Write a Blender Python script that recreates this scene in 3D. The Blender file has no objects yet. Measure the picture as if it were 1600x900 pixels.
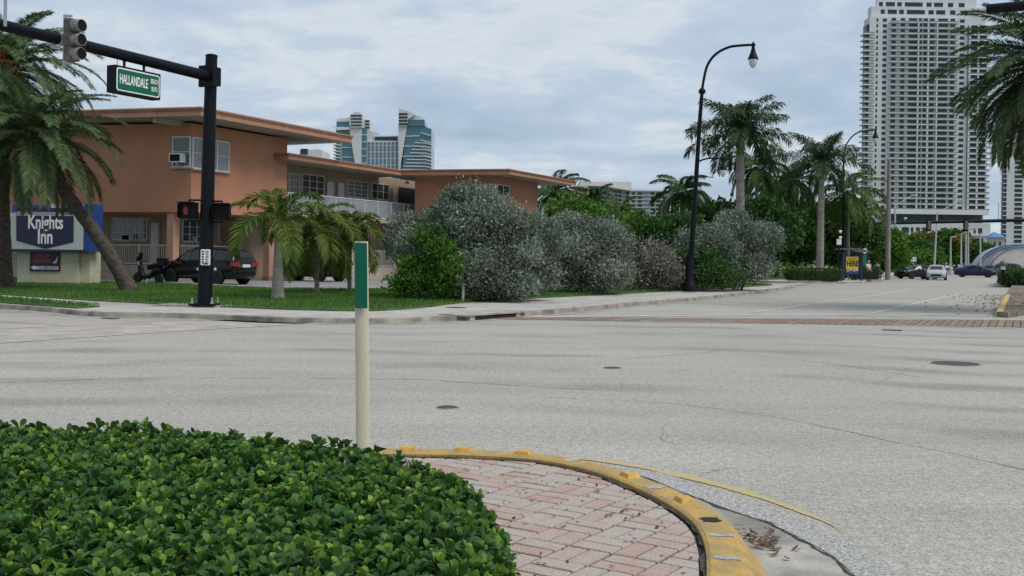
import bpy, bmesh, math, random
import numpy as np
from mathutils import Vector, Matrix

# ---------------------------------------------------------------- camera / sky / sun / exposure
SC = bpy.context.scene
COL = SC.collection
F, CX, HY, H = 1650.0, 800.0, 402.2, 1.65
ROLL = math.atan(0.013)
cr, sr = math.cos(ROLL), math.sin(ROLL)
cam_d = bpy.data.cameras.new('camera'); cam = bpy.data.objects.new('camera', cam_d); COL.objects.link(cam)
cam.matrix_world = Matrix(((cr, -sr, 0, 0), (0, 0, -1, 0), (sr, cr, 0, H), (0, 0, 0, 1)))
cam_d.sensor_width = 36.0; cam_d.lens = 36.0 * F / 1600.0
cam_d.shift_y = -(450 - HY) / 1600.0
cam_d.clip_start = 0.05; cam_d.clip_end = 8000
SC.camera = cam

SUN_EL, SUN_AZ = math.radians(56), math.radians(118)      # azimuth clockwise from +Y: light from the right, slightly behind
world = bpy.data.worlds.new('World'); SC.world = world; world.use_nodes = True
wn, wl = world.node_tree.nodes, world.node_tree.links
wn.clear()
w_out = wn.new('ShaderNodeOutputWorld'); w_mix = wn.new('ShaderNodeMixShader')
bg_sky = wn.new('ShaderNodeBackground'); bg_cloud = wn.new('ShaderNodeBackground')
sky = wn.new('ShaderNodeTexSky'); sky.sky_type = 'NISHITA'; sky.sun_disc = False
sky.sun_elevation = SUN_EL; sky.sun_rotation = SUN_AZ; sky.dust_density = 2.0
bg_sky.inputs['Strength'].default_value = 0.06
wl.new(sky.outputs[0], bg_sky.inputs['Color'])
tc = wn.new('ShaderNodeTexCoord'); sep = wn.new('ShaderNodeSeparateXYZ')
wl.new(tc.outputs['Generated'], sep.inputs[0])
def wmath(op, a, b=None):
    n = wn.new('ShaderNodeMath'); n.operation = op
    for i, v in enumerate((a, b)):
        if v is None: continue
        if isinstance(v, (int, float)): n.inputs[i].default_value = v
        else: wl.new(v, n.inputs[i])
    return n.outputs[0]
den = wmath('ADD', wmath('MAXIMUM', sep.outputs['Z'], 0.0), 0.16)
cmb = wn.new('ShaderNodeCombineXYZ')
wl.new(wmath('DIVIDE', sep.outputs['X'], den), cmb.inputs[0]); wl.new(wmath('DIVIDE', sep.outputs['Y'], den), cmb.inputs[1])
def wnoise(scale, detail, rough, loc, dist=0.0):
    mp = wn.new('ShaderNodeMapping'); mp.inputs['Location'].default_value = loc
    wl.new(cmb.outputs[0], mp.inputs['Vector'])
    n = wn.new('ShaderNodeTexNoise'); n.inputs['Scale'].default_value = scale; n.inputs['Detail'].default_value = detail
    n.inputs['Roughness'].default_value = rough; n.inputs['Distortion'].default_value = dist
    wl.new(mp.outputs[0], n.inputs['Vector']); return n.outputs['Fac']
def wramp(fac, stops):
    r = wn.new('ShaderNodeValToRGB'); el = r.color_ramp.elements
    while len(el) > 1: el.remove(el[-1])
    el[0].position, el[0].color = stops[0][0], (*stops[0][1], 1)
    for p, c in stops[1:]:
        e = el.new(p); e.color = (*c, 1)
    wl.new(fac, r.inputs[0]); return r.outputs[0]
n1 = wnoise(1.05, 8, 0.55, (3.1, 1.7, 0), 0.35)
n2 = wnoise(4.2, 9, 0.66, (8.4, 2.2, 5), 0.2)
cl = wmath('ADD', wmath('MULTIPLY', n1, 0.68), wmath('MULTIPLY', n2, 0.32))
ccol = wramp(cl, [(0.36, (0.42, 0.53, 0.68)), (0.46, (0.47, 0.575, 0.715)), (0.52, (0.53, 0.625, 0.735)), (0.58, (0.665, 0.725, 0.785)), (0.66, (0.57, 0.645, 0.73))])
wl.new(ccol, bg_cloud.inputs['Color']); bg_cloud.inputs['Strength'].default_value = 0.67
cov = wramp(n1, [(0.30, (0.62,) * 3), (0.48, (0.96,) * 3)])
wl.new(cov, w_mix.inputs[0]); wl.new(bg_sky.outputs[0], w_mix.inputs[1]); wl.new(bg_cloud.outputs[0], w_mix.inputs[2])
wl.new(w_mix.outputs[0], w_out.inputs['Surface'])

sun_d = bpy.data.lights.new('sun', 'SUN'); sun_d.energy = 1.5; sun_d.angle = math.radians(28); sun_d.color = (1.0, 0.95, 0.88)
sun = bpy.data.objects.new('sun', sun_d); COL.objects.link(sun)
sd = Vector((math.sin(SUN_AZ) * math.cos(SUN_EL), math.cos(SUN_AZ) * math.cos(SUN_EL), math.sin(SUN_EL)))
sun.rotation_euler = sd.to_track_quat('Z', 'Y').to_euler(); sun.location = (0, 0, 60)
SC.view_settings.view_transform = 'Standard'; SC.view_settings.look = 'None'
SC.view_settings.exposure = 0.62; SC.view_settings.gamma = 1.0; SC.view_settings.use_curve_mapping = False

random.seed(7); RNG = np.random.default_rng(11)

# ---------------------------------------------------------------- photo pixel -> place
def ray(px, py):
    u, v = (px - CX) / F, (HY - py) / F
    return u * cr - v * sr, v * cr + u * sr
def G(px, py, z=0.0):
    tu, tv = ray(px, py); D = (H - z) / -tv
    return Vector((tu * D, D, z))
def P(px, py, D):
    tu, tv = ray(px, py); return Vector((tu * D, D, H + tv * D))
def on_line(o, d, px, py=330):
    tu, _ = ray(px, py)
    return (tu * o[1] - o[0]) / (d[0] - tu * d[1])
def V(*a): return Vector(a)
DB = Vector((0.436, 0.9, 0)).normalized()          # along the boulevard
DN = Vector((0.9, -0.436, 0)).normalized()         # across it, to the right
DL = Vector((-0.967, 0.254, 0)).normalized()       # along the motel's end faces
Z3 = Vector((0, 0, 1))

# ---------------------------------------------------------------- materials
MATS = {}
def nodes_of(m): return m.node_tree.nodes, m.node_tree.links
def mat(name, col, rough=0.7, metal=0.0, var=0.12, scale=3.0, bump=0.0, bscale=60.0, spec=0.5, emit=None, stretch=None, col2=None):
    if name in MATS: return MATS[name]
    m = bpy.data.materials.new(name); m.use_nodes = True; MATS[name] = m
    n, l = nodes_of(m); b = n['Principled BSDF']
    b.inputs['Roughness'].default_value = rough; b.inputs['Metallic'].default_value = metal
    b.inputs['Specular IOR Level'].default_value = spec
    t = n.new('ShaderNodeTexCoord'); vec = t.outputs['Object']
    if stretch:
        mp = n.new('ShaderNodeMapping'); mp.inputs['Scale'].default_value = stretch; l.new(vec, mp.inputs[0]); vec = mp.outputs[0]
    nz = n.new('ShaderNodeTexNoise'); nz.inputs['Scale'].default_value = scale; nz.inputs['Detail'].default_value = 6
    nz.inputs['Roughness'].default_value = 0.62; l.new(vec, nz.inputs['Vector'])
    r = n.new('ShaderNodeValToRGB'); l.new(nz.outputs['Fac'], r.inputs[0])
    c2 = col2 or tuple(c * (1 - var * 1.4) for c in col)
    e = r.color_ramp.elements; e[0].position, e[1].position = 0.32, 0.68
    e[0].color = (*c2, 1); e[1].color = (*[min(1, c * (1 + var * (0 if col2 else 1))) for c in col], 1)
    l.new(r.outputs[0], b.inputs['Base Color'])
    if bump:
        bz = n.new('ShaderNodeTexNoise'); bz.inputs['Scale'].default_value = bscale; bz.inputs['Detail'].default_value = 5; l.new(vec, bz.inputs['Vector'])
        bp = n.new('ShaderNodeBump'); bp.inputs['Strength'].default_value = bump; bp.inputs['Distance'].default_value = 0.02
        l.new(bz.outputs['Fac'], bp.inputs['Height']); l.new(bp.outputs[0], b.inputs['Normal'])
    if emit:
        b.inputs['Emission Color'].default_value = (*emit[0], 1); b.inputs['Emission Strength'].default_value = emit[1]
    return m
def leafmat(name, stops, rough=0.5, trans=0.25, spec=0.4):
    """stops: [(pos, rgb)] over the 'tint' attribute of the leaves"""
    if name in MATS: return MATS[name]
    m = bpy.data.materials.new(name); m.use_nodes = True; MATS[name] = m
    n, l = nodes_of(m); b = n['Principled BSDF']; out = n['Material Output']
    a = n.new('ShaderNodeAttribute'); a.attribute_name = 'tint'
    r = n.new('ShaderNodeValToRGB'); el = r.color_ramp.elements
    while len(el) > 1: el.remove(el[-1])
    el[0].position, el[0].color = stops[0][0], (*stops[0][1], 1)
    for p, c in stops[1:]:
        e = el.new(p); e.color = (*c, 1)
    l.new(a.outputs['Fac'], r.inputs[0]); l.new(r.outputs[0], b.inputs['Base Color'])
    b.inputs['Roughness'].default_value = rough; b.inputs['Specular IOR Level'].default_value = spec
    tr = n.new('ShaderNodeBsdfTranslucent'); l.new(r.outputs[0], tr.inputs['Color'])
    mx = n.new('ShaderNodeMixShader'); mx.inputs[0].default_value = trans
    l.new(b.outputs[0], mx.inputs[1]); l.new(tr.outputs[0], mx.inputs[2]); l.new(mx.outputs[0], out.inputs['Surface'])
    return m
def glass(name, col, rough=0.08):
    m = mat(name, col, rough, 0.0, 0.25, 0.7, spec=0.8); return m

# ---------------------------------------------------------------- mesh building
def to_mesh(name, co, faces_flat, counts, m, tint=None, smooth=False):
    me = bpy.data.meshes.new(name)
    co = np.asarray(co, dtype=np.float32).reshape(-1, 3); ff = np.asarray(faces_flat, dtype=np.int32); ct = np.asarray(counts, dtype=np.int32)
    me.vertices.add(len(co)); me.vertices.foreach_set('co', co.ravel())
    me.loops.add(len(ff)); me.loops.foreach_set('vertex_index', ff)
    me.polygons.add(len(ct)); st = np.zeros(len(ct), dtype=np.int32); st[1:] = np.cumsum(ct)[:-1]
    me.polygons.foreach_set('loop_start', st); me.polygons.foreach_set('loop_total', ct)
    me.polygons.foreach_set('use_smooth', np.full(len(ct), smooth, dtype=bool))
    if tint is not None:
        at = me.attributes.new('tint', 'FLOAT', 'POINT'); at.data.foreach_set('value', np.asarray(tint, dtype=np.float32))
    me.update(calc_edges=True)
    if m: me.materials.append(m)
    return me
def link(name, me, parent=None):
    o = bpy.data.objects.new(name, me); COL.objects.link(o)
    if parent is not None: o.parent = parent
    return o
def tag(o, label=None, cat=None, group=None, kind=None):
    if label: o['label'] = label
    if cat: o['category'] = cat
    if group: o['group'] = group
    if kind: o['kind'] = kind
    return o
def thing(name, label, cat, loc=(0, 0, 0), rz=0.0, group=None):
    o = bpy.data.objects.new(name, None); COL.objects.link(o); o.location = loc; o.rotation_euler = (0, 0, rz)
    o.empty_display_size = 0.2
    return tag(o, label, cat, group)
class MB:
    def __init__(s): s.v, s.f, s.sm = [], [], []
    def add(s, vs, fs, sm=False):
        k = len(s.v); s.v += [tuple(v) for v in vs]
        for f in fs: s.f.append([i + k for i in f]); s.sm.append(sm)
        return s
    def box(s, x0, x1, y0, y1, z0, z1):
        vs = [(x, y, z) for z in (z0, z1) for y in (y0, y1) for x in (x0, x1)]
        return s.add(vs, [(0, 2, 3, 1), (4, 5, 7, 6), (0, 1, 5, 4), (2, 6, 7, 3), (0, 4, 6, 2), (1, 3, 7, 5)])
    def obox(s, c, ax, ay, az, hx, hy, hz):
        c = Vector(c); vs = [c + ax * hx * i + ay * hy * j + az * hz * k for k in (-1, 1) for j in (-1, 1) for i in (-1, 1)]
        return s.add(vs, [(0, 2, 3, 1), (4, 5, 7, 6), (0, 1, 5, 4), (2, 6, 7, 3), (0, 4, 6, 2), (1, 3, 7, 5)])
    def bar(s, a, b, w, h=None):
        a, b = Vector(a), Vector(b); d = b - a; L = d.length; d /= L
        up = Z3 if abs(d.z) < 0.95 else Vector((1, 0, 0))
        sx = d.cross(up).normalized(); uz = sx.cross(d)
        return s.obox((a + b) / 2, d, sx, uz, L / 2, w / 2, (h or w) / 2)
    def tube(s, pts, rad, n=10, caps=True, sm=True):
        pts = [Vector(p) for p in pts]
        rad = rad if isinstance(rad, (list, tuple)) else [rad] * len(pts)
        vs, prev = [], None
        for i, p in enumerate(pts):
            d = (pts[min(i + 1, len(pts) - 1)] - pts[max(i - 1, 0)]).normalized()
            if prev is None: prev = d.orthogonal().normalized()
            prev = (prev - d * prev.dot(d)).normalized(); q = d.cross(prev)
            for k in range(n):
                a = 2 * math.pi * k / n; vs.append(p + (prev * math.cos(a) + q * math.sin(a)) * rad[i])
        fs = [(i * n + k, i * n + (k + 1) % n, (i + 1) * n + (k + 1) % n, (i + 1) * n + k) for i in range(len(pts) - 1) for k in range(n)]
        s.add(vs, fs, sm)
        if caps:
            s.add(vs[:n], [tuple(range(n))[::-1]]); s.add(vs[-n:], [tuple(range(n))])
        return s
    def lathe(s, c, prof, n=16, sm=True, axis=None):
        c = Vector(c); A = Vector(axis).normalized() if axis is not None else Z3
        e1 = A.orthogonal().normalized(); e2 = A.cross(e1)
        vs = [c + A * z + (e1 * math.cos(2 * math.pi * k / n) + e2 * math.sin(2 * math.pi * k / n)) * r for r, z in prof for k in range(n)]
        fs = [(i * n + k, i * n + (k + 1) % n, (i + 1) * n + (k + 1) % n, (i + 1) * n + k) for i in range(len(prof) - 1) for k in range(n)]
        s.add(vs, fs, sm)
        if prof[0][0] > 1e-4: s.add(vs[:n], [tuple(range(n))[::-1]])
        if prof[-1][0] > 1e-4: s.add(vs[-n:], [tuple(range(n))])
        return s
    def prism(s, poly, z0, z1, ch=0.0):
        """poly: list of (x, y) anticlockwise; chamfer ch on the top edge"""
        n = len(poly); cxy = (sum(p[0] for p in poly) / n, sum(p[1] for p in poly) / n)
        vs = [(p[0], p[1], z0) for p in poly] + [(p[0], p[1], z1 - ch) for p in poly]
        fs = [(i, (i + 1) % n, n + (i + 1) % n, n + i) for i in range(n)] + [tuple(range(n))[::-1]]
        if ch > 0:
            for p in poly:
                d = Vector((p[0] - cxy[0], p[1] - cxy[1])); L = max(d.length, 1e-6); q = d * max(0.0, (1 - 1.3 * ch / L))
                vs.append((cxy[0] + q.x, cxy[1] + q.y, z1))
            fs += [(n + i, n + (i + 1) % n, 2 * n + (i + 1) % n, 2 * n + i) for i in range(n)] + [tuple(range(2 * n, 3 * n))]
        else: fs.append(tuple(range(n, 2 * n)))
        return s.add(vs, fs)
    def sheet(s, poly, z):
        return s.add([(p[0], p[1], z) for p in poly], [tuple(range(len(poly)))])
    def mesh(s, name, m):
        flat = [i for f in s.f for i in f]; me = to_mesh(name, s.v, flat, [len(f) for f in s.f], m)
        if any(s.sm): me.polygons.foreach_set('use_smooth', np.array(s.sm, dtype=bool))
        return me
    def build(s, name, m, parent=None): return link(name, s.mesh(name, m), parent)
def struct(o): return tag(o, kind='structure')
def ccw(poly):
    a = sum(poly[i][0] * poly[(i + 1) % len(poly)][1] - poly[(i + 1) % len(poly)][0] * poly[i][1] for i in range(len(poly)))
    return poly if a > 0 else poly[::-1]
def tri_sheet(name, poly, z, m, parent=None, skirt=0.0):
    """any simple polygon as a sheet, with an optional skirt downwards"""
    poly = ccw([(p[0], p[1]) for p in poly]); bm = bmesh.new()
    vs = [bm.verts.new((p[0], p[1], p[2] if len(p) > 2 else z)) for p in poly]; f = bm.faces.new(vs)
    if skirt:
        lo = [bm.verts.new((v.co.x, v.co.y, v.co.z - skirt)) for v in vs]
        for i in range(len(vs)): bm.faces.new((vs[i], lo[i], lo[(i + 1) % len(vs)], vs[(i + 1) % len(vs)]))
    bmesh.ops.triangulate(bm, faces=[f]); me = bpy.data.meshes.new(name); bm.to_mesh(me); bm.free(); me.materials.append(m)
    return link(name, me, parent)
def text_mesh(name, txt, size, m, parent, mw, sx=1.0, bold=0.0, ext=0.003):
    cu = bpy.data.curves.new('t', 'FONT'); cu.body = txt; cu.size = size; cu.align_x = 'CENTER'; cu.align_y = 'CENTER'; cu.extrude = ext; cu.offset = bold; cu.resolution_u = 3
    o = bpy.data.objects.new('t', cu); COL.objects.link(o); bpy.context.view_layer.update()
    me = bpy.data.meshes.new_from_object(o.evaluated_get(bpy.context.evaluated_depsgraph_get()))
    bpy.data.objects.remove(o); bpy.data.curves.remove(cu)
    me.name = name; me.materials.clear(); me.materials.append(m)
    me.transform(mw @ Matrix.Diagonal((sx, 1, 1, 1)))
    return link(name, me, parent)
def frame_mat(o, ax, ay, az):
    return Matrix(((ax.x, ay.x, az.x, o[0]), (ax.y, ay.y, az.y, o[1]), (ax.z, ay.z, az.z, o[2]), (0, 0, 0, 1)))
def copy_tree(o, parent=None):
    c = o.copy(); COL.objects.link(c); c.parent = parent
    for ch in list(o.children): copy_tree(ch, c)
    return c

# ================================================================ SETTING: ground, road, pavements
def smooth_poly(pts, n=6):
    """Catmull-Rom through plan points"""
    pts = [Vector((p[0], p[1], 0)) for p in pts]; out = []
    for i in range(len(pts) - 1):
        p0, p1, p2, p3 = pts[max(i - 1, 0)], pts[i], pts[i + 1], pts[min(i + 2, len(pts) - 1)]
        for k in range(n):
            t = k / n
            out.append(0.5 * ((2 * p1) + (p2 - p0) * t + (2 * p0 - 5 * p1 + 4 * p2 - p3) * t * t + (3 * p1 - p0 - 3 * p2 + p3) * t ** 3))
    out.append(pts[-1]); return out
def offset(pts, d):
    out = []
    for i, p in enumerate(pts):
        t = (pts[min(i + 1, len(pts) - 1)] - pts[max(i - 1, 0)]).normalized()
        out.append(p + Vector((t.y, -t.x, 0)) * d)
    return out
def sweep(mb, path, prof, close=False):
    """prof: [(offset to the right of travel, z)]"""
    offs = [offset(path, o) for o, z in prof]; n, k = len(path), len(prof)
    vs = [(offs[j][i].x, offs[j][i].y, prof[j][1]) for i in range(n) for j in range(k)]
    fs = [(i * k + j, (i + 1) * k + j, (i + 1) * k + j + 1, i * k + j + 1) for i in range(n - 1) for j in range(k - 1)]
    mb.add(vs, fs); mb.add(vs[:k], [tuple(range(k))]); mb.add(vs[-k:], [tuple(range(k))[::-1]])
    return mb
def strip(path, w, z, o=0.0):
    a, b = offset(path, o - w / 2), offset(path, o + w / 2); mb = MB()
    vs = [(p.x, p.y, z) for p in a] + [(p.x, p.y, z) for p in b]; n = len(a)
    return mb.add(vs, [(n + i, n + i + 1, i + 1, i) for i in range(n - 1)])

# --- road surface: pale worn asphalt with aggregate speckle, streaks and tyre arcs
def road_material():
    m = bpy.data.materials.new('worn_asphalt'); m.use_nodes = True; n, l = nodes_of(m); b = n['Principled BSDF']
    t = n.new('ShaderNodeTexCoord'); vec = t.outputs['Object']
    def nz(scale, det, rough=0.6, st=None, rot=0.0):
        v = vec
        if st:
            mp = n.new('ShaderNodeMapping'); mp.inputs['Scale'].default_value = st; mp.inputs['Rotation'].default_value = (0, 0, rot); l.new(v, mp.inputs[0]); v = mp.outputs[0]
        x = n.new('ShaderNodeTexNoise'); x.inputs['Scale'].default_value = scale; x.inputs['Detail'].default_value = det; x.inputs['Roughness'].default_value = rough
        l.new(v, x.inputs['Vector']); return x.outputs['Fac']
    def ramp(f, p0, c0, p1, c1):
        r = n.new('ShaderNodeValToRGB'); e = r.color_ramp.elements; e[0].position, e[1].position = p0, p1
        e[0].color = (*c0, 1); e[1].color = (*c1, 1); l.new(f, r.inputs[0]); return r.outputs[0]
    def mul(a, bb, f=1.0):
        x = n.new('ShaderNodeMixRGB'); x.blend_type = 'MULTIPLY'; x.inputs[0].default_value = f; l.new(a, x.inputs[1]); l.new(bb, x.inputs[2]); return x.outputs[0]
    base = ramp(nz(0.16, 5), 0.34, (0.395, 0.374, 0.330), 0.66, (0.465, 0.442, 0.393))
    spk = ramp(nz(48, 2, 0.8), 0.38, (0.48, 0.48, 0.49), 0.60, (1.24, 1.24, 1.22))
    spk2 = ramp(nz(14, 4, 0.75), 0.38, (0.72, 0.72, 0.72), 0.62, (1.14, 1.14, 1.13))
    streak = ramp(nz(1.0, 5, 0.6, (0.07, 0.95, 1), math.radians(-25)), 0.34, (0.91, 0.91, 0.915), 0.60, (1.03, 1.03, 1.03))
    # tyre arcs: rings about the turning centre
    geo = n.new('ShaderNodeVectorMath'); geo.operation = 'DISTANCE'; l.new(vec, geo.inputs[0]); geo.inputs[1].default_value = (-2.5, -5.5, 0)
    wob = n.new('ShaderNodeMath'); wob.operation = 'MULTIPLY_ADD'; l.new(nz(0.25, 2), wob.inputs[0]); wob.inputs[1].default_value = 2.6; l.new(geo.outputs['Value'], wob.inputs[2])
    wv = n.new('ShaderNodeMath'); wv.operation = 'MULTIPLY'; l.new(wob.outputs[0], wv.inputs[0]); wv.inputs[1].default_value = 3.1
    sn = n.new('ShaderNodeMath'); sn.operation = 'SINE'; l.new(wv.outputs[0], sn.inputs[0])
    arcs = ramp(sn.outputs[0], 0.1, (1, 1, 1), 0.95, (0.74, 0.74, 0.745))
    msk = n.new('ShaderNodeMixRGB'); l.new(ramp(nz(0.22, 3), 0.45, (0, 0, 0), 0.6, (1, 1, 1)), msk.inputs[0]); msk.inputs[1].default_value = (1, 1, 1, 1); l.new(arcs, msk.inputs[2])
    c = mul(mul(mul(mul(base, spk, 0.75), spk2, 0.8), streak), msk.outputs[0])
    spot = ramp(nz(2.3, 4, 0.7), 0.22, (0.55, 0.55, 0.55), 0.30, (1, 1, 1)); c = mul(c, spot)
    l.new(c, b.inputs['Base Color']); b.inputs['Roughness'].default_value = 0.85; b.inputs['Specular IOR Level'].default_value = 0.3
    bp = n.new('ShaderNodeBump'); bp.inputs['Strength'].default_value = 0.55; bp.inputs['Distance'].default_value = 0.012
    l.new(nz(70, 3, 0.7), bp.inputs['Height']); l.new(bp.outputs[0], b.inputs['Normal'])
    return m
M_ROAD = road_material()
M_SOIL = mat('far_ground', (0.10, 0.12, 0.06), 0.95, var=0.3, scale=0.05)
M_CONC = mat('pale_concrete', (0.42, 0.40, 0.36), 0.9, var=0.2, scale=1.2, bump=0.3, bscale=40)
M_CONCD = mat('stained_concrete', (0.34, 0.32, 0.28), 0.92, var=0.35, scale=2.2, bump=0.4, bscale=30)
M_LOT = mat('parking_asphalt', (0.25, 0.25, 0.25), 0.9, var=0.25, scale=0.8, bump=0.3, bscale=50)
M_LAWN = mat('lawn_soil', (0.06, 0.115, 0.026), 0.95, var=0.35, scale=1.5, bump=0.5, bscale=25)
M_WHITE = mat('worn_white_paint', (0.66, 0.66, 0.63), 0.8, var=0.0, scale=6.0, col2=(0.42, 0.41, 0.385))
M_YEL = mat('worn_yellow_paint', (0.60, 0.40, 0.075), 0.7, var=0.0, scale=7.0, col2=(0.44, 0.33, 0.13))
M_YELROAD = mat('faded_yellow_line', (0.54, 0.385, 0.085), 0.85, var=0.0, scale=7.0, col2=(0.43, 0.39, 0.29), bump=.6, bscale=60)
M_DARK = mat('black_void', (0.012, 0.012, 0.012), 0.9)

struct(tri_sheet('ground', [(-3000, -60), (3000, -60), (3000, 4000), (-3000, 4000)], -0.06, M_SOIL))
struct(tri_sheet('road', [(-90, -30), (120, -30), (260, 330), (-20, 330), (-90, 60)], 0.0, M_ROAD))

# --- near corner: paved nose with a yellow kerb
OUT = [(-13, 7.4), (-6, 7.95), (-3, 8.15), (-0.78, 8.22), (-0.18, 8.19), (0.36, 8.01), (0.76, 7.6), (1.04, 7.02), (1.20, 6.53), (1.28, 6.05), (1.26, 5.55), (1.17, 5.0), (1.03, 4.3), (0.93, 3.4), (0.9, 2.0), (0.9, -6)]
kpath = smooth_poly(OUT[::-1], 7)
M_KERB = mat('yellow_kerb_paint', (0.53, 0.325, 0.07), 0.8, var=0.0, scale=8, col2=(0.30, 0.225, 0.12), bump=0.6, bscale=38)
kerb = struct(sweep(MB(), kpath, [(-0.225, 0.0), (-0.225, 0.150), (-0.205, 0.163), (-0.055, 0.162), (-0.025, 0.152), (0.0, 0.13), (0.035, 0.075), (0.085, 0.02), (0.10, 0.0)]).build('kerb', M_KERB))
inner = offset(kpath, -0.2255)
def at_arc(path, q):      # path point closest to plan point q, with its tangent
    i = min(range(len(path)), key=lambda k: (path[k] - q).length)
    t = (path[min(i + 1, len(path) - 1)] - path[max(i - 1, 0)]).normalized(); return path[i], t
M_BLACKEDGE = mat('tar_filled_gap', (0.055, 0.05, 0.042), 0.95, var=0.5, scale=20, bump=0.6, bscale=60)

# reflectors and bare patches on the kerb top
M_REFL = mat('amber_marker', (0.56, 0.33, 0.055), 0.6, var=0.2, scale=14)
M_PATCH = mat('bare_kerb_patch', (0.36, 0.37, 0.36), 0.9, var=0.25, scale=14)
for px, py, tilt in ((628, 704.5, 0), (727, 701.5, 0), (815, 706, 0), (985, 743, 0), (1081, 783, 1)):
    q = G(px, py, 0.165); pt, t = at_arc(kpath, Vector((q.x, q.y, 0))); nrm = Vector((t.y, -t.x, 0)); c = pt - nrm * 0.12
    mb = MB(); w, d, h = 0.066, 0.05, 0.026
    vs = [c + t * (a * w) + nrm * (bq * d) + Z3 * 0.160 for bq in (-1, 1) for a in (-1, 1)] + [c + t * (a * w * 0.72) + nrm * (bq * d * 0.8) + Z3 * (0.163 + h) for bq in (-1, 1) for a in (-1, 1)]
    mb.add(vs, [(4, 5, 7, 6), (0, 1, 5, 4), (1, 3, 7, 5), (3, 2, 6, 7), (2, 0, 4, 6)])
    mb.build('reflector', M_REFL, kerb)
for px, py, ln, mm in ((1115, 814, 0.055, M_DARK), (1126, 838, 0.028, M_PATCH), (1120, 872, 0.03, M_PATCH), (1112, 899, 0.03, M_PATCH), (905, 718, 0.05, M_PATCH), (1020, 762, 0.05, M_CONCD)):
    q = G(px, py, 0.165); pt, t = at_arc(kpath, Vector((q.x, q.y, 0))); nrm = Vector((t.y, -t.x, 0)); c = pt - nrm * 0.125
    vs = []
    for k in range(14):
        a = 2 * math.pi * k / 14; j = 1 + 0.18 * math.sin(k * 2.7 + px)
        vs.append(c + t * (math.copysign(abs(math.cos(a)) ** 0.5, math.cos(a)) * ln * j) + nrm * (math.copysign(abs(math.sin(a)) ** 0.5, math.sin(a)) * (0.07 if mm is not M_DARK else 0.055) * j) + Z3 * 0.1655)
    MB().add(vs, [tuple(range(14))[::-1]]).build('bare_patch', mm, kerb)
# concrete gutter, tar joint, faded yellow line
GUT = [(-0.3, 8.5), (0.4, 8.42), (0.98, 8.0), (1.17, 7.57), (1.42, 7.01), (1.62, 6.6), (1.74, 6.19), (1.80, 5.8), (1.79, 5.3), (1.7, 4.4), (1.6, 3.0), (1.6, -6)]
gpath = smooth_poly(GUT, 6)
i0 = min(range(len(kpath)), key=lambda k: (kpath[k] - Vector((-0.3, 8.2, 0))).length)
gpoly = [(p.x, p.y) for p in offset(kpath, 0.09)[:i0 + 1]] + [(p.x, p.y) for p in gpath]
struct(tri_sheet('gutter', gpoly, 0.006, M_CONCD))
def jag(path, w, amp, seed, z, fr=9.0, wmin=0.25):
    rr = random.Random(seed); p2 = []
    for i in range(len(path) - 1):
        k = max(1, int((path[i + 1] - path[i]).length * fr))
        for j in range(k): p2.append(path[i].lerp(path[i + 1], j / k))
    p2.append(path[-1]); n = len(p2)
    base = offset(p2, 0); tt = offset(p2, 1.0)
    o = 0; L, R = [], []
    for i in range(n):
        o += rr.uniform(-amp, amp) - o * 0.25; nv = tt[i] - p2[i]; ww = w * rr.uniform(wmin, 1.0)
        L.append(p2[i] + nv * (o - ww / 2)); R.append(p2[i] + nv * (o + ww / 2))
    mb = MB(); mb.add([(p.x, p.y, z) for p in L] + [(p.x, p.y, z) for p in R], [(n + i, n + i + 1, i + 1, i) for i in range(n - 1)])
    return mb
struct(jag(offset(kpath, -0.238), 0.05, 0.012, 12, 0.1345, 25).build('joint_gap', M_BLACKEDGE))
struct(jag(gpath, 0.035, 0.018, 3, 0.010, 22).build('gutter_joint', M_BLACKEDGE))
M_GRIT = mat('loose_grit', (0.43, 0.42, 0.40), 0.95, var=0.5, scale=45, bump=0.8, bscale=80)
struct(strip(offset(gpath, -0.13), 0.22, 0.004).build('grit_band', M_GRIT))
YL = smooth_poly([(0.1, 8.78), (0.45, 8.74), (0.85, 8.52), (1.3, 8.07), (1.63, 7.58), (1.86, 7.12), (2.0, 6.7), (2.03, 6.45)], 8)
def worn_line(path, w, seed, z):
    j = jag(path, w, 0.004, seed, z, 60, 0.8); n = len(j.v) // 2
    for i in range(n):
        s = i / (n - 1); k = min(1, s * 5, (1 - s) * 4) * (0.72 + 0.28 * math.sin(s * 23) * math.sin(s * 9 + 1)); a, b = Vector(j.v[i]), Vector(j.v[n + i]); m_ = (a + b) / 2
        j.v[i] = tuple(m_ + (a - m_) * k); j.v[n + i] = tuple(m_ + (b - m_) * k)
    return j
struct(worn_line(YL, 0.15, 5, 0.0055).build('yellow_line', M_YELROAD))

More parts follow.
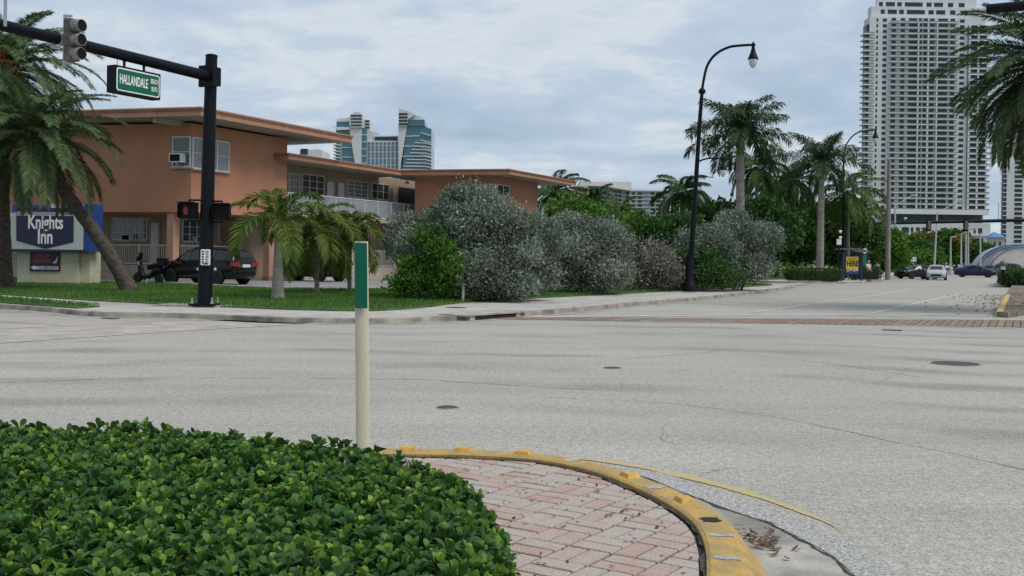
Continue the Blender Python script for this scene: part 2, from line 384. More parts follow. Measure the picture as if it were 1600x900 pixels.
# --- pavers, basketweave
PA = Vector((0.835, -0.55, 0)).normalized(); PB = Vector((-PA.y, PA.x, 0)); CELL = 0.262
def paver_material():
    m = bpy.data.materials.new('concrete_paver'); m.use_nodes = True; n, l = nodes_of(m); b = n['Principled BSDF']
    oi = n.new('ShaderNodeObjectInfo'); t = n.new('ShaderNodeTexCoord'); geo = n.new('ShaderNodeNewGeometry')
    a = n.new('ShaderNodeNewGeometry'); wn_ = n.new('ShaderNodeTexNoise'); wn_.inputs['Scale'].default_value = 75; wn_.inputs['Detail'].default_value = 4; wn_.inputs['Roughness'].default_value = 0.7
    l.new(geo.outputs['Position'], wn_.inputs['Vector'])
    big = n.new('ShaderNodeTexNoise'); big.inputs['Scale'].default_value = 5.5; big.inputs['Detail'].default_value = 4; l.new(geo.outputs['Position'], big.inputs['Vector'])
    mx = n.new('ShaderNodeMath'); mx.operation = 'MULTIPLY_ADD'; l.new(big.outputs['Fac'], mx.inputs[0]); mx.inputs[1].default_value = 0.9; 
    ad = n.new('ShaderNodeMath'); ad.operation = 'MULTIPLY'; l.new(oi.outputs['Random'], ad.inputs[0]); ad.inputs[1].default_value = 0.55; l.new(ad.outputs[0], mx.inputs[2])
    r = n.new('ShaderNodeValToRGB'); el = r.color_ramp.elements; el[0].position, el[0].color = 0.35, (0.43, 0.378, 0.335, 1); el[1].position, el[1].color = 1.1, (0.43, 0.295, 0.245, 1)
    e = el.new(0.58); e.color = (0.435, 0.375, 0.33, 1); e = el.new(0.8); e.color = (0.435, 0.35, 0.305, 1)
    l.new(mx.outputs[0], r.inputs[0])
    r2 = n.new('ShaderNodeValToRGB'); e2 = r2.color_ramp.elements; e2[0].position, e2[0].color = 0.33, (0.62, 0.62, 0.62, 1); e2[1].position, e2[1].color = 0.62, (1.12, 1.12, 1.12, 1)
    l.new(wn_.outputs['Fac'], r2.inputs[0])
    mu = n.new('ShaderNodeMixRGB'); mu.blend_type = 'MULTIPLY'; mu.inputs[0].default_value = 0.8; l.new(r.outputs[0], mu.inputs[1]); l.new(r2.outputs[0], mu.inputs[2])
    l.new(mu.outputs[0], b.inputs['Base Color']); b.inputs['Roughness'].default_value = 0.88; b.inputs['Specular IOR Level'].default_value = 0.3
    bp = n.new('ShaderNodeBump'); bp.inputs['Strength'].default_value = 0.4; bp.inputs['Distance'].default_value = 0.01; l.new(wn_.outputs['Fac'], bp.inputs['Height']); l.new(bp.outputs[0], b.inputs['Normal'])
    return m
M_PAVER = paver_material()
M_SAND = mat('joint_sand', (0.028, 0.024, 0.020), 0.95, var=0.3, scale=20)
inl = [p for p in offset(kpath, -0.262)]
pav_poly = [(p.x, p.y) for p in offset(kpath, -0.215)] + [(-13, -6)]
pavement = struct(tri_sheet('pavement', pav_poly, 0.116, M_SAND))
def clip_half(poly, p, nrm):
    out = []
    for i in range(len(poly)):
        a, b = poly[i], poly[(i + 1) % len(poly)]; da, db = (a - p).dot(nrm), (b - p).dot(nrm)
        if da <= 0: out.append(a)
        if (da <= 0) != (db <= 0): out.append(a.lerp(b, da / (da - db)))
    return out
gapw = 0.016; W2 = CELL / 2
def full_mesh(sx, sy):
    mb = MB().prism(ccw([(-sx, -sy), (sx, -sy), (sx, sy), (-sx, sy)]), -0.05, 0.0, 0.006); return mb.mesh('paver', M_PAVER)
me_a, me_b = full_mesh(CELL / 2 - gapw / 2, W2 / 2 - gapw / 2), full_mesh(W2 / 2 - gapw / 2, CELL / 2 - gapw / 2)
cands = []
O0 = Vector((0.1677, 6.32, 0))
rp = random.Random(5)
for i in range(-24, 22):
    for j in range(-22, 18):
        base = O0 + PA * (i * CELL) + PB * (j * CELL)
        for k in (0, 1):
            if (i + j) % 2 == 0: c = base + PA * CELL / 2 + PB * (W2 * (k + 0.5)); hx, hy, me = CELL / 2, W2 / 2, me_a
            else: c = base + PA * (W2 * (k + 0.5)) + PB * CELL / 2; hx, hy, me = W2 / 2, CELL / 2, me_b
            if not (-3.2 < c.x < 1.6 and 2.0 < c.y < 8.3): continue
            cands.append((c, hx, hy, me))
full, part = [], []
for c, hx, hy, me in cands:
    cor = [c + PA * (hx - gapw / 2) * a + PB * (hy - gapw / 2) * b for a, b in ((-1, -1), (1, -1), (1, 1), (-1, 1))]
    pt, t = at_arc(inl, c); 
    nrm = Vector((t.y, -t.x, 0))
    ds = [(q - pt).dot(nrm) for q in cor]
    if min(ds) >= -0.01: continue
    if max(ds) <= 0: full.append((c, me))
    else:
        pl = clip_half(cor, pt, nrm)
        if len(pl) >= 3: part.append((sum(pl, Vector()) / len(pl), pl))
def vis(c): return -0.75 < c.x < 1.3 and c.y > 4.4 and not (c.x < -0.05 and c.y < 5.2)
items = sorted([(c.y, 'f', c, me) for c, me in full if vis(c)] + [(c.y, 'p', c, pl) for c, pl in part if vis(c)], key=lambda q: q[0])
chosen = items[:300]; rest = [(c, me) for c, me in full if not vis(c)] ; restp = [(c, pl) for c, pl in part if not vis(c)]
for it in items[300:]:
    (rest if it[1] == 'f' else restp).append((it[2], it[3]))
rotz = math.atan2(PA.y, PA.x)
for _, kd, c, g in chosen:
    dz = 0.130 + rp.uniform(-0.0025, 0.0025)
    if kd == 'f':
        o = link('paver', g, pavement); o.location = (c.x, c.y, dz); o.rotation_euler = (rp.uniform(-.008, .008), rp.uniform(-.008, .008), rotz + rp.uniform(-.012, .012))
    else:
        MB().prism(ccw([(p.x - c.x, p.y - c.y) for p in g]), -0.05, 0.0, 0.006).build('paver', M_PAVER, pavement).location = (c.x, c.y, dz)
mb = MB()
for c, me in rest:
    hx, hy = (CELL / 2 - gapw / 2, W2 / 2 - gapw / 2) if me is me_a else (W2 / 2 - gapw / 2, CELL / 2 - gapw / 2)
    mb.prism(ccw([tuple((c + PA * hx * a + PB * hy * b)[:2]) for a, b in ((-1, -1), (1, -1), (1, 1), (-1, 1))]), 0.09, 0.130 + rp.uniform(-.0025, .0025), 0.004)
for c, pl in restp: mb.prism(ccw([(p.x, p.y) for p in pl]), 0.09, 0.130, 0.004)
tag(mb.build('paver_field', M_PAVER, pavement), kind='stuff')

# --- litter: dark seeds and dry leaves on the pavers and in the gutter
M_LITTER = mat('dry_litter', (0.035, 0.026, 0.018), 0.9, var=0.4, scale=30)
M_DRY = mat('dry_brown_leaf', (0.13, 0.065, 0.035), 0.85, var=0.4, scale=30)
def flake(mb, c, L, w, a, lift, curl):
    t = Vector((math.cos(a), math.sin(a), 0)); s_ = Vector((-t.y, t.x, 0)); c = Vector(c) + Z3 * lift
    vs = [c - t * L, c - t * L * 0.2 + s_ * w, c + t * L * 0.6 + s_ * w * 0.6 + Z3 * curl * 0.5, c + t * L + Z3 * curl, c + t * L * 0.5 - s_ * w * 0.8 + Z3 * curl * 0.3, c - t * L * 0.3 - s_ * w]
    mb.add(vs, [(0, 5, 4, 3, 2, 1)])
rl = random.Random(21); mb = MB()
for i in range(190):
    x, y = rl.uniform(-0.6, 1.25), rl.uniform(4.6, 8.2); c = Vector((x, y, 0)); pt, t = at_arc(inl, c)
    if (c - pt).dot(Vector((t.y, -t.x, 0))) > -0.02: continue
    if rl.random() < 0.35: flake(mb, (x, y, 0.134), rl.uniform(.012, .026), rl.uniform(.006, .012), rl.uniform(0, 6.28), 0.003, rl.uniform(0, .012))
    else: flake(mb, (x, y, 0.134), rl.uniform(.008, .016), rl.uniform(.006, .010), rl.uniform(-.5, .5), 0.003, 0.002)
tag(mb.build('seed_litter', M_LITTER), 'dark seeds and leaf scraps scattered over the paved nose', 'litter', kind='stuff')
mb = MB(); gc = G(1190, 848, 0.01)
for i in range(60):
    x, y = gc.x + rl.gauss(0, .07), gc.y + rl.gauss(0, .12); flake(mb, (x, y, 0.012), rl.uniform(.015, .04), rl.uniform(.008, .016), rl.uniform(0, 6.28), rl.uniform(.0, .02), rl.uniform(.0, .03))
tag(mb.build('dry_leaf_clump', M_DRY), 'clump of dry brown leaves in the gutter below the yellow kerb', 'dry leaves', kind='stuff')
mb = MB()
for i in range(500):
    t = rl.random() ** 0.7 * 26; s_ = rl.gauss(-0.2, 1.0) - (0.4 if rl.random() < .5 else -0.6); b0 = Vector((14.9, 32, 0)) + DB * (t + 0.5)
    p = b0 + DN * s_; flake(mb, (p.x, p.y, 0.02 if s_ < 0 else 0.175), rl.uniform(.04, .13), rl.uniform(.025, .06), rl.uniform(0, 6.28), 0.004, rl.uniform(0, .05))
tag(mb.build('median_leaf_litter', M_DRY), 'brown fallen leaves strewn along the yellow median kerb', 'dry leaves', kind='stuff')

# --- cracks in the road
M_CRACK = mat('road_crack_fill', (0.20, 0.19, 0.17), 0.95, var=0.4, scale=8)
def gp(*px): return [Vector((q.x, q.y, 0)) for q in (G(x, y) for x, y in px)]
crk = [([(-60, 601), (120, 594), (300, 590), (560, 592), (700, 596), (850, 606), (980, 612)], .025), ([(1090, 552), (1180, 556), (1300, 569), (1440, 590)], .02),
       ([(820, 620), (1000, 627), (1200, 650), (1400, 690), (1620, 740)], .018), ([(1100, 741), (1122, 737), (1140, 731), (1150, 733)], .012), ([(1040, 664), (1030, 684), (1058, 696)], .01),
       ([(930, 566), (1100, 551), (1130, 548)], .02), ([(1420, 575), (1390, 592), (1370, 600)], .010)]
mb = MB()
for i, (p, w) in enumerate(crk):
    s_ = jag(smooth_poly(gp(*p), 5), w, 0.03, 40 + i, 0.003, 6); mb.add(s_.v, s_.f)
struct(mb.build('road_cracks', M_CRACK))

# --- painted markings
def marking(name, pts, w, z, m=M_WHITE):
    return struct(strip(smooth_poly(gp(*pts), 3), w, z).build(name, m))
marking('stop_line', [(700, 497), (1000, 494), (1250, 492.3), (1400, 492), (1548, 494)], 0.30, 0.010)
marking('lane_line', [(1362, 490), (1430, 474.5), (1500, 459.8)], 0.14, 0.010)
marking('lane_line', [(1180, 488), (1270, 475), (1365, 462), (1420, 452)], 0.13, 0.010)
marking('painted_bar', [(1447, 477), (1552, 477)], 0.18, 0.010)
marking('painted_bar', [(1510, 462.6), (1578, 462.6)], 0.24, 0.010)
marking('crosswalk_edge_line', [(1000, 503), (1250, 506.3), (1400, 509), (1660, 515.5)], 0.16, 0.010)
marking('crosswalk_edge_line', [(0, 536.4), (219, 521.4), (344, 513.5), (470, 506.5)], 0.12, 0.010)
# left crosswalk: smooth pinkish pavers, too far to tell apart
M_PINK = mat('pink_paved_strip', (0.40, 0.352, 0.312), 0.9, var=0.2, scale=1.3, bump=0.2, bscale=20)
struct(tri_sheet('crosswalk', gp((-200, 523), (0, 515), (272, 502.3), (412, 498.2), (560, 500), (470, 506), (344, 512.6), (219, 520.4), (0, 535), (-200, 549)), 0.005, M_PINK))
struct(jag(smooth_poly(gp((-60, 517), (0, 514.5), (150, 508), (272, 502), (412, 497.6)), 4), .06, .03, 77, 0.009, 3).build('crosswalk_joint', M_CRACK))
struct(jag(smooth_poly(gp((8, 503), (90, 508)), 4), .12, .03, 78, 0.004, 3).build('asphalt_seam', M_CRACK))
# far crosswalk: courses of red-brown bricks
M_BRICK = [mat('brick_course_' + s_, c, 0.9, var=0.3, scale=3.0, bump=0.3, bscale=30) for s_, c in (('red', (0.25, 0.15, 0.11)), ('brown', (0.23, 0.165, 0.125)), ('dull', (0.26, 0.195, 0.155)))]
M_BED = mat('brick_bed', (0.075, 0.06, 0.05), 0.95)
tl, tr_, bl_, br_ = Vector((-3, 28.8, 0)), Vector((19, 31.3, 0)), Vector((-3, 28.15, 0)), Vector((19, 27.1, 0))
xw = struct(tri_sheet('brick_crosswalk', [bl_, br_, tr_, tl], 0.004, M_BED))
rb = random.Random(3)
cw = 0.30; s0 = -8.0; crs = Vector((DB.y, -DB.x, 0))
k = 0
for i in range(120):
    p = Vector((-3, 28.5, 0)) + Vector((0.215 * i, 0, 0))
    if p.x > 18: break
    quad = [p, p + Vector((0.178, 0, 0))]
    def yy(a, b, x): return a.y + (b.y - a.y) * (x - a.x) / (b.x - a.x)
    def hit(q, a, b):   # move along DB from q to line ab
        for _ in range(3): q = q + DB * ((yy(a, b, q.x) - q.y) / DB.y)
        return q
    c4 = [hit(quad[0], bl_, br_), hit(quad[1], bl_, br_), hit(quad[1], tl, tr_), hit(quad[0], tl, tr_)]
    if min(c.x for c in c4) < -2.5 or max(c.x for c in c4) > 18.5: continue
    MB().prism(ccw([(c.x, c.y) for c in c4]), 0.0, 0.012 + rb.uniform(0, .003), 0.0).build('brick_course', M_BRICK[rb.randrange(3)], xw)

# --- far left corner: sidewalk, kerb, lawn, parking lot
KL = [(-60, 52), (-25.7, 35.4), (-14.52, 30.0), (-10.74, 27.0), (-9.09, 26.84), (-7.25, 26.38), (-5.37, 25.6), (-3.07, 25.6), (-1.93, 26.76), (-1.07, 27.55), (0.02, 29.09), (1.99, 32.58), (4.57, 37.57), (7.2, 42.32), (10.47, 49.0), (13.55, 56.0), (16.6, 63.0), (17.6, 66.5), (16.8, 69.5), (13, 71.5), (4, 76)]
kl = smooth_poly(KL, 5)
corner = struct(tri_sheet('sidewalk', [(p.x, p.y) for p in kl] + [(-60, 110)], 0.125, M_CONC))
M_KCONC = mat('weathered_kerb', (0.30, 0.275, 0.225), 0.92, var=0.45, scale=1.6, bump=0.5, bscale=25)
struct(sweep(MB(), kl, [(-0.16, 0.02), (-0.16, 0.128), (-0.02, 0.13), (0.015, 0.11), (0.03, 0.0)]).build('far_kerb', M_KCONC))
struct(strip(offset(kl, 0.25), 0.42, 0.005).build('far_gutter', M_CONCD))
gedge = smooth_poly([(-12.85, 32.68), (-8.6, 30.2), (-6.0, 29.0), (-3.81, 28.9), (-2.6, 31.2), (-1.62, 34.6), (0.86, 39.4), (5.01, 45.9), (8.13, 51.2), (11.6, 57.0), (15.6, 64.2), (16.3, 67.2), (14.6, 68.8)], 4)
GZ = 0.16
lawn_poly = [(-60, 66), (-26, 41.5), (-17.7, 36.5)] + [(p.x, p.y) for p in gedge] + [(9, 66.0), (4.0, 58), (-1, 50.2), (-4.6, 47.3), (-10.3, 45.2), (-16.6, 50.6), (-24, 54.0), (-60, 90)]
lawn = struct(tri_sheet('lawn', lawn_poly, GZ, M_LAWN, skirt=0.06))
strip_poly = [(-17.6, 32.4), (-14.6, 30.5), (-11.6, 28.3), (-11.4, 29.3), (-14.0, 31.6), (-17.7, 34.6), (-26, 39), (-26, 36.6)]
verge = struct(tri_sheet('grass_verge', strip_poly, GZ, M_LAWN, skirt=0.06))
lot_poly = [(-60, 90), (-24, 54.0), (-16.6, 50.6), (-10.3, 45.2), (-4.6, 47.3), (-1, 50.2), (4.0, 58), (9, 66.0), (14, 71), (10, 95), (-60, 110)]
struct(tri_sheet('parking_lot', lot_poly, 0.20, M_LOT))
struct(sweep(MB(), smooth_poly([(-24, 54.0), (-16.6, 50.6), (-10.3, 45.2), (-4.6, 47.3), (-1, 50.2), (4.0, 58), (9, 66.0)], 4), [(-0.09, 0.15), (-0.09, 0.27), (0.09, 0.27), (0.09, 0.15)]).build('lot_edging', M_WHITE))
# pad, ramp flare and storm drain at the corner
pb = G(320, 477, 0.13)
struct(tri_sheet('pole_pad', [(pb.x - 1.3, pb.y - 0.8), (pb.x + 0.6, pb.y - 1.0), (pb.x + 1.7, pb.y + 0.1), (pb.x + 1.1, pb.y + 1.0), (pb.x - 0.9, pb.y + 0.9)], 0.17, M_CONCD, skirt=0.08))
d0, d1 = G(736, 493, 0.12), G(800, 488.5, 0.12)
drain = thing('storm_drain', 'dark curb inlet slot of a storm drain in the stained kerb', 'drain', (0, 0, 0))
dv = (d1 - d0); dn = Vector((dv.y, -dv.x, 0)).normalized(); cc = (d0 + d1) / 2
MB().obox((cc.x, cc.y, 0.058), dv.normalized(), dn, Z3, dv.length / 2, 0.14, 0.05).build('slot', M_DARK, drain)
MB().obox((cc.x - dn.x * .25, cc.y - dn.y * .25, 0.135), dv.normalized(), dn, Z3, dv.length / 2 + 0.5, 0.42, 0.018).build('slab', M_CONCD, drain)
for sg in (-1, 1):
    e = cc + dv.normalized() * sg * (dv.length / 2 + 0.12); MB().obox((e.x, e.y, 0.062), dv.normalized(), dn, Z3, 0.12, 0.13, 0.062).build('end_block', M_CONC, drain)
drain2 = G(712, 487.5, 0.13)
# next block beyond the driveway
K2 = smooth_poly([(17.5, 90), (19.3, 78.5), (22.2, 77.6), (26.5, 80.0), (29.5, 86), (36, 100), (48, 125), (75, 180)], 5)
struct(tri_sheet('sidewalk', [(p.x, p.y) for p in K2] + [(20, 185)], 0.125, M_CONC))
struct(sweep(MB(), K2, [(-0.16, 0.02), (-0.16, 0.128), (-0.02, 0.13), (0.03, 0.0)]).build('far_kerb', M_KCONC))
struct(tri_sheet('planting_bed', [(8, 84), (16, 82.5), (20.5, 84.5), (23.5, 88), (29, 100), (40, 124), (66, 180), (-20, 180), (-20, 96)], 0.19, M_LAWN, skirt=0.08))
struct(tri_sheet('driveway', [(17.3, 66.5), (21.8, 77.0), (19.0, 78.4), (8, 84), (10, 72.5)], 0.03, M_CONC))
# the median on the right
ML = [Vector((15.2, 32.3, 0)), Vector((14.75, 32.1, 0)) + DB * 0.6] + [Vector((14.75, 32.1, 0)) + DB * t for t in (3, 8, 20, 45, 80, 110)]
mr = [p + DN * 4.2 for p in ML[1:]]
struct(tri_sheet('median', [(p.x, p.y) for p in ML] + [(p.x, p.y) for p in mr[:2:-1]], 0.165, mat('median_soil', (0.19, 0.155, 0.12), 0.95, var=0.4, scale=1.5, bump=0.6, bscale=20), skirt=0.16))
mk = ML[:5]
struct(sweep(MB(), smooth_poly([(p.x, p.y) for p in mk[1:]], 4), [(0.17, 0.0), (0.17, 0.175), (-0.02, 0.175), (-0.06, 0.0)]).build('median_kerb', M_YEL))
# pavement behind the camera side of the far right is plain road

# --- manholes and valve covers
M_IRON = mat('cast_iron', (0.065, 0.068, 0.07), 0.65, metal=0.3, var=0.35, scale=18, bump=0.5, bscale=40)
def cover(px, py, r, label, sq=False):
    q = G(px, py, 0.0); t = thing('manhole_cover', label, 'manhole cover', (q.x, q.y, 0))
    if sq: MB().obox((0, 0, 0.008), DN, DB, Z3, r, r * .6, 0.008).build('lid', M_IRON, t)
    else:
        MB().lathe((0, 0, 0), [(r, 0.0), (r, 0.010), (r * .93, 0.012), (r * .92, 0.008), (0.001, 0.009)], 28, False).build('lid', M_IRON, t)
        MB().lathe((0, 0, 0), [(r * 1.14, 0.0), (r * 1.14, 0.006), (r * 1.02, 0.007), (r * 1.02, 0.0)], 28, False).build('collar', M_CONCD, t)
    return t
cover(1493, 568.5, 0.375, 'large round iron manhole cover in the open junction with pale collar')
cover(699, 637.3, 0.115, 'small round valve cover in the asphalt past the marker post')
cover(957, 575.3, 0.13, 'small black valve cover beside a long road crack')
cover(1394, 516.3, 0.22, 'thin dark iron lid just before the brick crosswalk', True)
cover(172, 498, 0.2, 'flat rusty utility lid on the side street before the crosswalk', True)
cover(712, 487.6, 0.25, 'square iron lid set in the sidewalk beside the storm drain', True)
bpy.data.objects['manhole_cover.005'].location.z = 0.127
bpy.data.objects['manhole_cover.004'].location.z = 0.002

# ================================================================ STREET FURNITURE
M_BLACK = mat('black_painted_steel', (0.006, 0.008, 0.011), 0.5, var=0.3, scale=6, spec=0.14)
M_BLACKM = mat('matt_black_plastic', (0.007, 0.007, 0.008), 0.6, var=0.2, scale=9, spec=0.15)
M_STEEL = mat('galvanised_steel', (0.48, 0.49, 0.49), 0.5, metal=0.6, var=0.15, scale=8)
M_CREAM = mat('sun_bleached_cream', (0.62, 0.58, 0.44), 0.5, var=0.12, scale=3, stretch=(1, 1, 0.15))
M_SIGNG = mat('sign_green', (0.004, 0.115, 0.070), 0.45, var=0.08, spec=0.25)
M_SIGNW = mat('sign_white', (0.78, 0.80, 0.78), 0.45, var=0.04)

# --- marker post on the paved nose
mp0 = P(568, 700, 7.36); mp1 = P(564.5, 377, 7.3)
post = thing('marker_post', 'cream flexible marker post with a green top panel behind the clipped hedge', 'marker post', (mp0.x, mp0.y, 0.13))
def arc_prof(w, th, n=8):
    out = [(w * math.sin(a), -w * 0.55 * (math.cos(a) - math.cos(1.25))) for a in [(-1.25 + 2.5 * i / n) for i in range(n + 1)]]
    return out
ax = Vector((1, 0.12, 0)).normalized(); ayv = Vector((-0.12, 1, 0)).normalized()
lean = (mp1 - Vector((mp0.x, mp0.y, 0.13))); Lp = lean.length; lean.normalize()
def post_shell(z0, z1, w, grow):
    pr = arc_prof(w + grow, 0); vs = []
    for z in (z0, z1):
        for x, y in pr: vs.append(lean * z + ax * x + ayv * (y - grow))
        for x, y in pr[::-1]: vs.append(lean * z + ax * x * 0.9 + ayv * (y * 0.9 + 0.008))
    n = len(pr) * 2
    return MB().add(vs, [(i, (i + 1) % n, n + (i + 1) % n, n + i) for i in range(n)] + [tuple(range(n))[::-1], tuple(range(n, 2 * n))])
post_shell(0.0, Lp, 0.0495, 0.0).build('post', M_CREAM, post)
zg = (P(566, 481, 7.33).z - 0.13) / lean.z
pr = [(-0.046, -0.0485), (0.040, -0.0485), (0.040, -0.0445), (-0.046, -0.0445)]
vs = [lean * z + ax * x + ayv * y for z in (zg, Lp - 0.012) for x, y in pr]
MB().add(vs, [(0, 1, 5, 4), (1, 2, 6, 5), (2, 3, 7, 6), (3, 0, 4, 7), (4, 5, 6, 7), (0, 3, 2, 1)]).build('green_panel', M_SIGNG, post)

# --- mast arm signal pole on the far corner
base = G(320, 477, 0.17); px, py_ = base.x, base.y
pole_top = P(325, 88, base.y).z
mast = thing('mast_arm_pole', 'tall black mast arm pole with base plate on the corner sidewalk', 'signal pole', (base.x, base.y, 0.17))
MB().tube([(0, 0, 0), (0, 0, 0.4), (0.05, 0, 4), (0.1, 0, pole_top - 0.17)], [0.215, 0.205, 0.185, 0.165], 20).build('pole', M_BLACK, mast)
MB().lathe((0.1, 0, pole_top - 0.17), [(0.175, 0.0), (0.175, 0.03), (0.11, 0.06), (0.001, 0.07)], 20).build('pole_cap', M_BLACK, mast)
MB().obox((0, 0, 0.03), Vector((1, 0, 0)), Vector((0, 1, 0)), Z3, 0.36, 0.36, 0.03).build('base_plate', M_BLACK, mast)
for sx in (-1, 1):
    for sy in (-1, 1):
        MB().lathe((sx * 0.28, sy * 0.28, 0.06), [(0.045, 0), (0.045, 0.05), (0.022, 0.052), (0.022, 0.17), (0.001, 0.171)], 8, False).build('anchor_bolt', M_STEEL, mast)
AH = P(318, 120, base.y).z - 0.17
adir = Vector((-0.436, -0.9, 0.0)); a0 = Vector((0.09, 0, AH))
# the arm follows the photograph: at pixel (0, 40) it is as high as at the pole, plus a slight rise
tu, tv = ray(0, 40); rise = 0.012
tA = None
for k in range(400):
    t = k * 0.05; q = Vector((base.x, base.y, 0)) + adir * t
    if q.x / q.y <= tu: tA = t; break
zA = H + tv * (q.y) - 0.17
slope = (zA - AH) / tA
arm_len = tA + 6.5
def arm_pt(t): return a0 + adir * t + Z3 * slope * t
MB().tube([arm_pt(0.1), arm_pt(tA * 0.5), arm_pt(tA), arm_pt(arm_len)], [0.155, 0.145, 0.135, 0.11], 16).build('arm', M_BLACK, mast)
MB().obox(arm_pt(0.16), adir, Vector((adir.y, -adir.x, 0)), Z3, 0.05, 0.27, 0.30).build('arm_flange', M_BLACK, mast)
MB().obox(arm_pt(0.0) , adir, Vector((adir.y, -adir.x, 0)), Z3, 0.16, 0.23, 0.26).build('arm_bracket', M_BLACK, mast)
def arm_at(pxx, pyy):
    tu, tv = ray(pxx, pyy); o = Vector((base.x + 0.09, base.y, 0)); t = (tu * o.y - o.x) / (adir.x - tu * adir.y)
    return t, Vector((base.x, base.y, 0.17)) + arm_pt(t)
SN = Vector((0.9, -0.436, 0)).normalized()        # signals and street name sign face this way
SR = Vector((0.436, 0.9, 0)).normalized()         # to the right when looked at
def signal_head(t, c, label, group, head_right=0.0, name='traffic_signal', bz=-0.10):
    th = thing(name, label, 'traffic light', (c.x, c.y, c.z - 0.55), 0, group)
    bo = SN * 0.16
    MB().bar(SN * 0.15 - SR * 0.02 + Z3 * bz, SN * 0.15 - SR * 0.02 + Z3 * 1.16, 0.07, 0.05).build('bracket_tube', M_STEEL, th)
    MB().obox(SN * 0.10 + Z3 * 0.55, SN, SR, Z3, 0.06, 0.10, 0.14).build('arm_clamp', M_STEEL, th)
    hc = SN * 0.30 + SR * head_right
    for i in range(3):
        z = 0.55 + 0.335 - 0.335 * i
        sec = MB().obox(hc + Z3 * z, SN, SR, Z3, 0.10, 0.155, 0.162).build('signal_section', M_HOUS, th)
        # visor: open cylinder, plus lens
        n = 18; vs = []
        for d, r in ((0.10, 0.148), (0.34, 0.148), (0.34, 0.139), (0.10, 0.139)):
            for k in range(n):
                a = 2 * math.pi * k / n; tilt = -0.05 * (d - 0.1)
                vs.append(hc + Z3 * (z + r * math.sin(a) + tilt) + SR * r * math.cos(a) + SN * d)
        MB().add(vs, [(j * n + k, j * n + (k + 1) % n, ((j + 1) % 4) * n + (k + 1) % n, ((j + 1) % 4) * n + k) for j in range(4) for k in range(n)]).build('visor', M_VISOR, sec)
        MB().lathe(hc + SN * 0.10 + Z3 * (z - .007), [(0.138, 0.0), (0.137, 0.225)], 18, True, SN).build('visor_lining', M_BLACKM, sec)
        MB().lathe(hc + SN * 0.10 + Z3 * z, [(0.135, 0.0), (0.125, 0.02), (0.08, 0.035), (0.001, 0.04)], 18, True, SN).build('lens', (M_LENSR, M_LENSD, M_LENSD)[i], sec)
    MB().bar(SN * 0.15 + Z3 * 1.13, hc + Z3 * 1.13, 0.05).build('top_bracket', M_STEEL, th)
    MB().bar(SN * 0.15 + Z3 * -0.02, hc + Z3 * -0.02, 0.05).build('bottom_bracket', M_STEEL, th)
    return th
M_HOUS = mat('weathered_black_housing', (0.16, 0.155, 0.145), 0.8, var=0.0, scale=5.0, col2=(0.05, 0.05, 0.05))
M_VISOR = mat('faded_visor', (0.36, 0.34, 0.30), 0.85, var=0.0, scale=6.0, col2=(0.10, 0.095, 0.085))
M_LENSR = mat('unlit_red_lens', (0.05, 0.008, 0.010), 0.3); M_LENSD = mat('unlit_dark_lens', (0.012, 0.012, 0.012), 0.3)
t1, c1 = arm_at(95, 66); signal_head(t1, c1 + Z3 * -0.02, 'sun faded three section traffic light on the mast arm beside the green street sign', None, 0.06)
t2, c2 = arm_at(2, 40); signal_head(t2, c2 + Z3 * 1.45, 'traffic light with grey mounting tube near the outer end of the mast arm', None, -0.10, 'traffic_signal', -0.95)

# --- street name sign hanging under the arm
tS0, s0 = arm_at(167, 86); tS1, s1 = arm_at(249, 106)
cS = (s0 + s1) / 2; wS = (s1 - s0).length / 2 * 0.86
tu, tv = ray(208, 130); zc = H + tv * cS.y
sign = thing('street_name_sign', 'green lit-box street name sign reading HALLANDALE BEACH BLVD under the mast arm', 'street sign', (cS.x, cS.y, zc - 0.42))
sx_ = (s1 - s0).normalized(); hh = 0.295
MB().obox(Z3 * 0.42 + SN * 0.02, SR, SN, Z3, wS, 0.15, hh + 0.05).build('cabinet', M_BLACK, sign)
face = Z3 * 0.42 + SN * 0.175
def rrect(cx_, cy_, w, h, r, n=5):
    out = []
    for (sx, sy, a0_) in ((1, 1, 0), (-1, 1, 90), (-1, -1, 180), (1, -1, 270)):
        for k in range(n + 1):
            a = math.radians(a0_ + 90 * k / n); out.append((cx_ + sx * (w - r) + r * math.cos(a), cy_ + sy * (h - r) + r * math.sin(a)))
    return out
def plate(parent, name, o, axx, ayy, azz, pts, m):
    return MB().add([o + axx * p[0] + ayy * p[1] for p in pts] + [o + axx * p[0] + ayy * p[1] - azz * 0.02 for p in pts],
                    [tuple(range(len(pts)))] + [(i, i + len(pts), (i + 1) % len(pts) + len(pts), (i + 1) % len(pts)) for i in range(len(pts))]).build(name, m, parent)
plate(sign, 'border', face, SR, Z3, SN, rrect(0, 0, wS * 0.955, hh, 0.07), M_SIGNW)
plate(sign, 'face', face + SN * 0.006, SR, Z3, SN, rrect(0, 0, wS * 0.955 - 0.035, hh - 0.035, 0.05), M_SIGNG)
fm = lambda o: frame_mat(o, SR, Z3, SN)
text_mesh('lettering', 'HALLANDALE', 0.34, M_SIGNW, sign, fm(face + SN * 0.012 - SR * wS * 0.22), wS * 1.30 / 3.25 * 1.47, 0.006)
text_mesh('lettering', 'BEACH', 0.18, M_SIGNW, sign, fm(face + SN * 0.012 + SR * wS * 0.70 + Z3 * 0.10), wS * 0.36 / 0.60, 0.002)
text_mesh('lettering', 'BLVD', 0.18, M_SIGNW, sign, fm(face + SN * 0.012 + SR * wS * 0.70 - Z3 * 0.10), wS * 0.30 / 0.47, 0.002)
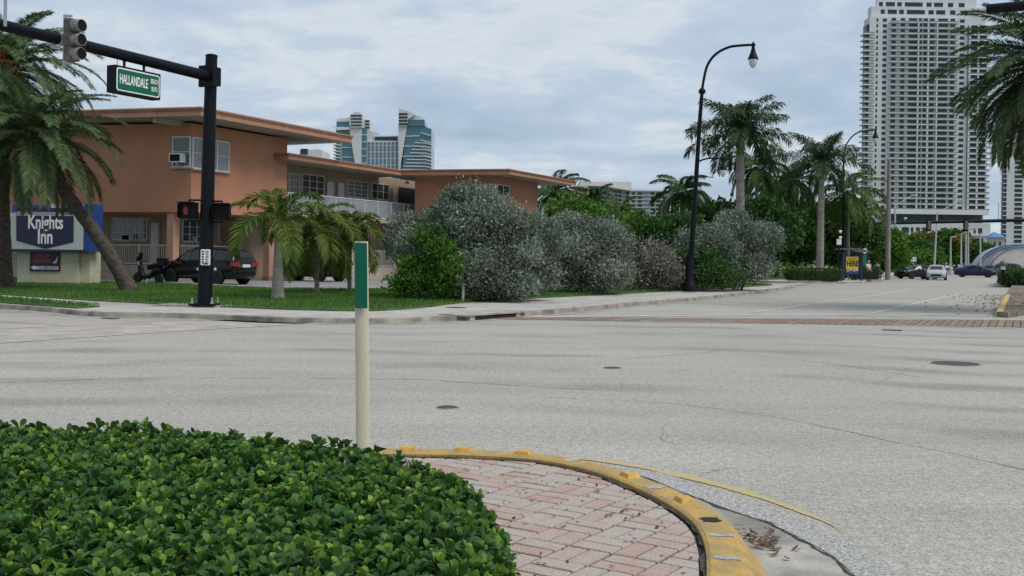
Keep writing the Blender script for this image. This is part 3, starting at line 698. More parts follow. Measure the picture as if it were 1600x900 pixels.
for f_ in (-0.42, 0.45):
    pt = SR * wS * f_; tt_ = tS0 + (tS1 - tS0) * (f_ + 1) / 2
    top = arm_pt(tt_) + Vector((base.x, base.y, 0.17)) - Vector(sign.location)
    MB().tube([pt + Z3 * (0.42 + hh + 0.04), pt + Z3 * (0.42 + hh + 0.2), Vector((pt.x, pt.y, top.z - 0.08))], [0.03, 0.04, 0.05], 8).build('hanger', M_BLACK, sign)
MB().tube([-SR * wS * 0.72 + Z3 * (0.42 + hh), -SR * wS * 0.72 + Z3 * (0.42 + hh + 0.5)], 0.008, 5).build('power_cable', M_BLACK, sign)

# --- pedestrian signals and push button plate on the pole
for (pxx, pyy, sgn, lab) in ((295, 329, -1, 'black pedestrian signal with a dim red hand on the motel side of the pole'), (347, 331, 1, 'black pedestrian signal box turned towards the palms beside the pole')):
    q = P(pxx, pyy, base.y - 0.05)
    ps = thing('pedestrian_signal', lab, 'pedestrian signal', (q.x, q.y, q.z - 0.23))
    fdir = Vector((0.15 * sgn - 0.05, -1, 0)).normalized(); rdir = Vector((-fdir.y, fdir.x, 0))
    c = Vector((0, 0, 0.23))
    MB().obox(c, rdir, fdir, Z3, 0.235, 0.12, 0.23).build('housing', M_BLACKM, ps)
    for zz in (0.23,): MB().obox(c + fdir * 0.19 + Z3 * zz, rdir, fdir, Z3, 0.235, 0.09, 0.014).build('hood', M_BLACKM, ps)
    for sd in (-1, 1): MB().obox(c + fdir * 0.17 + rdir * 0.228 * sd, rdir, fdir, Z3, 0.008, 0.06, 0.20).build('hood_side', M_BLACKM, ps)
    gl = MB().obox(c + fdir * 0.122, rdir, fdir, Z3, 0.19, 0.004, 0.185).build('screen', mat('signal_screen', (0.008, 0.007, 0.007), 0.5, spec=.12), ps)
    if sgn < 0:
        hm = MB(); M_HAND = mat('dim_red_hand', (0.22, 0.03, 0.015), 0.5)
        o = c + fdir * 0.130 - rdir * 0.03
        pts = [(-.06, -.12), (.05, -.12), (.065, -.03), (.10, .03), (.085, .045), (.05, .01), (.05, .10), (.03, .11), (.022, .04), (.016, .13), (-.006, .13), (-.01, .04), (-.02, .12), (-.04, .115), (-.035, .03), (-.055, .08), (-.07, .07), (-.065, -.04)]
        hm.add([o + rdir * -x + Z3 * y for x, y in pts], [tuple(range(len(pts)))]); hm.build('hand_symbol', M_HAND, gl)
    for zz in (0.30, -0.29):
        e = c + Z3 * zz; MB().tube([e + Z3 * (-0.07 if zz > 0 else 0.06), e, Vector((base.x - q.x + 0.03, 0.05, e.z))], 0.028, 8).build('mounting_arm', M_BLACK, ps)
q = P(321, 402, base.y - 0.24)
bt = thing('push_button_sign', 'white instruction plate with dark print above the push button on the pole', 'instruction sign', (q.x, q.y, q.z - 0.24))
plate(bt, 'plate', Vector((0, 0, 0.24)), Vector((1, 0, 0)), Z3, Vector((0, -1, 0)), rrect(0, 0, 0.135, 0.225, 0.03), M_SIGNW)
MPR = mat('dark_print', (0.03, 0.03, 0.035), 0.6)
pr_ = MB(); rr = random.Random(8)
for i in range(5):
    z = 0.40 - i * 0.075; pr_.obox(Vector((-0.075, -0.004, z)), Vector((1, 0, 0)), Vector((0, 1, 0)), Z3, 0.028, 0.002, 0.024)
    for j in range(2): pr_.obox(Vector((0.045 + rr.uniform(-.01, .01), -0.004, z + 0.014 - j * 0.03)), Vector((1, 0, 0)), Vector((0, 1, 0)), Z3, 0.055 * rr.uniform(.7, 1), 0.002, 0.007)
pr_.obox(Vector((0, -0.004, 0.055)), Vector((1, 0, 0)), Vector((0, 1, 0)), Z3, 0.07, 0.002, 0.018)
pr_.build('print', MPR, bt)
for sd in (-1, 1): MB().lathe(Vector((sd * 0.235, 0.12, -0.10)), [(0.045, 0), (0.045, 0.03), (0.02, 0.05), (0.001, 0.05)], 10, True, (sd, -0.5, 0)).build('push_button', M_STEEL, bt)

# --- decorative street lamps
def luminaire(parent, c, s, glob=True):
    c = Vector(c)
    MB().lathe(c, [(0.03 * s, 0.30 * s), (0.05 * s, 0.22 * s), (0.10 * s, 0.20 * s), (0.12 * s, 0.14 * s), (0.07 * s, 0.10 * s), (0.08 * s, 0.0), (0.12 * s, -0.18 * s), (0.21 * s, -0.42 * s), (0.25 * s, -0.50 * s), (0.24 * s, -0.54 * s), (0.001, -0.54 * s)][::-1], 14).build('lamp_housing', M_BLACK, parent)
    MB().lathe(c, [(0.215 * s, -0.54 * s), (0.205 * s, -0.66 * s), (0.15 * s, -0.82 * s), (0.06 * s, -0.93 * s), (0.001, -0.95 * s)][::-1], 14).build('globe', M_GLOBE, parent)
M_GLOBE = mat('frosted_globe', (0.62, 0.66, 0.66), 0.15, var=0.1, spec=0.6)
def street_lamp(base, px_list, D, lower, label):
    t = thing('street_lamp', label, 'street lamp', (base.x, base.y, base.z), 0, None)
    B = Vector(base)
    def L(x, y): return P(x, y, D) - B
    pts = [L(*p) for p in px_list['shaft']]
    n = len(pts); MB().lathe((0, 0, 0), [(0.34, 0), (0.34, 0.25), (0.28, 0.4), (0.20, 0.55), (0.19, 1.3), (0.145, 1.5), (0.13, 1.7)], 14).build('base_skirt', M_BLACK, t)
    MB().tube([(0, 0, 0.5)] + pts[1:], [0.14] + [0.135 - 0.055 * i / (n - 1) for i in range(1, n)], 12).build('shaft', M_BLACK, t)
    MB().lathe(pts[-1], [(0.06, -0.15), (0.17, -0.05), (0.17, 0.05), (0.06, 0.18)], 10).build('finial_ring', M_BLACK, t)
    gp_ = [L(*p) for p in px_list['arm']]
    MB().tube(smooth3([pts[-1]] + gp_), 0.062, 8).build('gooseneck', M_BLACK, t)
    luminaire(t, gp_[-1] + Z3 * -0.15, px_list['s'])
    if lower:
        ap = [L(*p) for p in px_list['low']]; MB().tube(smooth3(ap), 0.04, 8).build('side_arm', M_BLACK, t)
        luminaire(t, ap[-1] - Z3 * 0.1, px_list['s'] * 0.8)
        bp = [L(*p) for p in px_list['banner']]; MB().tube(bp, 0.022, 6).build('banner_bar', M_BLACK, t)
    return t
def smooth3(pts, n=6):
    pts = [Vector(p) for p in pts]; out = []
    for i in range(len(pts) - 1):
        p0, p1, p2, p3 = pts[max(i - 1, 0)], pts[i], pts[i + 1], pts[min(i + 2, len(pts) - 1)]
        for k in range(n):
            t = k / n; out.append(0.5 * ((2 * p1) + (p2 - p0) * t + (2 * p0 - 5 * p1 + 4 * p2 - p3) * t * t + (3 * p1 - p0 - 3 * p2 + p3) * t ** 3))
    out.append(pts[-1]); return out
b1 = G(1077, 455.5, 0.16)
street_lamp(b1, dict(shaft=[(1077, 455), (1081, 385), (1087, 290), (1094, 180), (1097, 143)], arm=[(1099, 128), (1105, 103), (1118, 85), (1138, 74), (1158, 71), (1177, 70)], low=[(1090, 253), (1100, 249), (1112, 247), (1130, 248)], banner=[(1091, 276), (1115, 277)], s=1.0), b1.y, True, 'tall black gooseneck street lamp with a lower side lamp, in front of silver shrubs')
b2 = G(1318, 434.5, 0.16)
street_lamp(b2, dict(shaft=[(1318, 434), (1318, 380), (1318, 300), (1318, 252)], arm=[(1319, 240), (1323, 225), (1333, 212), (1347, 205), (1368, 203)], s=1.15), b2.y, False, 'black gooseneck street lamp rising behind the bus shelter')

# --- mast arm at the near right, only its outer end shows
q = P(1541, 14.5, 24.7)
nm = thing('mast_arm_pole', 'black mast arm reaching in over the wide road beside the date palm', 'signal pole', (q.x + 0.9 * 9.0, q.y - 0.436 * 9.0, 0.0))
rel = q - Vector(nm.location)
MB().tube([rel, rel + Vector((0.9, -0.436, 0)) * 4.5 + Z3 * 0.05, Vector((0, 0, rel.z + 0.1))], [0.115, 0.135, 0.17], 14).build('arm', M_BLACK, nm)
MB().tube([(0, 0, 0), (0, 0, rel.z + 0.9)], [0.22, 0.18], 16).build('pole', M_BLACK, nm)
MB().obox(Vector((0, 0, 0.03)), Vector((1, 0, 0)), Vector((0, 1, 0)), Z3, 0.36, 0.36, 0.03).build('base_plate', M_BLACK, nm)

# --- far mast arm with two signals seen from behind
DF = 123.0
e0, e1 = P(1336, 350, DF), P(1640, 343, DF)
fmst = thing('mast_arm_pole', 'long black mast arm spanning the far junction below the white tower', 'signal pole', (e1.x + 4, e1.y, 0))
fb = Vector(fmst.location)
MB().tube([e0 - fb, e1 - fb, Vector((0, 0, e1.z))], [0.16, 0.22, 0.24], 12).build('arm', M_BLACK, fmst)
MB().tube([(0, 0, 0), (0, 0, e1.z + 0.8)], [0.3, 0.24], 14).build('pole', M_BLACK, fmst)
for i, xx in enumerate((1451, 1509)):
    c = P(xx, 352, DF - 0.4); s_ = thing('traffic_signal', ('dark traffic light on the far mast arm beside the leaning light pole', 'dark traffic light on the far mast arm above the blue sedan')[i], 'traffic light', (c.x, c.y, c.z - 0.6), 0, 'signals on the far mast arm')
    MB().obox(Vector((0, 0, 0.62)), Vector((1, 0, 0)), Vector((0, 1, 0)), Z3, 0.30, 0.04, 0.72).build('backplate', M_BLACKM, s_)
    MB().obox(Vector((0, -0.13, 0.62)), Vector((1, 0, 0)), Vector((0, 1, 0)), Z3, 0.17, 0.09, 0.52).build('housing', M_HOUS, s_)
    MB().tube([(0, 0, 1.2), (0, 0, 1.65)], 0.05, 6).build('hanger', M_BLACKM, s_)
for xx, yy0 in ((1413.5, 341), (1560, 318)):
    c = P(xx, 346, DF); cp = thing('camera_mast', 'tall thin camera pole on the far mast arm, against sky between the towers' if xx > 1500 else 'short camera pole on the far mast arm before the tower podium', 'camera pole', (c.x, c.y, c.z), 0, 'camera poles on the far arm')
    tp = P(xx, yy0, DF).z - c.z
    MB().tube([(0, 0, 0.1), (0, 0, tp)], 0.045, 6).build('tube', M_STEEL, cp)
    MB().obox(Vector((0.05, -0.1, tp)), Vector((1, 0, 0)), Vector((0, 1, 0)), Z3, 0.1, 0.2, 0.09).build('camera_body', M_SIGNW, cp)

# --- utility pole, plain light poles
M_WOOD = mat('grey_weathered_wood', (0.23, 0.21, 0.19), 0.9, var=0.25, scale=4, stretch=(6, 6, 0.3), bump=0.3)
bq = G(1387, 437.5, 0.13)
up = thing('utility_pole', 'grey weathered utility pole at the kerb beyond the bus shelter', 'utility pole', tuple(bq))
MB().tube([(0, 0, 0), (0, 0, P(1388, 252, bq.y).z)], [0.24, 0.15], 12).build('pole', M_WOOD, up)
MB().tube([(0, -0.20, 1.8), (0, -0.20, 3.4)], 0.03, 6).build('conduit', M_STEEL, up)
for xx, y0, yt, ax_, ay_, lab in ((1398.5, 433, 321, 1425, 305, 'pale street light pole with a raised arm just past the utility pole'), (1461.5, 414, 332, 1497, 316, 'leaning pale light pole behind the black car'),
                            (1485.5, 415, 372, 1487, 370, 'short grey light pole before the yellow shrub'), (1502, 415, 366, 1517, 358, 'grey light pole before the dark trees'), (1509.5, 415, 358, 1516, 352, 'grey light pole with a bright bracket behind the blue car'),
                            (1513, 415, 362, 1519, 357, 'slim light pole behind the blue car roof'), (1532, 408, 366, 1534, 365, 'slender grey lamp post at the foot of the ramp')):
    dd = 118 if xx < 1400 else 140
    b_ = P(xx - (2 if xx == 1461.5 else 0), y0, dd); b_ = Vector((b_.x, b_.y, 0.0)); t = thing('light_pole', lab, 'light pole', tuple(b_))
    tp = P(xx + (3 if xx == 1461.5 else 0), yt, dd) - b_; ae = P(ax_, ay_, dd) - b_
    MB().tube([(0, 0, 0), tuple(tp)], [0.15, 0.09], 8).build('pole', M_STEEL, t)
    MB().tube([tuple(tp), tuple(ae)], [0.06, 0.05], 6).build('arm', M_STEEL, t)
    MB().obox(ae + Vector((0.25, 0, 0)), Vector((1, 0, 0)), Vector((0, 1, 0)), Z3, 0.35, 0.14, 0.07).build('lamp_head', M_STEEL, t)

# --- bus shelter with yellow advertisement
M_NAVY = mat('navy_frame', (0.012, 0.020, 0.055), 0.5); M_ADY = mat('yellow_poster', (0.62, 0.47, 0.03), 0.5, var=0.1); M_ADK = mat('poster_black', (0.015, 0.015, 0.015), 0.6)
bs = G(1331, 438.2, 0.13); sc_ = bs.y / F
sh = thing('bus_shelter', 'dark blue bus shelter with a yellow poster reading HERE', 'bus shelter', (bs.x, bs.y, 0.13))
w_, h_ = 24 * sc_ , 41 * sc_
X1, Y1 = Vector((1, 0, 0)), Vector((0, 1, 0))
for xx in (-0.55, 0.60):
    MB().obox(Vector((xx * w_, 0, 1.15)), X1, Y1, Z3, 0.09, 0.09, 1.15).build('post', M_NAVY, sh)
    MB().obox(Vector((xx * w_ + 0.3, 2.4, 1.15)), X1, Y1, Z3, 0.06, 0.06, 1.15).build('post', M_NAVY, sh)
MB().obox(Vector((0, 0.03, 1.25)), X1, Y1, Z3, w_ * 0.48, 0.05, 0.78).build('ad_case', M_NAVY, sh)
MB().obox(Vector((0, -0.03, 1.42)), X1, Y1, Z3, w_ * 0.40, 0.02, 0.52).build('poster', M_ADY, sh)
text_mesh('lettering', 'HERE', 0.62, M_ADK, sh, frame_mat(Vector((0.02, -0.055, 1.36)), X1, Z3, -Y1), 0.66, 0.025)
MB().obox(Vector((0, -0.055, 1.75)), X1, Y1, Z3, w_ * 0.30, 0.003, 0.03).build('poster_line', M_ADK, sh)
MB().obox(Vector((0, -0.03, 0.72)), X1, Y1, Z3, w_ * 0.40, 0.02, 0.16).build('lower_poster', mat('poster_blue', (0.03, 0.06, 0.25), 0.5, var=0.5, scale=5), sh)
for i, xx in enumerate((-.5, -.15, .25, .55)): MB().obox(Vector((xx * w_ * .55, -0.056, 0.80 + .05 * (i % 2))), X1, Y1, Z3, 0.09, 0.003, 0.04).build('poster_mark', M_SIGNW, sh)
rf = MB(); rp_ = []
for i in range(9):
    a = -0.3 + 1.15 * i / 8; rp_.append((-0.62 * w_ + 1.7 * w_ * i / 8, 2.38 + 0.22 * math.sin(math.pi * (i + 1) / 9) - 0.05 * i / 8))
vs = [(x, y, z) for y in (-0.35, 2.8) for x, z in rp_] + [(x, y, z + 0.07) for y in (-0.35, 2.8) for x, z in rp_]
n = 9; rf.add(vs, [(i, i + 1, n + i + 1, n + i) for i in range(n - 1)] + [(2 * n + i, 3 * n + i, 3 * n + i + 1, 2 * n + i + 1) for i in range(n - 1)] + [(i, 2 * n + i, 2 * n + i + 1, i + 1) for i in range(n - 1)] + [(n + i, n + i + 1, 3 * n + i + 1, 3 * n + i) for i in range(n - 1)])
rf.build('canopy', mat('shelter_canopy', (0.10, 0.105, 0.13), 0.35, var=0.2, scale=2), sh)
MB().obox(Vector((0.2, 1.5, 0.45)), X1, Y1, Z3, w_ * .5, 0.22, 0.03).build('bench', M_NAVY, sh)
for xx in (-.3, .5): MB().obox(Vector((xx, 1.5, 0.21)), X1, Y1, Z3, 0.04, 0.15, 0.21).build('bench_leg', M_NAVY, sh)
# bus stop sign: green post, round white disc
q = G(1350.5, 436, 0.13); bsn = thing('bus_stop_sign', 'green bus stop post topped by a round white disc', 'bus stop sign', (q.x, q.y, 0.13)); s1_ = q.y / F
zt = P(1350.5, 392, q.y).z - 0.13
M_GRN = mat('bus_green', (0.01, 0.14, 0.10), 0.5)
MB().tube([(0, 0, 0), (0, 0, zt)], 0.07, 8).build('post', M_GRN, bsn)
MB().obox(Vector((0, -0.06, zt - 0.8)), X1, Y1, Z3, 0.17, 0.03, 0.45).build('timetable_panel', M_GRN, bsn)
MB().lathe((0, -0.05, zt), [(0.23, -0.02), (0.23, 0.02)], 20, False, (0, -1, 0)).build('disc', M_SIGNW, bsn)
MB().lathe((0, -0.075, zt), [(0.11, 0.0), (0.11, 0.005)], 14, False, (0, -1, 0)).build('emblem', M_GRN, bsn)
# white box and dome cameras on the near post of the shelter
q = P(1310, 378, bs.y - 1); eb = thing('equipment_pole', 'slim black pole with a white control box and two white dome cameras', 'equipment pole', (P(1311, 436, bs.y - 1).x, bs.y - 1, 0.13))
o_ = Vector(eb.location)
MB().tube([(0, 0, 0), (0, 0, P(1311, 355, bs.y - 1).z)], 0.06, 8).build('pole', M_BLACK, eb)
MB().obox(q - o_ + Vector((0, -.15, 0)), X1, Y1, Z3, 0.17, 0.1, 0.23).build('control_box', M_SIGNW, eb)
for yy in (371, 361.5): MB().lathe(P(1313, yy, bs.y - 1.2) - o_, [(0.001, -0.16), (0.1, -0.1), (0.13, 0.0), (0.11, 0.08), (0.001, 0.1)], 10).build('dome_camera', M_SIGNW, eb)
# twin plate sign by the black car
q = G(1427, 432.5, 0.0); ts = thing('road_sign', 'small white two-plate road sign on a thin post beside the black car', 'road sign', tuple(q)); zz = P(1427, 405, q.y).z
MB().tube([(0, 0, 0), (0, 0, zz)], 0.04, 6).build('post', M_STEEL, ts)
for sd in (-1, 1):
    MB().obox(Vector((sd * 0.16, -0.05, zz)), X1, Y1, Z3, 0.145, 0.015, 0.24).build('plate', M_SIGNW, ts)
    MB().obox(Vector((sd * 0.16, -0.068, zz)), X1, Y1, Z3, 0.07, 0.003, 0.09).build('arrow_mark', MPR, ts)
# white pipe marker in the verge
q = G(723, 470.5, GZ); wp = thing('pipe_post', 'white plastic pipe post standing in the verge against the big silver shrub', 'post', tuple(q)); zz = P(724, 434, q.y).z - GZ
MB().tube([(0, 0, 0), (0.02, 0, zz)], [0.055, 0.05], 10).build('pipe', M_SIGNW, wp)
MB().lathe((0.02, 0, zz), [(0.06, -0.05), (0.06, 0.01), (0.03, 0.03), (0.001, 0.03)], 10).build('cap', mat('rust_cap', (0.22, 0.12, 0.07), 0.8), wp)

# ================================================================ MOTEL
M_PEACH = mat('terracotta_stucco', (0.435, 0.205, 0.118), 0.9, var=0.10, scale=0.5, bump=0.25, bscale=30, stretch=(1, 1, 0.55))
M_TAN = mat('tan_stucco', (0.36, 0.275, 0.19), 0.9, var=0.14, scale=0.9, bump=0.2, bscale=30)
M_COLMN = mat('pink_column_paint', (0.48, 0.27, 0.185), 0.85, var=0.18, scale=1.5, stretch=(1, 1, 0.3))
M_FASC = mat('terracotta_fascia', (0.25, 0.11, 0.065), 0.7, var=0.12, scale=2)
M_FASC2 = mat('pale_fascia_trim', (0.40, 0.205, 0.12), 0.7, var=0.12, scale=2)
M_SOFF = mat('cream_soffit', (0.40, 0.37, 0.30), 0.85, var=0.1, scale=1)
M_ROOF = mat('gravel_roof', (0.42, 0.40, 0.37), 0.95, var=0.2, scale=3)
M_TRIM = mat('white_trim', (0.66, 0.67, 0.66), 0.6, var=0.08)
M_WGLASS = glass('window_glass', (0.055, 0.075, 0.085), 0.1); M_CURT = glass('curtained_glass', (0.20, 0.22, 0.22), 0.25)
M_DOORW = mat('white_door_paint', (0.62, 0.62, 0.58), 0.55, var=0.06)
M_PANEL = mat('frosted_railing_panel', (0.27, 0.30, 0.325), 0.6, var=0.14, scale=1.2)
M_RAIL = mat('white_railing', (0.68, 0.69, 0.68), 0.5, var=0.05)
M_SLAB = mat('slab_edge', (0.42, 0.36, 0.29), 0.85, var=0.15)

motel = thing('motel_building', 'two-storey terracotta motel with flat overhanging roofs and a white-railed gallery', 'motel', (-15.85, 52.0, 0.2))
MO = Vector(motel.location)
def mbuild(mb, name, m, parent=None):
    """world coordinates -> child of the motel"""
    o = mb.build(name, m, parent or motel)
    o.data.transform(Matrix.Translation(-MO)); return o
C0 = Vector((-15.85, 52.0, 0)); NR = DN.copy()                 # right face looks to DN
NL = Vector((-DL.y, DL.x, 0)); NL = NL if NL.y < 0 else -NL     # left face looks towards the road
def prism_w(poly, z0, z1): return MB().prism(ccw([(p.x, p.y) for p in poly]), z0, z1)
FZ2, WT = 3.68, 8.06
# left block, upper storey
Lp_, Rp_ = C0 + DL * 26, C0 + DB * 7.5
mbuild(prism_w([C0, Rp_, Rp_ - NR * 9 + DB * 0, C0 - NR * 9 + DL * 17 + DB * 3, Lp_], FZ2, WT), 'upper_wall', M_PEACH)
# roof slab of the left block
RC = Vector((P(313, 167, 50.0).x, 50.0, 0)); ZR = P(313, 167, 50.0).z
rl_, rr_ = RC + DL * 30, RC + DB * 12.4
rpoly = [RC, rr_, rr_ - NR * 13, rl_ - NR * 4 - DL * 0 + DB * 6, rl_]
def roof(poly, z1, th, nm='roof'):
    r = mbuild(prism_w(poly, z1 - th + 0.02, z1 - 0.06), nm, M_SOFF)
    mbuild(prism_w(poly, z1 - 0.058, z1 - 0.02), 'roof_gravel', M_ROOF, r)
    n = len(poly)
    for i in (0, n - 1):
        a, b = poly[i], poly[(i + 1) % n]; d = (b - a).normalized(); nn = Vector((d.y, -d.x, 0))
        if nn.y > 0 and nn.x < 0.5: nn = -nn
        e0, e1 = a - d * 0.04, b + d * 0.04
        for zz0, zz1, o_, mm, nmm in ((z1 - th, z1 - th * 0.45, 0.03, M_FASC2, 'fascia_board'), (z1 - th * 0.44, z1 - th * 0.20, 0.06, M_FASC, 'fascia_step'), (z1 - th * 0.19, z1, 0.09, M_FASC2, 'fascia_cap')):
            c = (e0 + e1) / 2 + nn * o_ * 0.5; L = (e1 - e0).length / 2 + o_
            mbuild(MB().obox(Vector((c.x, c.y, (zz0 + zz1) / 2)), d, nn, Z3, L, o_ / 2 + 0.01, (zz1 - zz0) / 2), nmm, mm, r)
    return r
r1 = roof(rpoly, ZR, 0.42)
# projecting beams under the overhang
def beam(px0, py0, D0, end, w=0.14, h=0.34):
    a = P(px0, py0, D0); b = Vector((end.x, end.y, a.z - 0.02)); mbuild(MB().bar(a, b, w, h), 'roof_beam', M_SOFF)
beam(240, 186, 50.9, C0 + DL * 0.55 + NL * -0.2)
beam(440, 222, 59.0, C0 + DB * 7.4 - NR * 0.3)
# windows on a wall: o, d = plan line; n = outward normal
def window(o, d, n, t0, t1, z0, z1, cols, rows, gl=None, parent=None, depth=0.06):
    c = o + d * (t0 + t1) / 2; w = (t1 - t0) / 2
    f = MB(); h = (z1 - z0) / 2; zc = (z0 + z1) / 2; fr = 0.05
    for sgn in (-1, 1):
        f.obox(Vector((c.x, c.y, zc)) + d * sgn * (w - fr / 2) + n * depth / 2, d, n, Z3, fr / 2, depth / 2 + 0.012, h)
        f.obox(Vector((c.x, c.y, zc + sgn * (h - fr / 2))) + n * depth / 2, d, n, Z3, w - fr, depth / 2 + 0.010, fr / 2)
    for i in range(1, cols): f.obox(Vector((c.x, c.y, zc)) + d * (-w + 2 * w * i / cols) + n * depth / 2, d, n, Z3, 0.028, depth / 2, h - fr)
    wnd = mbuild(f, 'window', M_TRIM, parent)
    g = mbuild(MB().obox(Vector((c.x, c.y, zc)) + n * 0.02, d, n, Z3, w - fr * .5, 0.02, h - fr * .5), 'pane', gl or M_WGLASS, wnd)
    for j in range(1, rows): mbuild(MB().obox(Vector((c.x, c.y, z0 + (z1 - z0) * j / rows)) + n * (depth / 2), d, n, Z3, w - fr, depth / 2 - 0.006, 0.014), 'glazing_bar', M_TRIM, wnd)
    mbuild(MB().obox(Vector((c.x, c.y, z0 - 0.04)) + n * 0.07, d, n, Z3, w + 0.05, 0.07, 0.038), 'sill', M_SLAB, wnd)
    return wnd
def door(o, d, n, t0, t1, z0, z1, m=None, parent=None):
    c = o + d * (t0 + t1) / 2; w = (t1 - t0) / 2
    dr_ = mbuild(MB().obox(Vector((c.x, c.y, (z0 + z1) / 2)) + n * 0.03, d, n, Z3, w, 0.03, (z1 - z0) / 2), 'door', m or M_DOORW, parent)
    mbuild(MB().obox(Vector((c.x, c.y, z0 + 1.0)) + n * 0.08 - d * (w - 0.09), d, n, Z3, 0.025, 0.02, 0.05), 'handle', M_BLACK, dr_)
    for k in (-1, 1): mbuild(MB().obox(Vector((c.x, c.y, (z0 + z1) / 2 + 0.02)) + n * 0.045 + d * k * (w + 0.05), d, n, Z3, 0.05, 0.04, (z1 - z0) / 2 + 0.02), 'door_jamb', M_TAN, dr_)
    return dr_
def tl(o, d, px, py=330): return on_line(o, d, px, py)
def zl(o, d, t, px, py): q = o + d * t; return P(px, py, q.y).z
# corner window of the left block
zb, zt_ = P(297, 261, 52).z, P(297, 213, 52).z
window(C0, DL, NL, 0.03, tl(C0, DL, 270, 240), zb, zt_, 1, 2, M_WGLASS)
window(C0, DB, NR, 0.03, tl(C0, DB, 357, 240), zb - 0.05, zt_ - 0.02, 3, 2, M_CURT)
def ac_unit(o, d, n, t, z, s=1.0, parent=None):
    c = o + d * t; a = mbuild(MB().obox(Vector((c.x, c.y, z)) + n * 0.24 * s, d, n, Z3, 0.33 * s, 0.26 * s, 0.22 * s), 'air_conditioner', M_TRIM, parent)
    mbuild(MB().obox(Vector((c.x, c.y, z)) + n * 0.505 * s, d, n, Z3, 0.27 * s, 0.006, 0.165 * s), 'grille', M_BLACKM, a)
    mbuild(MB().bar(Vector((c.x, c.y, z - 0.45 * s)) + n * 0.03, Vector((c.x, c.y, z - 0.23 * s)) + n * 0.4 * s, 0.04), 'support_bracket', M_TRIM, a)
ac_unit(C0, DL, NL, tl(C0, DL, 282, 247), P(282, 248, 52.2).z)
# ground floor of the left block: recessed walls, walkway, columns
g0 = C0 - NR * 3.2 - NL * 3.0
mbuild(prism_w([g0, g0 + DB * 9.0, g0 + DB * 9.0 - NR * 4, g0 - NR * 4 + DL * 12 + DB * 2, g0 + DL * 20], 0.2, FZ2 + 0.004), 'ground_wall', M_TAN)
FL = 1.0
mbuild(prism_w([g0 + NR * 1.15 + NL * 1.15, g0 + NR * 1.15 + DB * 9.2, g0 + DB * 9.2 - NR * .5, g0 - NR * .5, g0 + DL * 20, g0 + DL * 20 + NL * 1.15], 0.19, FL), 'walkway', M_SLAB)
def pcol(px, py, D):
    q = P(px, py, D); s_ = 0.21
    c = mbuild(MB().obox(Vector((q.x, q.y, (0.2 + FZ2) / 2)), DB, NR, Z3, s_, s_, (FZ2 - 0.2) / 2), 'column', M_COLMN)
    mbuild(MB().obox(Vector((q.x, q.y, 0.32)), DB, NR, Z3, s_ + 0.012, s_ + 0.012, 0.12), 'column_base', mat('dirty_base', (0.22, 0.14, 0.10), 0.9), c)
pcol(269.5, 430, 52.6); pcol(419, 430, 58.0)
t_ = tl(C0, DL, 110); mbuild(MB().obox(Vector((*(C0 + DL * t_ - NL * .3)[:2], (0.2 + FZ2) / 2)), DB, NR, Z3, .2, .2, (FZ2 - .2) / 2), 'column', M_COLMN)
gl0 = g0
for (x0, x1, ytop, ybot, cols, rows, gl_) in ((176, 231, 340, 375, 3, 3, M_WGLASS),):
    D = (gl0 + DL * 1).y; ta, tb = tl(gl0, DL, x1, 350), tl(gl0, DL, x0, 350)
    window(gl0, DL, NL, ta, tb, P(200, ybot, D).z, P(200, ytop, D).z, cols, rows, gl_); ac_unit(gl0, DL, NL, (ta + tb) / 2, P(200, 371, D).z, 0.8)
ta, tb = tl(gl0, DL, 249, 350), tl(gl0, DL, 236.5, 350); door(gl0, DL, NL, ta, tb, FL, FL + 2.25)
for x0, x1, ytop, ybot, cols, gl_ in ((284, 318, 343, 378, 3, M_WGLASS), (341, 384, 346, 379, 3, M_CURT), (424, 461, 348, 383, 3, M_CURT)):
    ta, tb = tl(gl0, DB, x0, 350), tl(gl0, DB, x1, 350)
    if ta < 0: ta = 0.15
    D = (gl0 + DB * (ta + tb) / 2).y; xm = (x0 + x1) / 2
    if tb > ta: window(gl0, DB, NR, ta, tb, P(xm, ybot, D).z, P(xm, ytop, D).z, cols, 3, gl_); ac_unit(gl0, DB, NR, ta + (tb - ta) * .6, P(xm, ybot - 4, D).z, 0.75)
ta, tb = tl(gl0, DB, 387.5, 370), tl(gl0, DB, 404, 370); door(gl0, DB, NR, ta, tb, FL, FL + 2.3)
def picket_rail(a, b, z0, z1, step=0.13):
    d = (b - a); L = d.length; d.normalize(); mb = MB()
    rail = MB(); rail.bar(a + Z3 * z1, b + Z3 * z1, 0.05, 0.045); rail.bar(a + Z3 * (z0 + 0.08), b + Z3 * (z0 + 0.08), 0.04, 0.035)
    r = mbuild(rail, 'railing', M_RAIL)
    for i in range(int(L / step) + 1):
        p = a + d * min(L, i * step); mb.bar(p + Z3 * (z0 + 0.08), p + Z3 * z1, 0.018)
    tag(mbuild(mb, 'pickets', M_RAIL, r), kind='stuff')
    k = max(1, int(L / 2.2))
    for i in range(k + 1):
        p = a + d * (L * i / k); mbuild(MB().bar(p + Z3 * z0, p + Z3 * (z1 + 0.03), 0.055), 'railing_post', M_RAIL, r)
gA = g0 + NR * 1.08 + NL * 1.08
picket_rail(gA, gA + DB * 9.0, FL, FL + 1.05); picket_rail(gA, gA + DL * 19, FL, FL + 1.05)
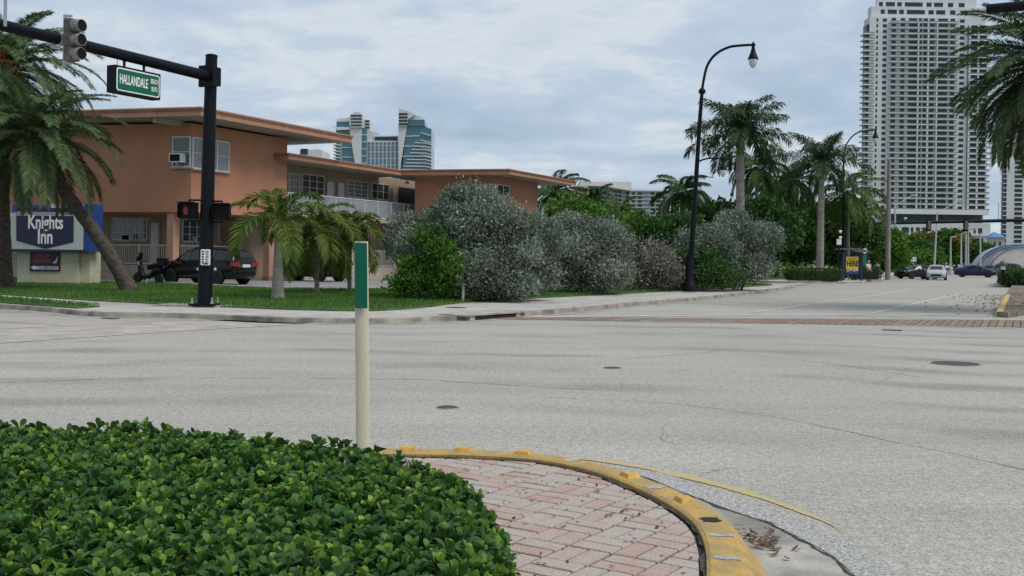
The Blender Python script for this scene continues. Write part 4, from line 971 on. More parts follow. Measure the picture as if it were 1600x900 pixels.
# middle wing: gallery
S0 = C0 + DB * 7.5; S1 = C0 + DB * 21.4
gw0 = S0 - NR * 1.7; FG = 3.98
mbuild(prism_w([gw0 - DB * 1.0, gw0 + DB * 18.5, gw0 + DB * 18.5 - NR * 7, gw0 - DB * 1.0 - NR * 7], 0.2, 6.9), 'gallery_wall', M_TAN)
mbuild(prism_w([S0 + DB * .02, S1, S1 - NR * 1.69, S0 + DB * .02 - NR * 1.69], FG - 0.24, FG), 'gallery_slab', M_SLAB)
mbuild(prism_w([S0 + DB * 1.7, S1, S1 - NR * 1.69, S0 + DB * 1.7 - NR * 1.69], 0.19, FL - 0.1), 'walkway', M_SLAB)
picket_rail(S0 + DB * 1.7 - NR * 0.06, S1 - NR * 0.06, FL - 0.1, FL + 0.95, 0.14)
RT = 5.10
tp = [0.12 + 13.7 * i / 9 for i in range(10)]
for i in range(10):
    p = S0 + DB * tp[i]; mbuild(MB().bar(p + Z3 * (FG - 0.1), p + Z3 * (RT + 0.02), 0.06), 'railing_post', M_RAIL)
    if i < 9:
        a, b = S0 + DB * (tp[i] + .04), S0 + DB * (tp[i + 1] - .04); c = (a + b) / 2
        mbuild(MB().obox(Vector((c.x, c.y, (FG + RT) / 2 + 0.0)), DB, NR, Z3, (b - a).length / 2, 0.012, (RT - FG) / 2 - 0.05), 'railing_panel', M_PANEL)
mbuild(MB().bar(S0 + DB * .05 + Z3 * RT, S1 + Z3 * RT - DB * .1, 0.07, 0.05), 'top_rail', M_RAIL)
mbuild(MB().bar(S0 + DB * .05 + Z3 * (FG + .04), S1 + Z3 * (FG + .04) - DB * .1, 0.06, 0.05), 'bottom_rail', M_RAIL)
for x0, x1, yt, yb, cols, rows, gl_ in ((450, 467, 271, 302, 1, 3, M_CURT), (471, 505.5, 273, 304, 3, 3, M_WGLASS), (542, 574, 283, 309, 3, 4, M_CURT), (580, 607, 287, 312, 3, 2, M_WGLASS)):
    ta, tb = tl(gw0, DB, x0, 290), tl(gw0, DB, x1, 290); D = (gw0 + DB * (ta + tb) / 2).y; xm = (x0 + x1) / 2
    window(gw0, DB, NR, ta, tb, P(xm, yb, D).z, P(xm, yt, D).z, cols, rows, gl_)
for x0, x1 in ((510, 520.5), (527, 537), (613, 620)):
    ta, tb = tl(gw0, DB, x0, 290), tl(gw0, DB, x1, 290); door(gw0, DB, NR, ta, tb, FG, FG + 2.2)
ta, tb = tl(gw0, DB, 623, 300), 17.6
mbuild(MB().obox(Vector((*(gw0 + DB * (ta + tb) / 2)[:2], FG + 1.2)) + NR * 0.01, DB, NR, Z3, (tb - ta) / 2, 0.02, 1.2), 'passage_opening', mat('dark_passage', (0.02, 0.025, 0.035), 0.7))
for x0, x1, yt, yb in ((470, 500, 352, 380), (540, 575, 356, 380)):
    ta, tb = tl(gw0, DB, x0, 360), tl(gw0, DB, x1, 360); D = (gw0 + DB * (ta + tb) / 2).y
    window(gw0, DB, NR, ta, tb, P(480, yb, D).z, P(480, yt, D).z, 3, 3, M_WGLASS)
mbuild(MB().lathe((*(S1 - DB * 1.2)[:2], 6.45), [(0.16, 0.0), (0.12, 0.12), (0.03, 0.2)], 10), 'soffit_lamp', M_TRIM)
# middle roof and right block
ZM = 7.17
KN = Vector((-7.19, 67.8, 0)); RC2 = Vector((-0.28, 66.0, 0)); RE2 = Vector((4.45, 75.6, 0))
fm0 = KN - DB * 40; fm0 = fm0 + DB * on_line(fm0, DB, 450.5, 245)
roof([fm0, KN + DB * 1.4, KN + DB * 1.4 - NR * 9, fm0 - NR * 9], ZM, 0.34)
rp2 = [RC2, RE2, RE2 + DL * 9 + DB * 1, KN + DB * 2.0 - NR * 2, KN]
r2 = roof(rp2, ZM + 0.012, 0.34)
WC = RC2 - NL * 1.2 - NR * 1.2; WCl = WC + DL * 5.53; WCr = WC + DB * 6.4
mbuild(prism_w([WC, WCr, WCr + DL * 6, WCl + DB * 3, WCl], 0.2, ZM - 0.30), 'right_wall', M_PEACH)
za, zb_ = P(774, 306, 68).z, P(774, 288, 68).z
window(WC, DL, NL, 0.03, tl(WC, DL, 751, 300), za, zb_, 3, 1, M_CURT)
window(WC, DB, NR, 0.03, tl(WC, DB, 795, 300), za, zb_, 2, 1, M_WGLASS)
beam(745, 275, 67.0, WC + DL * 1.0 - NL * .2, 0.14, 0.25)
fl_ = mbuild(MB().lathe(tuple(P(744, 281, 67.3)), [(0.001, -0.2), (0.12, -0.12), (0.16, 0.0), (0.05, 0.1)], 8), 'flood_lamp', M_TRIM)
# rooftop clutter of the white house behind is a building of its own (see towers)

# --- wheel stops and bay lines in the lot
M_STOP = mat('white_wheel_stop', (0.62, 0.62, 0.60), 0.8, var=0.2, scale=5)
for i, (x0, y0, x1, y1, lab) in enumerate(((185, 432, 200, 431.5, 'white concrete wheel stop by the motel sign'), (224, 436, 262, 438, 'white concrete wheel stop beside the leaning palm trunk'), (381, 432, 392, 431.5, 'short white wheel stop past the rear of the nearer black car'),
                                         (461, 431, 484, 431, 'white wheel stop under the farther black car'), (578, 428, 604, 427.5, 'white wheel stop beside the marker post, below the gallery'))):
    a, b = G(x0, y0, 0.26), G(x1, y1, 0.26); a.y = min(a.y, 62); b.y = min(b.y, 62); d = DN; c = (a + b) / 2; L = max(0.55, (b - a).length / 2)
    d = (b - a).normalized(); d.z = 0
    t = thing('wheel_stop', lab, 'wheel stop', (c.x, c.y, 0.2))
    MB().add([d * L * sx_ + Vector((-d.y, d.x, 0)) * w + Z3 * z for sx_ in (-1, 1) for w, z in ((-.09, 0), (-.06, .13), (.06, .13), (.09, 0))], [(0, 4, 5, 1), (1, 5, 6, 2), (2, 6, 7, 3), (0, 1, 2, 3), (4, 7, 6, 5), (0, 3, 7, 4)]).build('stop_block', M_STOP, t)
struct(strip([Vector((-11.6, 50.2, 0)), Vector((-14.5, 51.6, 0))], 0.12, 0.205).build('bay_line', M_WHITE))
struct(strip([Vector((-9.0, 55.2, 0)), Vector((-12.5, 56.9, 0))], 0.12, 0.205).build('bay_line', M_WHITE))
struct(strip([Vector((-6.6, 60.2, 0)), Vector((-9.5, 61.6, 0))], 0.12, 0.205).build('bay_line', M_WHITE))

# --- motel sign
M_SNAVY = mat('sign_navy', (0.008, 0.012, 0.055), 0.45, var=0.05); M_SBLUE = mat('sign_blue_cabinet', (0.012, 0.055, 0.24), 0.5, var=0.1)
M_SGREY = mat('sign_pale_face', (0.46, 0.50, 0.46), 0.5, var=0.06); M_SBASE = mat('sign_base_stucco', (0.50, 0.47, 0.34), 0.9, var=0.12, scale=1.5, bump=0.2)
DS = 48.0
sgn_ = thing('motel_sign', 'navy and white motel sign reading Knights Inn on a cream block base', 'motel sign', (P(84, 437, DS).x, DS, 0.16))
so = Vector(sgn_.location)
def sp(x, y, d=0.0): return P(x, y, DS + d) - so
def panel(name, px0, py0, px1, py1, d0, d1, m, parent=sgn_):
    a, b = sp(px0, py1), sp(px1, py0)
    return MB().box(a.x, b.x, d0, d1, a.z, b.z).build(name, m, parent)
ba, bb = sp(27, 437), sp(123, 391); MB().box(ba.x, bb.x, 0, 1.2, 0.0, bb.z).build('base', M_SBASE, sgn_)
MB().box(bb.x + .003, bb.x + .48, 0.15, 1.35, 0.0, bb.z - 0.01).build('base_side', M_SBASE, sgn_)
panel('face_panel', 17, 334, 134, 390.5, -0.30, 0.15, M_SGREY)
panel('bottom_trim', 16, 390.5, 134.5, 393, -0.32, 0.9, M_SNAVY)
panel('cabinet', 134.2, 319, 152, 393.5, -0.25, 0.7, M_SBLUE)
panel('cabinet_back', 16, 321, 134, 390, 0.16, 0.95, M_SBLUE)
panel('header_band', 30, 326, 131, 334.5, -0.315, 0.10, M_SNAVY); panel('header_panel', 84, 320, 131, 327.5, -0.30, 0.10, M_SGREY)
for yy in (332.4, 335.6): panel('stripe', 31, yy, 112, yy + 1.4, -0.335, -0.31, mat('sign_pink_stripe', (0.45, 0.36, 0.42), 0.5))
sh_pts = [(30.5, 337.5), (119.5, 337.5), (119.5, 378.5), (75.5, 389), (30.5, 376)]
vs = [sp(x, y) + Vector((0, -0.312, 0)) for x, y in sh_pts]; MB().add(vs, [(0, 1, 2, 3, 4)]).build('shield', M_SNAVY, sgn_)
W1 = sp(76, 348.5); W2_ = sp(75.5, 371)
text_mesh('lettering', 'Knights', 0.86, M_SIGNW, sgn_, frame_mat(Vector((W1.x, -0.33, W1.z)), X1, Z3, -Y1), 0.62, 0.018, 0.008)
text_mesh('lettering', 'Inn', 0.92, M_SIGNW, sgn_, frame_mat(Vector((W2_.x, -0.33, W2_.z)), X1, Z3, -Y1), 0.62, 0.018, 0.008)
a_, b_ = sp(47.5, 423.5), sp(94.5, 394)
rs = thing('shoe_repair_sign', 'small dark panel reading SHOE REPAIR with a white arrow on the sign base', 'sign', (so.x + (a_.x + b_.x) / 2, so.y - 0.03, so.z + a_.z))
ww, hh_ = (b_.x - a_.x) / 2, (b_.z - a_.z)
MB().box(-ww, ww, -0.03, 0.02, 0, hh_).build('panel', mat('shoe_panel', (0.014, 0.012, 0.03), 0.5), rs)
M_RED = mat('sign_red', (0.36, 0.035, 0.05), 0.5)
for tx, zz, s_, k in (('SHOE', 0.80, 0.27, 0.95), ('REPAIR', 0.53, 0.27, 0.95)): text_mesh('lettering', tx, s_, M_RED, rs, frame_mat(Vector((-0.13, -0.036, hh_ * zz)), X1, Z3, -Y1), k, 0.006, 0.004)
ar = [(-.92, .2), (-.70, .30), (-.70, .26), (.9, .26), (.9, .10), (-.70, .10), (-.70, .05)]
MB().add([(x * ww, -0.035, hh_ * z) for x, z in ar], [tuple(range(7))]).build('arrow', M_SIGNW, rs)
text_mesh('lettering', '718-809-0939', 0.145, MPR, rs, frame_mat(Vector((0.12, -0.042, hh_ * 0.18)), X1, Z3, -Y1), 1.12, 0.002, 0.003)
MB().add([(ww * x, -0.036, hh_ * z) for x, z in ((.55, .42), (.62, .40), (.80, .44), (.86, .62), (.84, .80), (.78, .66), (.72, .56), (.55, .50))], [tuple(range(8))]).build('shoe_emblem', M_SGREY, rs)

# ================================================================ VEGETATION
def leaf_cloud(name, pts, dirs, size, m, parent=None, aspect=0.56, fold=0.18, tint=None, kind=None):
    """kite-shaped leaves: one quad each, pointing along dirs"""
    pts = np.asarray(pts, float); n = len(pts); d = np.asarray(dirs, float); d /= np.linalg.norm(d, axis=1, keepdims=True) + 1e-9
    r = RNG.normal(size=(n, 3)); s = np.cross(d, r); s /= np.linalg.norm(s, axis=1, keepdims=True) + 1e-9; up = np.cross(s, d)
    sz = np.asarray(size, float).reshape(-1, 1) * np.ones((n, 1))
    mid = pts + d * sz * 0.45 + up * sz * fold * 0.5
    v = np.stack([pts, mid + s * sz * aspect * 0.5, pts + d * sz, mid - s * sz * aspect * 0.5], axis=1).reshape(-1, 3)
    idx = np.arange(n * 4, dtype=np.int32)
    tt = np.repeat(RNG.random(n) if tint is None else np.asarray(tint), 4)
    me = to_mesh(name, v, idx, np.full(n, 4), m, tt)
    o = link(name, me, parent)
    if kind: o['kind'] = kind
    return o
def blob_leaves(blobs, ncl, per, spread, size, lift=0.35, inner=0.25, zmin=0.0, seed=0, tint_shift=0.0, rough=0.22):
    """clusters of leaves over the outsides of ellipsoids (cx,cy,cz,rx,ry,rz), uneven outline, plus some inside"""
    rg = np.random.default_rng(seed); B = []; TB = []
    for b in blobs:
        B.append([*b[:3], b[3] * .86, b[4] * .86, b[5] * .86]); TB.append(-.06); mr_ = (b[3] * b[4] * b[5]) ** (1 / 3)
        for _ in range(9):
            d_ = rg.normal(size=3); d_ /= np.linalg.norm(d_); d_[2] = abs(d_[2]) * .9 - .25; s_ = mr_ * rg.uniform(.30, .50)
            B.append([b[0] + d_[0] * b[3] * .82, b[1] + d_[1] * b[4] * .82, b[2] + d_[2] * b[5] * .82, s_ * 1.15, s_ * 1.15, s_ * .85]); TB.append(rg.normal(.02, .10))
    B = np.array(B, float); TB = np.array(TB); A = (B[:, 3] * B[:, 4] + B[:, 4] * B[:, 5] + B[:, 3] * B[:, 5]); A /= A.sum()
    P_, D_, S_, T_ = [], [], [], []
    tot = 0
    while tot < ncl:
        k = ncl * 2; bi = rg.choice(len(B), k, p=A); dr = rg.normal(size=(k, 3)); dr /= np.linalg.norm(dr, axis=1, keepdims=True)
        ph = dr * 3.1 + bi[:, None] * 1.7; bump = np.sin(ph[:, 0] * 2.3 + 1) * np.sin(ph[:, 1] * 2.1) + 0.6 * np.sin(ph[:, 2] * 4.2 + ph[:, 0] * 3.0)
        isin = rg.random(k) < inner
        rad = np.where(isin, rg.uniform(0.45, 0.88, k), 1 - 0.10 + rough * 0.45 * bump + rg.normal(0, 0.05, k) + np.where(rg.random(k) < 0.05, rg.uniform(0.0, 0.16, k), 0))
        c = B[bi, :3] + dr * B[bi, 3:] * rad[:, None]
        keep = c[:, 2] > zmin
        for j in range(len(B)):
            q = np.linalg.norm((c - B[j, :3]) / B[j, 3:], axis=1); keep &= ~((q < 0.80) & (bi != j) & ~isin)
        c, dr, isin, bi = c[keep], dr[keep], isin[keep], bi[keep]; m_ = min(len(c), ncl - tot); c, dr, isin, bi = c[:m_], dr[:m_], isin[:m_], bi[:m_]
        tot += m_
        off = rg.normal(size=(m_, per, 3)) * spread; pts = c[:, None, :] + off
        dd = dr[:, None, :] * 0.7 + rg.normal(size=(m_, per, 3)) * 0.65 + np.array([0, 0, lift])
        ct = rg.normal(0.5, 0.13, m_) + TB[bi]
        P_.append(pts.reshape(-1, 3)); D_.append(dd.reshape(-1, 3)); S_.append((size * rg.uniform(0.6, 1.25, (m_, per)) * np.where(isin, 1.5, 1.0)[:, None]).ravel())
        T_.append((ct[:, None] + rg.normal(0, 0.13, (m_, per))).ravel())
    return np.concatenate(P_), np.concatenate(D_), np.concatenate(S_), np.clip(np.concatenate(T_) + tint_shift, 0, 1)
M_BARK = mat('brown_bark', (0.13, 0.10, 0.075), 0.95, var=0.35, scale=6, bump=0.8, bscale=18)
M_BARKG = mat('grey_bark', (0.24, 0.22, 0.195), 0.9, var=0.3, scale=5, bump=0.5, bscale=18)
LM_SILVER = leafmat('silver_buttonwood_leaf', [(0.0, (0.055, 0.085, 0.05)), (0.35, (0.135, 0.172, 0.122)), (0.7, (0.245, 0.290, 0.228)), (1.0, (0.37, 0.41, 0.335))], 0.65, 0.1, 0.25)
LM_SILVERB = leafmat('dry_silver_leaf', [(0.0, (0.10, 0.095, 0.07)), (0.5, (0.21, 0.205, 0.165)), (1.0, (0.34, 0.335, 0.28))], 0.65, 0.12)
LM_GREEN = leafmat('bright_green_leaf', [(0.0, (0.022, 0.065, 0.010)), (0.45, (0.060, 0.155, 0.018)), (0.8, (0.13, 0.27, 0.028)), (1.0, (0.25, 0.36, 0.05))], 0.5, 0.3, 0.25)
LM_DEEP = leafmat('deep_green_leaf', [(0.0, (0.014, 0.042, 0.010)), (0.5, (0.042, 0.108, 0.022)), (0.85, (0.09, 0.185, 0.035)), (1.0, (0.16, 0.24, 0.05))], 0.5, 0.25, 0.25)
LM_OLIVE = leafmat('yellowing_leaf', [(0.0, (0.04, 0.06, 0.012)), (0.5, (0.12, 0.14, 0.02)), (0.85, (0.26, 0.22, 0.03)), (1.0, (0.33, 0.20, 0.03))], 0.5, 0.3)

def shrub(name, label, cat, base, blobs, ncl, per, size, lm, seed, spread=0.16, group=None, zmin=0.05, stems=4, extra=None, inner=0.25, lift=0.35, bark=None, rough=0.22):
    """blobs relative to base"""
    t = thing(name, label, cat, tuple(base), 0, group)
    p, d, s, tn = blob_leaves(blobs, ncl, per, spread, size, lift, inner, zmin, seed, rough=rough)
    o = leaf_cloud('foliage', p, d, s, lm, t, tint=tn); o['kind'] = 'stuff'
    mb = MB(); rr = random.Random(seed)
    for i in range(stems):
        b = blobs[i % len(blobs)]; x0, y0 = b[0] * 0.35 + rr.uniform(-.2, .2), b[1] * 0.35 + rr.uniform(-.2, .2)
        e = Vector((b[0], b[1], b[2])); s0_ = Vector((x0, y0, 0)); m1 = s0_.lerp(e, 0.5) + Vector((rr.uniform(-.15, .15), rr.uniform(-.15, .15), 0))
        r0 = 0.035 + 0.012 * b[5]; mb.tube(smooth3([s0_, m1, e], 4), [r0 * (1 - 0.7 * k / 8) for k in range(9)], 6)
        for j in range(3):
            a = rr.uniform(0, 6.28); e2 = e + Vector((math.cos(a) * b[3] * .7, math.sin(a) * b[4] * .7, b[5] * rr.uniform(-.1, .7))); mb.tube([m1, m1.lerp(e2, .55) + Z3 * .1, e2], [r0 * .5, r0 * .35, r0 * .12], 5)
    mb.build('stems', bark or M_BARK, t)
    if extra: extra(t)
    return t
def pxblobs(base, D, lst):
    """(px, py, half width px, half height px, depth m, dy) -> ellipsoids relative to base"""
    out = []
    for x, y, w, h, dp, dy in lst:
        q = P(x, y, D + dy) - Vector(base); k = (D + dy) / F; out.append((q.x, q.y, q.z, w * k, dp, h * k))
    return out
# big silver shrub beside the marker post
b = G(745, 469, GZ); D = b.y
bl = pxblobs(b, D, [(700, 375, 62, 58, 1.7, 0.6), (640, 375, 36, 42, 1.2, 1.4), (755, 350, 66, 52, 1.8, 1.0), (738, 316, 42, 26, 1.2, 1.2), (800, 385, 62, 62, 1.8, .8), (760, 420, 82, 48, 1.5, 0), (838, 372, 30, 40, 1.2, 1.2), (790, 440, 62, 30, 1.2, 0), (690, 425, 40, 36, 1.1, .3), (840, 425, 26, 40, 1.0, 1.0)])
shrub('silver_shrub', 'largest silvery buttonwood shrub, beside the white pipe post and hiding the motel end', 'shrub', b, bl, 8200, 9, 0.098, LM_SILVER, 1, 0.12, stems=8)
b = G(660, 469.5, GZ); D = b.y
bl = pxblobs(b, D, [(650, 438, 28, 16, .8, 0), (688, 388, 18, 12, .6, -.1), (662, 416, 28, 13, .7, .2), (640, 444, 24, 12, .6, .2), (702, 428, 24, 18, .7, -.2), (718, 420, 14, 10, .5, -.2), (675, 372, 22, 12, .6, .3), (690, 448, 18, 10, .5, -.4)])
shrub('green_shrub', 'bright green leafy shrub growing into the left flank of the big silver shrub', 'shrub', b, bl, 1000, 10, 0.11, LM_GREEN, 2, 0.14, stems=5, rough=.5)
b = G(915, 459, GZ); D = b.y
bl = pxblobs(b, D, [(905, 380, 50, 48, 1.6, .5), (950, 385, 38, 50, 1.5, 1), (880, 400, 34, 44, 1.3, .3), (920, 428, 62, 32, 1.3, 0), (965, 410, 22, 36, 1.1, 1), (890, 352, 24, 18, 1, .6)])
shrub('silver_shrub', 'rounded silver-grey shrub next along from the biggest one, before the gap with the white car', 'shrub', b, bl, 4600, 9, 0.105, LM_SILVER, 3, 0.13, stems=6)
b = G(1020, 454, GZ); D = b.y
bl = pxblobs(b, D, [(1026, 405, 26, 30, 1.1, 0), (1012, 430, 34, 22, 1.1, 0), (1035, 425, 22, 28, 1.0, .3)])
shrub('dry_shrub', 'low brownish-grey shrub beside the foot of the double street lamp', 'shrub', b, bl, 1100, 9, 0.12, LM_SILVERB, 4, 0.16, stems=5)
b = G(1140, 453, GZ); D = b.y
bl = pxblobs(b, D, [(1110, 385, 44, 36, 1.6, 0), (1150, 370, 42, 34, 1.6, 1), (1182, 372, 34, 26, 1.4, 1.5), (1095, 415, 34, 36, 1.4, -.4), (1140, 415, 50, 36, 1.6, .3), (1178, 405, 24, 40, 1.2, 1.2), (1150, 346, 24, 14, 1, 1.2), (1200, 372, 16, 16, .9, 1.6)])
shrub('silver_shrub', 'silver shrub with a pale overhanging top at the end of the verge by the driveway', 'shrub', b, bl, 4800, 9, 0.125, LM_SILVER, 5, 0.15, stems=8)
b = G(1100, 454.5, GZ); D = b.y
bl = pxblobs(b, D + .3, [(1060, 415, 18, 30, .9, .6), (1110, 425, 34, 24, .9, 0), (1060, 440, 18, 14, .8, .6), (1135, 435, 24, 16, .7, 0), (1100, 405, 22, 18, .8, .2)])
shrub('green_shrub', 'mixed green shrub woven into the silver shrubs right behind the street lamp base', 'shrub', b, bl, 600, 9, 0.13, LM_DEEP, 6, 0.17, stems=4, rough=.5)
# clipped boxes and low planting
b = P(1580, 447, 74); b = Vector((P(1562, 447, 74).x, 74.0, 0.165)); mh = thing('box_hedge', 'dark clipped box hedge on the median beyond the yellow kerb', 'hedge', tuple(b))
def box_leaves(x0, x1, y0, y1, z0, z1, n, size, lm, parent, seed, frame=None):
    rg = np.random.default_rng(seed); f = rg.random((n, 3)); ax_ = rg.integers(0, 3, n); sd = rg.integers(0, 2, n)
    f[np.arange(n), ax_] = np.where(ax_ == 2, 1.0, sd) + rg.normal(0, 0.02, n)
    p = np.stack([x0 + (x1 - x0) * f[:, 0], y0 + (y1 - y0) * f[:, 1], z0 + (z1 - z0) * f[:, 2]], 1)
    nr = np.zeros((n, 3)); nr[np.arange(n), ax_] = np.where(ax_ == 2, 1, sd * 2 - 1); d = nr * .6 + rg.normal(size=(n, 3)) * .6 + np.array([0, 0, .3])
    if frame is not None: p = p @ np.array(frame).T; d = d @ np.array(frame).T
    o = leaf_cloud('foliage', p, d, size * rg.uniform(.6, 1.3, n), lm, parent, tint=np.clip(rg.normal(.45, .2, n), 0, 1)); o['kind'] = 'stuff'; return o
FR = [[DN.x, DB.x, 0], [DN.y, DB.y, 0], [0, 0, 1]]
box_leaves(0, 3.4, 0, 16, 0.05, 0.98, 9000, 0.16, LM_DEEP, mh, 7, FR)
o = MB().obox(Vector((0, 0, 0.46)) + DN * 1.7 + DB * 8, DN, DB, Z3, 1.6, 7.9, 0.44).build('inner_twigs', mat('hedge_twigs', (0.03, 0.04, 0.02), 0.95), mh)
for nm, lab, x0, x1, yb, hgt, sd in (('low_hedge', 'low clipped dark green hedge along the driveway before the royal palm', 1238, 1300, 438.5, 0.85, 8), ('low_hedge', 'low green hedge strip in front of the bus shelter bench', 1296, 1312, 438.5, .8, 9), ('low_hedge', 'short green hedge behind the waiting man in the white shirt', 1336, 1367, 436.5, 1.0, 10)):
    a = G(x0, yb, .19); c_ = G(x1, yb, .19); t = thing(nm, lab, 'hedge', (a.x, min(a.y, 96), .19)); w = c_.x - a.x
    box_leaves(0, w, 0, 1.6, 0.03, hgt, int(900 * w), 0.14, LM_DEEP, t, sd); MB().box(0.1, w - .1, .1, 1.5, 0, hgt - .1).build('inner_twigs', MATS['hedge_twigs'], t)

# grass blades
def in_poly(pts, poly):
    x, y = pts[:, 0], pts[:, 1]; r = np.zeros(len(pts), bool); j = len(poly) - 1
    for i in range(len(poly)):
        xi, yi = poly[i]; xj, yj = poly[j]; c = ((yi > y) != (yj > y)) & (x < (xj - xi) * (y - yi) / (yj - yi + 1e-12) + xi); r ^= c; j = i
    return r
LM_GRASS = leafmat('grass_blade', [(0.0, (0.035, 0.095, 0.014)), (0.5, (0.080, 0.185, 0.028)), (0.85, (0.13, 0.235, 0.04)), (1.0, (0.24, 0.25, 0.08))], 0.6, 0.25)
def grass(name, poly, dens, h, x0, x1, y0, y1, seed, label):
    rg = np.random.default_rng(seed); n = int((x1 - x0) * (y1 - y0) * dens); p = np.stack([rg.uniform(x0, x1, n), rg.uniform(y0, y1, n), np.full(n, GZ)], 1)
    p = p[in_poly(p, poly)]; n = len(p); d = rg.normal(size=(n, 3)) * .35 + np.array([0, 0, 1.0])
    cl_ = 0.5 + 0.18 * np.sin(p[:, 0] * 1.1) * np.sin(p[:, 1] * .9 + 1) + rg.normal(0, .15, n)
    o = leaf_cloud(name, p, d, h * rg.uniform(.5, 1.3, n), LM_GRASS, None, 0.22, 0.1, np.clip(cl_, 0, 1)); return tag(o, label, 'grass', kind='stuff')
lp = [(p[0], p[1]) for p in lawn_poly]
grass('grass', lp, 210, 0.11, -24, 3, 28.5, 53, 31, 'short green lawn between the sidewalk and the motel lot')
grass('grass', lp, 60, 0.13, 3, 17, 43, 70, 32, 'narrow green verge below the silver shrubs')
grass('grass', [(p[0], p[1]) for p in strip_poly], 260, 0.11, -26, -11, 28, 40, 33, 'small grass strip between sidewalk and side street kerb')

# ---------------------------------------------------------------- palms
def frond_mesh(L, elev, droop, nl, ll, lw, m, seed, hang=0.3, vee=0.25, start=0.1, sweep=0.6, tint0=0.5, plume=0.2):
    rr = random.Random(seed); N = 14; path = [Vector((0, 0, 0))]; tang = []
    for i in range(N):
        s = (i + 0.5) / N; a = elev - droop * s ** 1.25; path.append(path[-1] + Vector((math.cos(a), 0, math.sin(a))) * (L / N)); tang.append(a)
    def at(s):
        x = min(max(s, 0), 0.9999) * N; i = int(x); return path[i].lerp(path[i + 1], x - i), tang[i]
    v, f, tn = [], [], []
    side_wob = rr.uniform(-.15, .15)
    # rachis: three-sided, tapering
    for i in range(N + 1):
        r = 0.028 * (L / 4) * (1 - 0.85 * i / N) + 0.004
        p = path[i]; v += [p + Vector((0, r, 0)), p + Vector((0, -r, 0)), p + Vector((0, 0, -r))]; tn += [0.75] * 3
    for i in range(N):
        k = i * 3
        for a, b_ in ((0, 1), (1, 2), (2, 0)): f.append((k + a, k + b_, k + 3 + b_, k + 3 + a))
    for i in range(nl):
        s = start + (1 - start) * (i + rr.uniform(-.3, .3)) / nl; s = min(max(s, 0), 1); p, a = at(s)
        T = Vector((math.cos(a), 0, math.sin(a))); Nn = Vector((-math.sin(a), 0, math.cos(a)))
        ln = ll * (0.30 + 0.70 * math.sin(math.pi * min(1, (s * 0.80 + 0.14)))) * rr.uniform(.85, 1.1)
        fw = sweep + 0.5 * s
        for sg in (-1, 1):
            d = (Vector((0, sg, 0)) + T * fw + Nn * (vee + rr.uniform(-plume, plume))).normalized()
            m1 = p + d * ln * 0.5; tip = p + d * ln + Vector((0, 0, -hang * ln * rr.uniform(.5, 1.3))); m1 += Vector((0, 0, -hang * ln * 0.12))
            w = Nn.cross(d).normalized() * lw * 0.5 if rr.random() < 0.7 else d.cross(Vector((rr.uniform(-1, 1), rr.uniform(-1, 1), rr.uniform(-1, 1)))).normalized() * lw * .5
            k = len(v); v += [p, m1 + w, tip, m1 - w]; f.append((k, k + 1, k + 2, k + 3)); t_ = min(1, max(0, tint0 + rr.gauss(0, .16))); tn += [t_, t_, t_ + .1, t_]
    return to_mesh('frond', [tuple(q) for q in v], [i for q in f for i in q], [len(q) for q in f], m, tn)
def palm(name, label, base, crown, r0, r1, spec, seed, trunk_m, mid=None, group=None, extras=None):
    t = thing(name, label, 'palm tree', tuple(base), 0, group); B = Vector(base); C = Vector(crown) - B; rr = random.Random(seed)
    mids = [Vector(m_) - B for m_ in mid] if mid else [C * 0.35 + Vector((C.x * .06, 0, 0)), C * 0.7]
    pts = smooth3([Vector((0, 0, -0.02))] + mids + [C], 8); n = len(pts)
    rad = []
    for i in range(n):
        s = i / (n - 1); r = r0 + (r1 - r0) * s; r *= 1 + (0.35 * max(0, 1 - s * 9)); r *= 1 + (0.04 if i % 2 else -0.03) * spec.get('rings', 1); rad.append(r)
    MB().tube(pts, rad, 12).build('trunk', trunk_m, t)
    if spec.get('shaft'):
        hgt = spec['shaft']; MB().tube([C - Z3 * 0.05, C + Z3 * hgt * .4, C + Z3 * hgt], [r1 * 1.05, r1 * 1.15, r1 * .45], 10).build('crownshaft', M_SHAFT, t); C = C + Z3 * hgt * .85
    if spec.get('boots'):
        mb = MB()
        for i in range(spec['boots']):
            a = i * 2.4; z = -0.9 * (i / spec['boots']); o_ = C + Vector((math.cos(a) * r1 * .9, math.sin(a) * r1 * .9, z)); mb.tube([o_, o_ + Vector((math.cos(a) * .22, math.sin(a) * .22, .30))], [.10, .05], 5)
        tag(mb.build('frond_stubs', M_BARK, t), kind='stuff')
    nf = spec['n']
    for i in range(nf):
        u = (i + rr.uniform(-.3, .3)) / nf; az = i * 2.39996 + rr.uniform(-.15, .15); el = math.radians(spec['e0'] + (spec['e1'] - spec['e0']) * min(1, max(0, u)) ** spec.get('pw', 1.0))
        L = spec['L'] * rr.uniform(.85, 1.1) * (0.8 + .2 * min(1, u * 3))
        me = frond_mesh(L, el, math.radians(spec['droop']) * rr.uniform(.8, 1.2), spec['nl'], spec['ll'], spec['lw'], spec['m'], seed * 100 + i, spec.get('hang', .3), spec.get('vee', .25), spec.get('start', .1), spec.get('sweep', .6), spec.get('t0', .5) - .25 * max(0, u - .75), spec.get('plume', .2))
        o = link('frond', me, t); o.location = C + Vector((math.cos(az), math.sin(az), 0)) * r1 * .5; o.rotation_euler = (rr.uniform(-.12, .12), 0, az)
    if extras: extras(t, C)
    return t
M_SHAFT = mat('palm_crownshaft', (0.11, 0.16, 0.05), 0.55, var=0.2, scale=2)
M_TRKD = mat('date_palm_trunk', (0.075, 0.06, 0.047), 0.95, var=0.45, scale=5, bump=1.0, bscale=14, stretch=(1, 1, 2))
